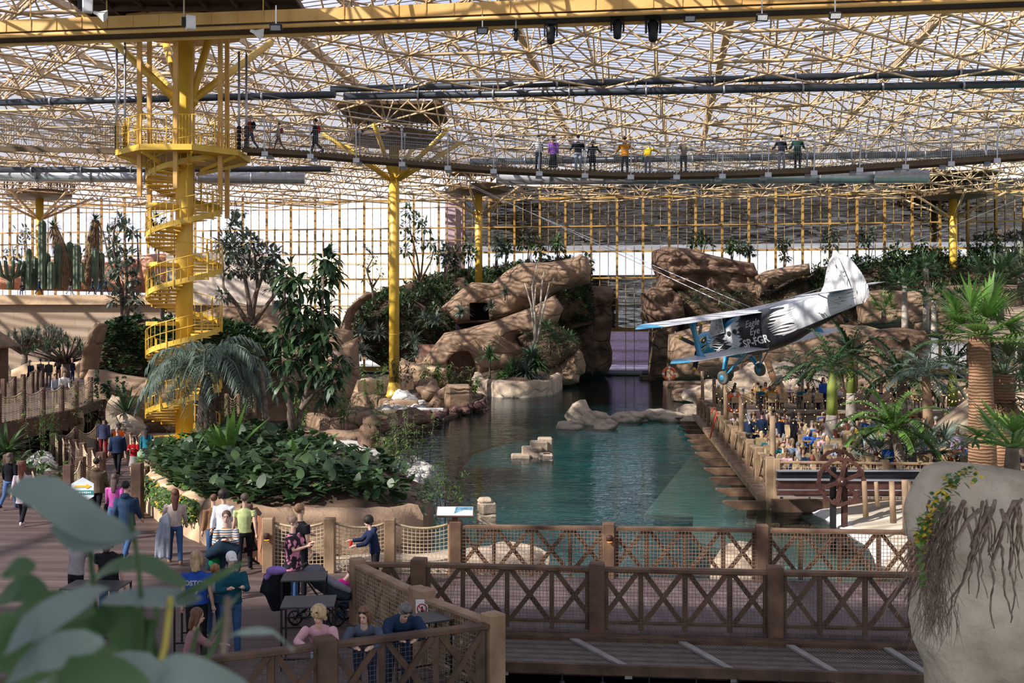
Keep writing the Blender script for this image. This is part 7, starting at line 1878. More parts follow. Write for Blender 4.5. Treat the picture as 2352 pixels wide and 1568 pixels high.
for pts, r, m in (([(320, 1590), (330, 1440), (318, 1300), (300, 1180)], .010, NLD), ([(250, 1580), (232, 1480), (222, 1420), (205, 1250)], .012, NLD), ([(400, 1590), (345, 1500), (345, 1420)], .022, NLD), ([(345, 1600), (380, 1480), (392, 1370)], .013, mat('yellow_stalk', (.35, .30, .06), .6)), ([(430, 1590), (500, 1470), (520, 1400)], .012, NLD), ([(380, 1600), (440, 1500), (455, 1440)], .010, NLD), ([(512, 1500), (520, 1440), (523, 1370)], .014, BARK)):
    mb = MB(); mb.tube([P(x, y, 2.85) - o_ for x, y in pts], r * .65, 8); mb.build('leaf_stalk', m, ng)
# ================================================================ people
SKIN = mat('skin', (.85, .85, .85), .55, .06, 8, objcol=True, spec=.35); CLO = mat('cloth', (.85, .85, .85), .9, .12, 9, bump=.006, bscale=14, objcol=True, spec=.1)
HAI = mat('hair', (.8, .8, .8), .6, .35, 26, bump=.008, bscale=50, objcol=True, stretch=(1, 1, .2))
def stripemat(name, cols, f=9.0):
    def b(n, L):
        t = n.new('ShaderNodeTexCoord'); s = n.new('ShaderNodeSeparateXYZ'); L.new(t.outputs['Object'], s.inputs[0]); m = n.new('ShaderNodeMath'); m.operation = 'MULTIPLY'; m.inputs[1].default_value = f; L.new(s.outputs[2], m.inputs[0]); m2 = n.new('ShaderNodeMath'); m2.operation = 'FRACT'; L.new(m.outputs[0], m2.inputs[0])
        r = n.new('ShaderNodeValToRGB'); r.color_ramp.interpolation = 'CONSTANT'; L.new(m2.outputs[0], r.inputs[0]); e_ = r.color_ramp.elements
        for i, c in enumerate(cols):
            if i < 2: e_[i].position = i / len(cols); e_[i].color = (*c, 1)
            else: x = e_.new(i / len(cols)); x.color = (*c, 1)
        p = n.new('ShaderNodeBsdfPrincipled'); p.inputs['Roughness'].default_value = .9; L.new(r.outputs[0], p.inputs['Base Color']); return p.outputs[0]
    return node_mat(name, b)
STR1 = stripemat('rainbow_stripes', [(.03, .05, .12), (.62, .6, .55), (.5, .2, .05), (.05, .12, .2), (.6, .55, .5)], 11); STR2 = stripemat('navy_stripes', [(.65, .63, .6), (.65, .63, .6), (.05, .05, .08)], 10)
DRS = mat('swirl_print', (.015, .012, .02), .85, .1, 9, col2=(.62, .22, .34), detail=1); DRS.node_tree.nodes['Color Ramp'].color_ramp.elements[0].position = .50; DRS.node_tree.nodes['Color Ramp'].color_ramp.elements[1].position = .56


QUEUE = []


def blob(mb, name, m, parent, vox, col=None, sm=2):
    o = mb.build(name, m); r = o.modifiers.new('r', 'REMESH'); r.mode = 'VOXEL'; r.voxel_size = vox; s = o.modifiers.new('s', 'SMOOTH'); s.iterations = sm; s.factor = .5
    o.parent = parent; QUEUE.append(o)
    if col: o.color = (*col, 1)
    return o


def flush():
    if not QUEUE: return
    dg = bpy.context.evaluated_depsgraph_get(); dg.update(); new = [bpy.data.meshes.new_from_object(o.evaluated_get(dg)) for o in QUEUE]
    for o, me in zip(QUEUE, new):
        old = o.data; o.modifiers.clear(); o.data = me; bpy.data.meshes.remove(old); me.name = o.name.split('.')[0]; me.polygons.foreach_set('use_smooth', [True] * len(me.polygons))
    QUEUE.clear()


def etube(mb, pts, rx, ry, n=14, side=V((1, 0, 0))):
    vs = []; k = len(pts)
    for i, p in enumerate(pts):
        d = (pts[min(i + 1, k - 1)] - pts[max(i - 1, 0)]).normalized(); f = d.cross(side).normalized(); s = f.cross(d).normalized()
        for j in range(n): a = 2 * PI * j / n; vs.append(p + s * rx[i] * math.cos(a) + f * ry[i] * math.sin(a))
    mb.add(vs, [(i * n + j, i * n + (j + 1) % n, (i + 1) * n + (j + 1) % n, (i + 1) * n + j) for i in range(k - 1) for j in range(n)] + [tuple(range(n))[::-1], tuple((k - 1) * n + j for j in range(n))], 0, True)


def joints(p):
    J = {}; L = p.get('lean', 0); hz = p.get('hz', .93); tw = p.get('twist', 0)
    S = V((0, -math.sin(L), math.cos(L))); R = Matrix.Rotation(tw, 3, 'Z')
    J['pel'] = V((0, p.get('hy', 0), hz)); J['S'] = S; J['neck'] = J['pel'] + S * .53; hp = p.get('head', 0); hd = V((math.sin(p.get('tilt', 0)), -math.sin(L * .5 + hp), math.cos(L * .5 + hp))).normalized()
    J['head'] = J['neck'] + hd * .19; J['hd'] = hd; J['yaw'] = p.get('yaw', 0)
    for s, q in ((1, 'l'), (-1, 'r')):
        a, o, b, i = p.get(q + 'arm', (.05, .12, .15, 0)); sh = J['pel'] + S * .47 + R @ V((s * .185, 0, 0)); J[q + 'sh'] = sh
        d = V((s * math.sin(o), -math.sin(a) * math.cos(o), -math.cos(a) * math.cos(o))); d = R @ d; J[q + 'el'] = sh + d * .29
        e_ = V((s * math.sin(o - i), -math.sin(a + b) * math.cos(o - i), -math.cos(a + b) * math.cos(o - i))); e_ = R @ e_; J[q + 'wr'] = J[q + 'el'] + e_ * .25; J[q + 'hd'] = e_
        a, k = p.get(q + 'leg', (0, 0)); hp_ = J['pel'] + V((s * .095, 0, -.05)); J[q + 'hip'] = hp_; so = p.get('splay', .06)
        J[q + 'kn'] = hp_ + V((s * so * .5, -math.sin(a), -math.cos(a))) * .43; J[q + 'an'] = J[q + 'kn'] + V((s * so * .3, -math.sin(a - k), -math.cos(a - k))) * .41
        J[q + 'toe'] = J[q + 'an'] + V((s * .03, -.17 * math.cos(min(1, k * .6)), -.05 - .12 * math.sin(min(1.2, k * .7)) * (1 if k > .7 and p.get('hz', .93) > .8 else 0)))
    return J


def person(label, pos, rz, pose={}, top=(.1, .1, .1), bot=(.04, .06, .12), shoe=(.05, .05, .05), hair=(.05, .03, .02), skin=(.62, .40, .30), style='short', H=1.0, vox=.018, slv=1.0, coat=0, skirt=0, extra=(), topm=None, name='person', group=None, fat=1.0, cat='person', hood=None):
    t = thing(name, label, cat, pos, rz, group); t.scale = (H, H, H); J = joints(pose); S = J['S']; P_ = J['pel']; near = vox < .025
    mb = MB(); etube(mb, [P_ - S * .05, P_ + S * .1, P_ + S * .3, P_ + S * .46, P_ + S * .52], [.13, .12, .14, .15, .05], [.09, .085, .10, .09, .05])
    mb.tube([J['neck'] - S * .04, J['head']], [.055, .05], 10)
    hd = J['hd']; Rh = Matrix.Rotation(J['yaw'], 3, 'Z') @ V((0, 0, 1)).rotation_difference(hd).to_matrix(); Hc = J['head']
    def hp(x, y, z): return Hc + Rh @ V((x, y, z))
    mb.ell(hp(0, .012, .035), (.074, .092, .095), 14, 10, M=Rh); mb.ell(hp(0, -.022, -.035), (.052, .060, .072), 12, 8, M=Rh)
    if near:
        mb.ell(hp(0, -.088, -.01), (.013, .02, .022), 8, 6, M=Rh); mb.ell(hp(0, -.072, -.06), (.028, .018, .014), 8, 6, M=Rh)
        for s in (-1, 1): mb.ell(hp(s * .076, .012, 0), (.012, .02, .03), 8, 6, M=Rh)
    for q, s in (('l', 1), ('r', -1)):
        mb.tube([J[q + 'sh'], J[q + 'sh'].lerp(J[q + 'el'], .5), J[q + 'el'], J[q + 'el'].lerp(J[q + 'wr'], .4), J[q + 'wr']], [.05, .046, .038, .037, .026], 10)
        w_, d = J[q + 'wr'], J[q + 'hd'].normalized(); sd_ = d.cross(V((0, 0, 1)));
        if sd_.length < .2: sd_ = V((0, 1, 0))
        sd_.normalize(); up = sd_.cross(d).normalized()
        if near:
            mb.tube([w_, w_ + d * .045, w_ + d * .085], [.026, .036, .034], 8)
            for k in range(4): f0 = w_ + d * .08 + sd_ * (.024 - .016 * k); l_ = (.062, .072, .068, .052)[k]; mb.tube([f0, f0 + d * l_ * .55, f0 + d * l_ * .85 - up * .025], [.0095, .009, .0075], 6)
            f0 = w_ + d * .03 + sd_ * .03; mb.tube([f0, f0 + sd_ * .025 + d * .03, f0 + sd_ * .028 + d * .06 - up * .01], [.011, .010, .008], 6)
        else: mb.ell(w_ + d * .07, (.04, .04, .06), 8, 6)
        mb.tube([J[q + 'hip'], J[q + 'kn'], J[q + 'kn'].lerp(J[q + 'an'], .3), J[q + 'an'], J[q + 'an'] + V((0, 0, -.02))], [.078, .052, .052, .034, .035], 10)
        if near: mb.tube([J[q + 'an'], J[q + 'toe']], [.035, .03], 8)
    bd = blob(mb, 'body', SKIN, t, vox * (.62 if near else 1), skin)
    if near:
        mb = MB()
        for s in (-1, 1): mb.ell(hp(s * .03, -.076, .018), (.011, .008, .006), 8, 5, M=Rh); mb.beam(hp(s * .015, -.083, .036), hp(s * .048, -.074, .036), .006, .006)
        mb.build('eyes', BLK, bd); mb = MB(); mb.ell(hp(0, -.088, -.048), (.02, .006, .006), 8, 5, M=Rh); mb.build('mouth', mat('lips', (.38, .13, .11), .5), bd)
    # top
    F_ = fat; mb = MB(); low = P_ - S * (.02 + coat) if coat < .2 else P_ + V((0, .0, -coat))
    etube(mb, [low, P_ + S * .05, P_ + S * .22, P_ + S * .36, P_ + S * .46, P_ + S * .525], [.17 * F_ + coat * .1, .155 * F_, .155 * F_, .175 * F_, .16 * F_, .07], [.13 * F_ + coat * .1, .115 * F_, .115 * F_, .12 * F_, .10 * F_, .065])
    for q in 'lr':
        e_, w_ = J[q + 'el'], J[q + 'wr']; c = J[q + 'sh']
        if slv > .9: mb.tube([c, c.lerp(e_, .5), e_, e_.lerp(w_, .55), w_.lerp(e_, .08)], [.072 * F_, .064 * F_, .056 * F_, .05 * F_, .04 * F_], 10)
        elif slv > 0: mb.tube([c, c.lerp(e_, slv)], [.072 * F_, .065 * F_], 10)
    if hood: mb.ell(J['neck'] + V((0, .07, 0)), (.12, .09, .07), 10, 6)
    blob(mb, 'top', topm or CLO, t, vox, top)
    # trousers or skirt
    mb = MB(); etube(mb, [P_ + S * .1, P_, P_ + V((0, 0, -.1))], [.135, .155, .15], [.10, .115, .11])
    if skirt: etube(mb, [P_, P_ + V((0, 0, -.2)), P_ + V((0, 0, -skirt))], [.15, .18, .23], [.11, .14, .19])
    else:
        for q in 'lr': mb.tube([J[q + 'hip'] + V((0, 0, .02)), J[q + 'hip'].lerp(J[q + 'kn'], .5), J[q + 'kn'], J[q + 'kn'].lerp(J[q + 'an'], .4), J[q + 'an'] + V((0, 0, .01))], [.092, .082, .064, .062, .055], 10)
    blob(mb, 'skirt' if skirt else 'trousers', CLO, t, vox, bot)
    for q in 'lr': mb = MB(); a, b = J[q + 'an'], J[q + 'toe']; mb.tube([a + V((0, .05, -.035)), a.lerp(b, .5) + V((0, 0, -.02)), b + V((0, -.02, 0))], [.04, .044, .036], 8); mb.ell(a, (.045, .05, .05), 8, 6); blob(mb, 'shoe', CLO, t, max(vox, .02), shoe)
    mb = MB()
    if style != 'bald':
        big = .012 if style != 'curly' else .035
        mb.ell(hp(0, .03, .055), (.083 + big, .09 + big, .085 + big), 14, 9, M=Rh)
        if style in ('long', 'midlong'):
            ln = .36 if style == 'long' else .2; etube(mb, [hp(0, .05, .06), hp(0, .075, -.06), hp(0, .09, 0) - V((0, -.03, ln))], [.085, .10, .05], [.05, .05, .03]);
            for s in (-1, 1): mb.tube([hp(s * .07, .0, .05), hp(s * .082, .0, -.06), hp(s * .075, .01, -.15)], [.03, .03, .012], 7)
        if style == 'curly':
            for k in range(16): a = k * .7; mb.ell(hp(.095 * math.cos(a), .03 + .08 * math.sin(a) if math.sin(a) > -.3 else .0, .02 + .07 * math.sin(k * 1.9)), .035, 7, 5)
        if style == 'bun': mb.ell(hp(0, .13, .08), .045, 8, 6)
        o = blob(mb, 'cap' if style == 'cap' else 'hair', HAI if style != 'cap' else CLO, t, vox, hair, 1)
        if style == 'cap': mb = MB(); mb.box(hp(0, -.1, .06), (.13, .1, .012), M=Rh); o = mb.build('cap_peak', CLO, o); o.color = (*hair, 1)
    if 'pack' in extra: mb = MB(); c = P_ + S * .32 + V((0, .19, 0)); mb.ell(c, (.15, .10, .21), 12, 8); blob(mb, 'backpack', CLO, t, vox, extra['pack'])
    if 'glasses' in extra: mb = MB(); [mb.ell(hp(s * .035, -.062, .098), (.03, .014, .02), 8, 5, M=Rh) for s in (-1, 1)]; mb.beam(hp(-.08, .0, .09), hp(-.06, -.06, .1), .008, .008); mb.beam(hp(.08, 0, .09), hp(.06, -.06, .1), .008, .008); mb.build('sunglasses', BLK, t)
    if 'bag' in extra: mb = MB(); mb.ell(P_ + V((.24, .0, -.05)), (.05, .12, .12), 10, 7); sb = blob(mb, 'shoulder_bag', CLO, t, vox, extra['bag']); mb = MB(); mb.tube([P_ + V((.23, 0, .05)), J['rsh'] + V((.05, .1, .06))], .012, 5); mb.build('bag_strap', BLK, sb)
    if 'stroke' in extra: pass
    return t


X_ = {}
WK = dict(lleg=(.38, .15), rleg=(-.3, .35), larm=(-.3, .12, .2, 0), rarm=(.3, .12, .3, 0), hz=.9); WK2 = dict(lleg=(-.3, .5), rleg=(.3, .1), larm=(.25, .14, .3, 0), rarm=(-.25, .14, .2, 0), hz=.9)
ST = dict(); HOLD = dict(larm=(.5, .15, 1.5, .6), rarm=(.5, .15, 1.4, .6), head=.25); LEAN = dict(lean=.85, hz=.86, hy=.28, larm=(1.12, .32, .35, 1.0), rarm=(1.15, .34, .35, 1.0), head=-.25, lleg=(-.15, .05), rleg=(-.3, .1))
SITP = dict(hz=.5, lleg=(1.45, 1.45), rleg=(1.4, 1.4), larm=(.6, .15, .9, .3), rarm=(.5, .2, 1.1, .4), lean=.2, head=.1)
NAVY = (.02, .035, .08); JEAN = (.05, .11, .24); BLKc = (.015, .015, .02); WHc = (.68, .68, .70); BRH = (.10, .05, .03); BLH = (.42, .30, .17); GRH = (.35, .34, .33); DKH = (.02, .015, .012); REDH = (.18, .06, .035)
def g(px, py_, z=0.0): return G(px, py_, z)
people = [
    ('man in a navy hooded jacket and jeans walking away on the deck', g(290, 1285), PI - .1, WK, dict(top=(.025, .05, .10), bot=JEAN, hair=DKH, shoe=(.6, .6, .62), fat=1.22, coat=.12, hood=1, H=1.06)),
    ('woman in a bright pink cropped sweater and jeans walking away', g(264, 1240), PI, WK2, dict(top=(.48, .10, .36), bot=(.09, .16, .28), hair=(.09, .06, .05), style='long', H=.98, extra=dict(bag=BLKc))),
    ('person in an olive-brown puffy coat and black trousers walking away', g(222, 1192), PI, WK, dict(top=(.115, .085, .055), bot=BLKc, hair=DKH, fat=1.35, coat=.12, hood=1, H=1.0)),
    ('long-haired woman in a cream sweater and jeans walking away, arms full', g(402, 1294), PI + .3, dict(WK, larm=(.5, .2, 1.2, .5)), dict(top=(.52, .42, .38), bot=JEAN, hair=(.10, .035, .025), style='long', shoe=(.3, .17, .09), H=.99)),
    ('red-haired woman in a long white cardigan walking away by the rope fence', g(52, 1205), PI, WK, dict(top=(.55, .45, .50), bot=BLKc, hair=REDH, style='long', coat=.3, shoe=(.6, .5, .55))),
    ('person in a black top and blue jeans walking at the picture edge', g(22, 1168), PI, WK2, dict(top=BLKc, bot=(.08, .14, .30), hair=(.12, .09, .07), style='midlong', H=.97)),
    ('man in a navy padded vest over a maroon top walking towards the viewer', g(270, 1092), 0, dict(WK, rarm=(.1, .15, .2, 0)), dict(top=NAVY, bot=BLKc, hair=(.08, .07, .06), fat=1.2, coat=.08, H=1.05, skin=(.5, .32, .25))),
    ('person in red trousers and a navy coat with pink shoulders seen from behind', g(238, 1052), PI, ST, dict(top=(.045, .05, .10), bot=(.22, .02, .03), hair=DKH, fat=1.15, coat=.1)),
    ('child in an orange shirt behind the man with the padded vest', g(273, 1056), .6, ST, dict(top=(.75, .13, .02), bot=BLKc, hair=DKH, H=.86, style='curly')),
    ('girl in a red top, grey skirt and yellow tights looking at her hands', g(307, 1092), 0, HOLD, dict(top=(.40, .015, .02), bot=(.28, .26, .27), skirt=.48, hair=DKH, style='long', H=.82, skin=(.62, .42, .32))),
    ('dark-haired woman in a teal top holding a pale green bag', g(337, 1082), PI, ST, dict(top=(.02, .16, .22), bot=BLKc, hair=(.04, .03, .03), style='long', H=.97)),
    ('sandy-haired child in a turquoise hoodie beside the teal woman', g(354, 1098), PI - .5, ST, dict(top=(.05, .28, .32), bot=BLKc, hair=BLH, style='long', H=.8, extra=dict(pack=(.10, .42, .42)))),
    ('man in a pale grey hoodie and black trousers at the high table', g(174, 1432), PI * .8, dict(ST, rarm=(.8, .1, .8, 0), lean=.12), dict(top=(.33, .31, .33), bot=BLKc, hair=(.3, .28, .3), fat=1.1, H=1.0, hood=1, shoe=WHc)),
    ('woman with dark red hair in a black T-shirt behind the high table', g(250, 1452), PI - .1, ST, dict(top=BLKc, bot=JEAN, hair=(.045, .012, .015), style='midlong', slv=.6, fat=1.15, H=1.0)),
    ('boy in a tan jacket standing at the vine-hung wall by the gate', g(490, 1298), PI + .6, ST, dict(top=(.24, .13, .07), bot=JEAN, hair=BRH, fat=1.15, H=.92)),
    ('curly dark-haired youth in a white shirt seen from behind', g(514, 1300), PI - .3, WK, dict(top=(.70, .71, .75), bot=JEAN, hair=DKH, style='curly', fat=1.15, coat=.1, H=1.0)),
    ('youth in a yellow-green shirt with a black jacket round the waist', g(562, 1312), PI + .2, WK2, dict(top=(.42, .48, .22), bot=BLKc, hair=(.10, .08, .06), slv=.5, H=1.0)),
    ('woman in a striped top carrying coats, walking towards the viewer', g(520, 1372), .15, dict(WK, larm=(.6, .12, 1.4, .8), rarm=(.6, .12, 1.4, .8)), dict(topm=STR1, bot=(.04, .09, .17), hair=BRH, style='bun', H=1.0, skin=(.58, .38, .30))),
    ('woman in a black and pink swirl-print blouse standing at the stroller', g(672, 1392), PI * .42, dict(HOLD, head=.15), dict(topm=DRS, coat=.18, bot=JEAN, hair=(.22, .15, .11), style='bun', slv=.75, fat=1.25, H=.99)),
    ('tall short-haired man in a black T-shirt facing the rope net fence', g(690, 1370), PI * .75, dict(ST, larm=(.7, .2, .6, .1)), dict(top=BLKc, bot=BLKc, hair=(.24, .13, .07), slv=.6, fat=1.12, H=1.06)),
    ('dark-haired boy in a navy hoodie leaning on the railing with a can', g(862, 1352), -PI * .42, dict(lean=.2, hz=.9, larm=(.6, .1, .8, .2), rarm=(.75, .1, .75, .0), head=.25, yaw=.2), dict(top=(.02, .03, .07), bot=BLKc, hair=DKH, style='curly', H=.88, skin=(.68, .45, .36), hood=1, fat=1.1)),
    ('small child in a magenta jacket crouching beside the stroller', g(762, 1412), PI * .6, dict(hz=.32, lean=.6, lleg=(1.5, 2.3), rleg=(1.4, 2.2), larm=(1.0, .1, .4, .2), rarm=(.9, .1, .4, .2), head=.4), dict(top=(.62, .02, .28), bot=JEAN, hair=BRH, fat=1.3, H=.85, skin=(.6, .4, .32))),
    ('man in a royal blue jersey with red and white lettering on the back', g(452, 1512), PI, ST, dict(top=(.02, .07, .34), bot=BLKc, hair=BLH, style='midlong', slv=.5, fat=1.18, H=1.0)),
    ('curly ginger-haired child in denim with a pale backpack being carried', g(492, 1490) + V((0, 0, .22)), PI + .7, dict(ST, larm=(.8, .1, .5, .3)), dict(top=(.04, .12, .24), bot=(.05, .10, .2), hair=(.36, .17, .07), style='curly', H=.68, extra=dict(pack=(.45, .5, .52)))),
    ('adult in a white cap and dark teal jacket holding the child', g(530, 1508), PI * .15, dict(larm=(.6, .15, 1.3, .6), rarm=(.6, .15, 1.3, .6), head=.25), dict(top=(.01, .07, .10), bot=JEAN, hair=(.7, .7, .72), style='cap', fat=1.2, H=.98)),
    ('curly blonde woman in a pale pink sweatshirt leaning on the big railing post', V((-2.72, 16.02, 0)), .0, dict(LEAN, yaw=-.5, lean=.7, head=.0), dict(top=(.62, .36, .40), bot=(.35, .40, .48), hair=(.50, .36, .20), style='curly', fat=1.08, H=.97, extra=dict(glasses=1), skin=(.68, .42, .33))),
    ('young woman in a grey-blue sweater with sunglasses on her hair, leaning on the rail', V((-2.12, 16.25, 0)), .1, dict(LEAN, yaw=-.35, head=-.1), dict(top=(.085, .11, .155), bot=(.04, .07, .14), hair=(.19, .10, .055), style='midlong', fat=1.05, H=.97, extra=dict(glasses=1), skin=(.65, .42, .33))),
    ('grey-haired man in a navy jacket looking down over the rail', V((-1.62, 16.62, 0)), .25, dict(LEAN, lean=.95, yaw=.35, head=.35), dict(top=(.02, .04, .085), bot=(.03, .06, .13), hair=(.16, .15, .14), fat=1.3, H=1.03, hood=1, extra=dict(glasses=1), skin=(.58, .36, .28))),
    ('seated man in a black leather jacket low behind the near leaves', g(132, 1568), .6, SITP, dict(top=BLKc, bot=BLKc, hair=DKH, H=.98)),
    ('seated person in dark red clothes beside the low table', g(212, 1572), -.6, SITP, dict(top=(.12, .01, .03), bot=(.10, .01, .03), hair=DKH, H=.95)),
    ('brown-haired woman in a mauve top holding a phone below the blue jersey', g(432, 1600), PI * .6, dict(SITP, rarm=(1.0, .1, 1.5, .2)), dict(top=(.30, .16, .17), bot=BLKc, hair=(.15, .07, .04), style='midlong', H=.97)),
    # raised deck
    ('grey-haired walker in a navy coat with a backpack on the raised deck', g(68, 888, 1.75), -PI * .5, WK, dict(top=NAVY, bot=BLKc, hair=GRH, vox=.03, extra=dict(pack=(.02, .04, .09)), coat=.1)),
    ('person in a black coat and jeans walking behind the grey-haired walker', g(93, 882, 1.75), PI, WK2, dict(top=BLKc, bot=JEAN, hair=DKH, vox=.03, coat=.1)),
    ('man in an olive-black jacket and grey trousers strolling on the raised deck', g(112, 886, 1.75), 0, ST, dict(top=(.06, .06, .05), bot=(.16, .16, .19), hair=BRH, vox=.03, fat=1.15)),
    ('dark-haired woman in black carrying a small child on the raised deck', g(134, 878, 1.75), 0, HOLD, dict(top=BLKc, bot=(.2, .13, .1), hair=DKH, style='long', vox=.03)),
    ('bald man in a dark suit at the ribbed stone rim', g(166, 880, 1.75), PI * .4, ST, dict(top=(.025, .03, .05), bot=NAVY, style='bald', vox=.03)),
    ('child in a pale blue jacket at the raised deck fence', g(127, 924, 1.75), .8, ST, dict(top=(.35, .38, .45), bot=(.2, .19, .2), hair=BRH, H=.82, vox=.028)),
    ('woman in a white jacket with a red bag bending over the raised deck fence', g(146, 928, 1.75), .5, dict(lean=.5, hz=.9), dict(top=(.65, .65, .68), bot=(.18, .17, .17), hair=BRH, vox=.028, extra=dict(bag=(.5, .03, .04)))),
    ('child in a pale pink top beside the timber hut', g(14, 876, 1.75), .4, ST, dict(top=(.6, .42, .48), bot=(.3, .3, .34), hair=(.25, .14, .08), H=.85, vox=.03)),
]
for lab, pos, rz, pose, kw in people: person(lab, pos, rz, pose, **kw)
def sky(px, yf, lab, rz, pose, **kw):
    c = bridge_curve(px); p = P(px, c[1], c[2]); person(lab, (p.x, p.y, p.z + .04), rz, pose, vox=.026, **kw)
RAILH = dict(larm=(.7, .35, .5, 0), rarm=(.7, .35, .5, 0), lean=.12)
sky(575, 342, 'walker in a red jacket with a black backpack on the hanging walkway', -PI * .6, WK, top=(.35, .05, .03), bot=(.03, .06, .12), hair=(.5, .35, .33), style='cap', extra=dict(pack=BLKc))
sky(640, 345, 'smaller walker in a cream top with a red backpack on the hanging walkway', -PI * .5, WK, top=(.45, .40, .36), bot=(.22, .12, .08), hair=DKH, H=.84, extra=dict(pack=(.35, .02, .04)))
sky(724, 353, 'walker in a long dark coat with a red backpack on the hanging walkway', -PI * .5, WK2, top=(.02, .03, .04), bot=NAVY, hair=DKH, coat=.4, extra=dict(pack=(.45, .02, .04)))
sky(1237, 384, 'walkway visitor in a navy and white striped sweater leaning on the rail', PI + .3, RAILH, topm=STR2, bot=NAVY, hair=DKH)
sky(1271, 386, 'walkway visitor with long hair and a purple jacket', PI, ST, top=(.24, .08, .42), bot=BLKc, hair=(.12, .05, .03), style='long', skirt=.75, coat=.1)
sky(1328, 387, 'walkway visitor in a black jacket, cap and pale jeans', PI, RAILH, top=BLKc, bot=(.28, .34, .42), hair=DKH, style='cap', fat=1.15, H=1.05)
sky(1361, 388, 'small walkway visitor all in black with a dark red bag', PI - .3, RAILH, top=BLKc, bot=BLKc, hair=DKH, style='midlong', coat=.35, H=.92, extra=dict(bag=(.09, .02, .03)))
sky(1435, 390, 'walkway visitor in a bright orange jacket', PI, dict(RAILH, rarm=(1.2, .5, .1, 0)), top=(.62, .25, .02), bot=(.03, .05, .09), hair=DKH, fat=1.2, coat=.12, H=1.04, hood=1)
sky(1488, 390, 'walkway visitor in a yellow sweater bending over a green bag', PI - .5, dict(lean=.3, hz=.9, rarm=(1.2, .4, .1, 0)), top=(.60, .42, .02), bot=(.16, .18, .22), hair=BLH, H=.94, extra=dict(bag=(.01, .16, .08)))
sky(1570, 389, 'fair-haired walkway visitor in a beige sweater with a coat round the waist', 0, RAILH, top=(.26, .22, .16), bot=(.06, .07, .08), hair=(.36, .20, .10))
sky(1795, 383, 'walkway visitor in a black sweater and mottled light trousers', PI, RAILH, top=(.015, .018, .035), bot=(.30, .33, .38), hair=DKH, style='cap')
sky(1832, 381, 'grey-haired walkway visitor in a dark green jacket', PI - .2, RAILH, top=(.015, .045, .035), bot=BLKc, hair=(.25, .25, .25), coat=.2, fat=1.15)
TZ = P(0, 680, TD).z + .25
for px, lab, kw in ((53, 'seated visitor in black on the desert terrace', dict(top=BLKc, hair=BRH)), (90, 'visitor in a dark coat walking on the desert terrace', dict(top=NAVY, bot=NAVY, coat=.3)), (161, 'visitor in a dark jacket and light jeans on the desert terrace', dict(top=BLKc, bot=(.3, .36, .45), style='long')), (212, 'visitor bending over a stroller on the desert terrace', dict(top=(.03, .03, .05))), (228, 'visitor in dark blue at the end of the terrace railing', dict(top=(.04, .05, .09), bot=JEAN)), (243, 'last visitor in navy beside the tall loose tree', dict(top=NAVY))):
    p = P(px, 680, 120); person(lab, (p.x, 120, TZ), PI * .5 if px != 53 else 0, WK if px != 53 else SITP, vox=.035, **kw)
# held or hung things
mb = MB(); p = g(375, 1300)
for k in range(7): x = -.16 + .055 * k; mb.beam((x, .02 * math.sin(k * 2), .02), (x + .02, .03 * math.sin(k * 2), .14), .008, .008)
[mb.tube([V((-.15 + .06 * k, .03 * math.sin(k * 2), .1 + .02 * (k % 2))), V((-.12 + .055 * k, -.04 * (k % 2), .6)), V((-.03 + .035 * k, 0, 1.0)), V((.12, 0, 1.14))], [.035, .042, .04, .03], 8) for k in range(6)]; o = blob(mb, 'blanket_scarf', CLO, None, .018, (.30, .33, .40)); o.location = p + V((-.02, 0, .08)); tag(o, 'long fringed grey-blue scarf hanging from the cream-sweater woman', 'scarf')
mb = MB(); etube(mb, [V((0, 0, -.25)), V((0, 0, -.1)), V((0, 0, .12))], [.2, .22, .06], [.1, .12, .04]); o = blob(mb, 'shopping_bag', CLO, None, .025, (.35, .52, .36)); o.location = g(324, 1085) + V((0, 0, .75)); tag(o, 'pale green shopping bag held by the teal woman', 'bag')
mb = MB(); etube(mb, [V((-.3, 0, -.1)), V((0, -.05, .1)), V((.3, 0, -.05))], [.1, .2, .12], [.2, .25, .2], side=V((0, 0, 1))); mb.tube([(-.2, 0, 0), (-.3, 0, -.4)], .09, 8); o = blob(mb, 'coat_bundle', CLO, None, .03, (.015, .03, .05)); o.location = g(520, 1372) + V((0, -.2, 1.0)); tag(o, 'dark navy coat carried over the arms of the striped-top woman', 'coat')
mb = MB(); mb.tube([(0, 0, .1), (0, 0, -.2), (.05, 0, -.55)], [.07, .13, .05], 8); o = blob(mb, 'green_sweater', CLO, None, .03, (.01, .16, .06)); o.location = g(492, 1372) + V((.05, -.2, .95)); tag(o, 'green sweater hanging from the carried coat', 'sweater')
mb = MB(); mb.tube([(-.15, 0, 0), (.15, 0, 0), (.2, 0, -.5), (-.1, 0, -.55)], [.12, .14, .1, .08], 9); o = blob(mb, 'waist_jacket', CLO, None, .03, (.012, .012, .015)); o.location = g(562, 1312) + V((0, .1, 1.0)); tag(o, 'black jacket tied round the waist of the yellow-green shirt', 'jacket')
RC = mat('can_red', (.6, .02, .02), .3)
def can(p, lab): mb = MB(); mb.lathe([(.026, 0), (.033, .01), (.033, .11), (.026, .12)], (0, 0, 0), 14); o = mb.build('drink_can', RC); o.location = p; tag(o, lab, 'can')
can(P(806, 1254, 23.45), 'red drink can held out by the boy in the navy hoodie'); can(P(714, 1256, 22.85), 'red drink can in the hand of the swirl-print woman')
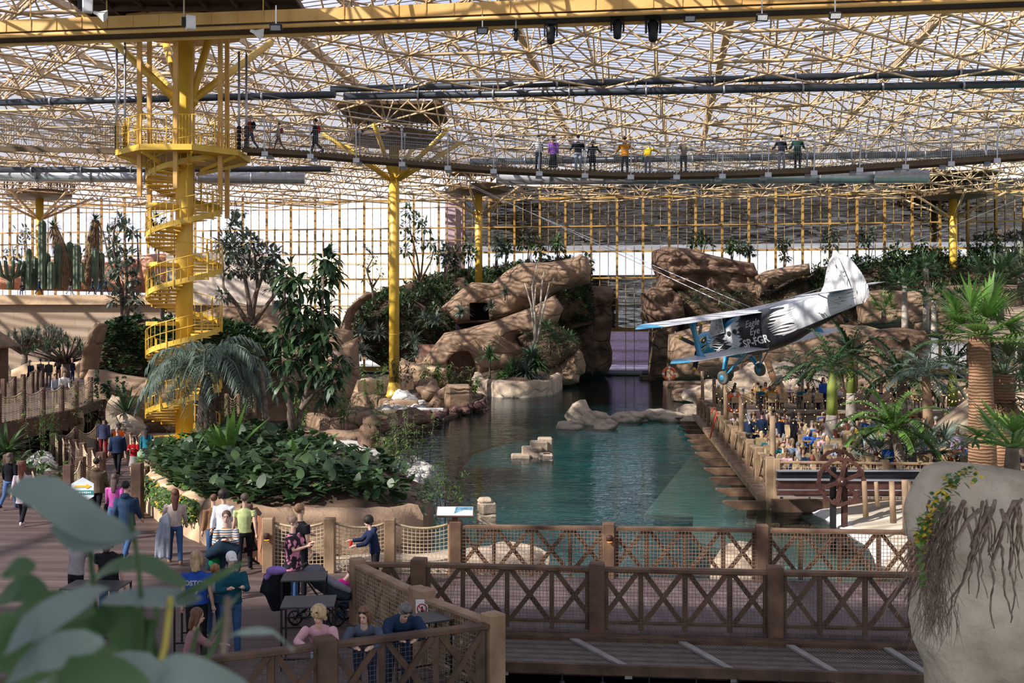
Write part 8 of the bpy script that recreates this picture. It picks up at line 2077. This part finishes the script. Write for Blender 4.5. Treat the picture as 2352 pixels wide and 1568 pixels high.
# jersey lettering
def flat_text(txt, p, size, rz, m, label=None, parent=None, lift=.0):
    cu = bpy.data.curves.new('t', 'FONT'); cu.body = txt; cu.size = size; cu.align_x = 'CENTER'; cu.extrude = .003; cu.offset = .004; o = bpy.data.objects.new('t', cu); C.objects.link(o)
    me = bpy.data.meshes.new_from_object(o.evaluated_get(bpy.context.evaluated_depsgraph_get())); bpy.data.objects.remove(o); me.materials.clear(); me.materials.append(m)
    for v in me.vertices: v.co = (v.co.x, .0 + v.co.x ** 2 * 1.6, v.co.y)
    ob = bpy.data.objects.new('lettering', me); C.objects.link(ob); ob.location = p; ob.rotation_euler = (rz, 0, 0); return ob
js = [o for o in C.objects if o.get('label', '').startswith('man in a royal')][0]
lt = flat_text('BOSTON', (0, .0, 0), .115, 0, WHT); lt.parent = js; lt.rotation_euler = (0, 0, PI); lt.location = (0, .165, 1.24)
mb = MB(); mb.lathe([(.045, 0), (.06, .004), (.045, .008)], (0, 0, 0), 16, M=Matrix.Rotation(-PI / 2, 3, 'X'), cap=True); o = mb.build('round_badge', WHT, js); o.location = (0, .142, 1.14)
# ---- high tables, stroller
def hightable(p, w_, d, lab, rz=.1, h=1.0):
    t = thing('high_table', lab, 'table', p, rz); mb = MB(); mb.box((0, 0, h), (w_, d, .03)); mb.build('table_top', mat('slate_top', (.05, .052, .055), .4), t, bevel=.005)
    for x in (-1, 1):
        for y in (-1, 1): mb = MB(); mb.beam((x * (w_ / 2 - .02), y * (d / 2 - .02), 0), (x * (w_ / 2 - .02), y * (d / 2 - .02), h), .03, .03); mb.build('leg', BLK, t)
    mb = MB()
    for y in (-1, 1): mb.beam((-w_ / 2, y * (d / 2 - .02), .18), (w_ / 2, y * (d / 2 - .02), .18), .025, .025)
    mb.build('foot_rail', BLK, t)
hightable(g(702, 1328, 1.0) * V((1, 1, 0)) if False else V((-3.72, 20.3, 0)), .78, .75, 'high black table nearest the stroller')
hightable(V((-3.3, 18.4, 0)), .85, .8, 'high black table in front of the one by the stroller')
hightable(V((-1.35, 17.35, 0)), .7, .6, 'high black table behind the leaning man at the no-entry sign', .5)
hightable(V((-7.2, 19.6, 0)), 1.0, .7, 'high black table before the grey hoodie man', -.05)
hightable(V((-5.3, 19.3, 0)), .8, .7, 'high black table beside the blue jersey', .1)
hightable(V((-6.6, 17.4, 0)), .5, .45, 'low black table beside the seated pair', .1, .6)
sv = thing('stroller', 'dark pushchair with a grey hood and a resting baby beside the high tables', 'stroller', (-3.45, 20.95, 0), -.15)
for x, y, r in ((-.5, -.25, .14), (-.5, .25, .14), (.28, -.25, .17), (.28, .25, .17)):
    mb = MB(); q = Matrix.Rotation(PI / 2, 3, 'X'); mb.lathe([(r * .8, -.02), (r, -.02), (r, .02), (r * .8, .02)], (x, y, r), 18, M=q, cap=False); mb.lathe([(.03, -.03), (.03, .03)], (x, y, r), 8, M=q)
    for k in range(6): a = k * PI / 3; mb.beam((x, y, r), (x + r * .85 * math.cos(a), y, r + r * .85 * math.sin(a)), .01, .01)
    mb.build('wheel', BLK, sv)
mb = MB()
for y in (-.25, .25): mb.tube([(.28, y, .17), (-.1, y, .6), (-.45, y, 1.05)], .018, 6); mb.tube([(-.5, y, .14), (.0, y, .55), (.5, y, .35)], .018, 6)
mb.tube([(-.45, -.25, 1.05), (-.45, .25, 1.05)], .02, 6); mb.build('frame', BLK, sv)
mb = MB(); etube(mb, [V((-.35, 0, .95)), V((-.1, 0, .75)), V((.2, 0, .55)), V((.5, 0, .5))], [.24, .25, .22, .18], [.08, .12, .12, .06], side=V((0, 1, 0))); blob(mb, 'seat', CLO, sv, .025, (.03, .035, .05))
mb = MB(); mb.ell((-.22, 0, .92), (.22, .24, .16), 14, 8); blob(mb, 'hood', CLO, sv, .025, (.13, .13, .15))
mb = MB(); etube(mb, [V((-.05, 0, .86)), V((.2, 0, .72)), V((.5, 0, .6))], [.1, .12, .06], [.08, .08, .05], side=V((0, 1, 0))); blob(mb, 'blanket', CLO, sv, .025, (.25, .25, .30))
mb = MB(); mb.ell((-.12, 0, .93), (.08, .075, .08), 10, 8); o = mb.build('baby_head', SKIN, sv); o.color = (.7, .48, .4, 1)
mb = MB(); mb.tube([(0, 0, 0), (-.05, 0, -.3), (.0, 0, -.65)], [.2, .26, .16], 10); mb.tube([(-.2, 0, 0), (-.3, 0, -.35)], .09, 8); o = blob(mb, 'hanging_coats', CLO, None, .03, (.012, .014, .018)); o.location = (-4.25, 20.75, .95); tag(o, 'black padded coats hung over the side of the high table', 'coat')
mb = MB(); mb.ell((0, 0, 0), (.2, .12, .09), 10, 7); mb.tube([(-.05, 0, 0), (-.2, 0, -.15)], .06, 8); o = blob(mb, 'purple_jumper', CLO, None, .025, (.27, .17, .48)); o.location = (-4.3, 20.65, 1.03); tag(o, 'purple jumper lying on top of the black coats', 'jumper')

# ---- restaurant: tables, chairs, diners
crng = random.Random(5)
CH = mat('rattan', (.34, .24, .13), .8, .2, 9, bump=.004, col2=(.48, .36, .21))
def mkchair(p, rz, lab):
    t = thing('rattan_chair', lab, 'chair', p, rz, 'rattan chairs of the restaurant'); mb = MB(); mb.box((0, 0, .44), (.46, .44, .06)); mb.build('seat', CH, t); mb = MB(); mb.box((0, .21, .7), (.46, .04, .48)); mb.build('backrest', CH, t)
    for x in (-.2, .2):
        for y in (-.19, .2): mb = MB(); mb.box((x, y, .21), (.04, .04, .42)); mb.build('leg', CH, t)
    return t
def mktable(p, rz, lab):
    t = thing('dining_table', lab, 'table', p, rz, 'wooden dining tables of the restaurant'); mb = MB(); mb.box((0, 0, .74), (1.3, .8, .04)); mb.build('table_top', WOODL, t)
    for x in (-.58, .58):
        for y in (-.33, .33): mb = MB(); mb.box((x, y, .36), (.06, .06, .72)); mb.build('leg', WOODL, t)
    return t
PAL = [('navy', NAVY), ('black', BLKc), ('white', WHc), ('red', (.45, .02, .03)), ('pale blue', (.28, .38, .50)), ('grey', (.22, .23, .25)), ('mustard', (.45, .27, .03)), ('dark green', (.03, .08, .06)), ('cream', (.52, .47, .40)), ('lilac', (.38, .30, .48)), ('teal', (.02, .14, .18)), ('maroon', (.14, .02, .035)), ('light pink', (.6, .38, .42)), ('royal blue', (.03, .10, .42)), ('beige', (.36, .28, .2)), ('orange', (.6, .15, .02))]
HP = [('dark', DKH), ('brown', BRH), ('fair', BLH), ('grey', GRH), ('reddish', REDH)]
SRC = {}
def crowd(p, rz, kind, tc, hc, lab, H, st):
    key = kind + st
    cols = dict(top=PAL[tc][1], trousers=(JEAN, BLKc, NAVY, (.15, .13, .12))[crng.randrange(4)], hair=HP[hc][1], body=crng.choice(((.62, .4, .3), (.55, .35, .26), (.35, .2, .13))), shoe=BLKc)
    pose = dict(sitA=SITP, sitB=dict(SITP, lean=.35, head=.3, larm=(.9, .1, .9, .5)), sitC=dict(SITP, lean=-.05, rarm=(.9, .2, 1.6, .3), yaw=.6), standA=ST, standB=dict(HOLD), walkA=WK)[kind]
    if key not in SRC:
        SRC[key] = t = person(lab, p, rz, pose, vox=.035, style=st, H=H, top=cols['top'], bot=cols['trousers'], hair=cols['hair'], skin=cols['body'], group='restaurant guests')
    else: flush(); dup(SRC[key], p, rz, lab, (H,) * 3, 'restaurant guests', cols)
zones = []
chairs = tables = None; used_lab = set(); 
def seatlab(kind, tc, hc, where):
    v = 'standing' if kind.startswith('st') or kind.startswith('wa') else 'seated'; l = f'{v} guest in {PAL[tc][0]} with {HP[hc][0]} hair {where}'; return l
def place(kind, p, rz, where, tc=None, hc=None, H=None):
    global used_lab
    for _ in range(60):
        a = crng.randrange(len(PAL)) if tc is None else tc; b = crng.randrange(5) if hc is None else hc; l = seatlab(kind, a, b, where)
        if l not in used_lab: break
    used_lab.add(l); crowd(p, rz, kind, a, b, l, H or crng.uniform(.9, 1.02), crng.choice(('short', 'midlong', 'short', 'long')))
rows = [(39.2, 'just behind the steel rails'), (42.0, 'two rows behind the steel rails'), (45.0, 'mid lower terrace'), (48.2, 'past the middle lower terrace'), (51.5, 'back of lower terrace'), (54.8, 'near the low stone wall'), (58.2, 'right below the low stone wall'), (64.0, 'front of upper terrace'), (68.2, 'back of upper terrace')]
for ri, (y, where) in enumerate(rows):
    z = 1.0 if y > 61 else 0; x0 = 8.55 + (y - 37.5) / 36.1 * 3.6 + 1.3; x = x0; ti = 0
    xmax = (13.5 if y < 41 else .47 * y - 1.0) if y < 61 else 24.5
    while x < xmax:
        wt = where + (', boardwalk side' if x < x0 + 4.5 else (', palm side' if x > x0 + 9 else ', centre aisle'))
        rz = crng.uniform(-.25, .25); p = V((x, y + crng.uniform(-.3, .3), z)); R = Matrix.Rotation(rz, 3, 'Z')
        if tables is None: tables = mktable(p, rz, 'wooden dining table on the restaurant terrace with guests around it')
        else: dup(tables, p, rz)
        for sx_, sy_, a in ((-.32, -.72, PI), (.32, -.72, PI), (-.32, .72, 0), (.32, .72, 0)):
            q = p + R @ V((sx_, sy_, 0)); 
            if chairs is None: chairs = mkchair(q, rz + a, 'rattan chair with a square back drawn up to a wooden dining table')
            else: dup(chairs, q, rz + a)
            if crng.random() < .82: place(crng.choice(('sitA', 'sitB', 'sitC')), q + R @ V((0, -.02 if a == 0 else .02, -.03)), rz + a + crng.uniform(-.3, .3), wt)
        if crng.random() < .30: place(crng.choice(('standA', 'standB', 'walkA')), p + V((.95, crng.uniform(-.6, .6), 0)), crng.uniform(0, 6.28), wt)
        x += 2.1 + crng.uniform(-.1, .25); ti += 1
for px, py_, D, rz, tc, hc, w_ in ((1720, 955, 50, PI, 0, 3, 'with back turned by the boardwalk'), (1750, 951, 51, PI, 0, 0, 'with back turned next to the white-haired one'), (1789, 945, 49.5, .3, 0, 1, 'looking down near the pole'), (1822, 952, 50.5, PI * .6, 1, 0, 'bending over a table'), (1891, 908, 64, 0, 13, 1, 'tall on the upper terrace'), (2121, 958, 47, .2, 3, 1, 'behind the arching palm'), (2149, 955, 48, PI, 11, 3, 'beside the crooked pale trunk'), (2172, 955, 50, PI, 2, 2, 'with a red bag near the ringed trunk'), (2215, 945, 56, 0, 2, 0, 'facing the viewer under the lights'), (2222, 975, 44, PI, 2, 1, 'bending in a bright shirt by the thick trunks'), (2200, 1015, 43, PI, 9, 1, 'in a hoodie before the thick trunks')):
    p = P(px, py_, D); place('standA', V((p.x, D, 1.0 if D > 61 else 0)), rz, w_, tc, hc, 1.0)
for i, (px, py_, D) in enumerate(((2222, 880, 74), (2230, 905, 72), (2238, 930, 70), (2310, 890, 70), (2325, 900, 68), (2268, 880, 76), (2300, 915, 66))): p = P(px, py_ + 22, D); place('standA', V((p.x, D, p.z)), crng.uniform(0, 6), 'on the steps below the thatched pavilion')
mb = MB(); mb.prism([(P(2205, 0, 72).x, 64), (P(2352, 0, 72).x + 4, 64), (P(2352, 0, 72).x + 6, 80), (P(2205, 0, 80).x, 80)], .0, 1.2); tag(mb.build('pavilion_steps', RK), 'stony steps and landing below the thatched pavilion', 'steps')
flush()
# ---- string lights
LB = mat('bulb_glow', (1, .75, .4), .4); b_ = LB.node_tree.nodes['Principled BSDF']; b_.inputs['Emission Color'].default_value = (1, .62, .25, 1); b_.inputs['Emission Strength'].default_value = 2
def lights(a, b, n, sag, lab):
    t = thing('string_lights', lab, 'string lights', a); mb = MB(); pts = [a.lerp(b, i / 16) + V((0, 0, -sag * 4 * (i / 16) * (1 - i / 16))) - a for i in range(17)]; mb.tube(pts, .012, 4); mb.build('wire', BLK, t)
    for k in range(n): s = (k + .5) / n; p = (b - a) * s + V((0, 0, -sag * 4 * s * (1 - s) - .09)); mb = MB(); mb.ell(p, .024, 6, 4); mb.build('bulb', LB, t)
lp = POLES + [P(2145, 868, 50), P(2075, 870, 54), P(1960, 905, 55), P(2258, 850, 35), P(2320, 905, 38), P(2120, 862, 70)]
for i, (a, b, n) in enumerate(((0, 1, 6), (1, 2, 6), (2, 3, 6), (3, 4, 8), (2, 7, 12), (3, 7, 12), (7, 6, 10), (6, 5, 9), (5, 8, 14), (10, 8, 14), (5, 9, 12), (7, 10, 12), (0, 7, 10), (4, 6, 12))):
    lights(lp[a], lp[b], n, .9, ['string of bulbs between the two farthest boardwalk poles', 'bulb string from the second to the third boardwalk pole', 'bulb string from the wheel pole to the pale pole', 'bulb string between the two nearest boardwalk poles', 'bulb string from the wheel pole to the ringed palm', 'bulb string from the pale pole to the ringed palm', 'bulb string between two feather palms', 'bulb string from the dark bushy palm to the crooked pale trunk', 'bulb string from the crooked pale trunk to the thick trunk', 'bulb string from the doorway to the thick trunk', 'bulb string towards the banded palm', 'bulb string over the upper terrace to the doorway', 'bulb string crossing from the far pole to the ringed palm', 'bulb string from the near pole across the lower tables'][i])
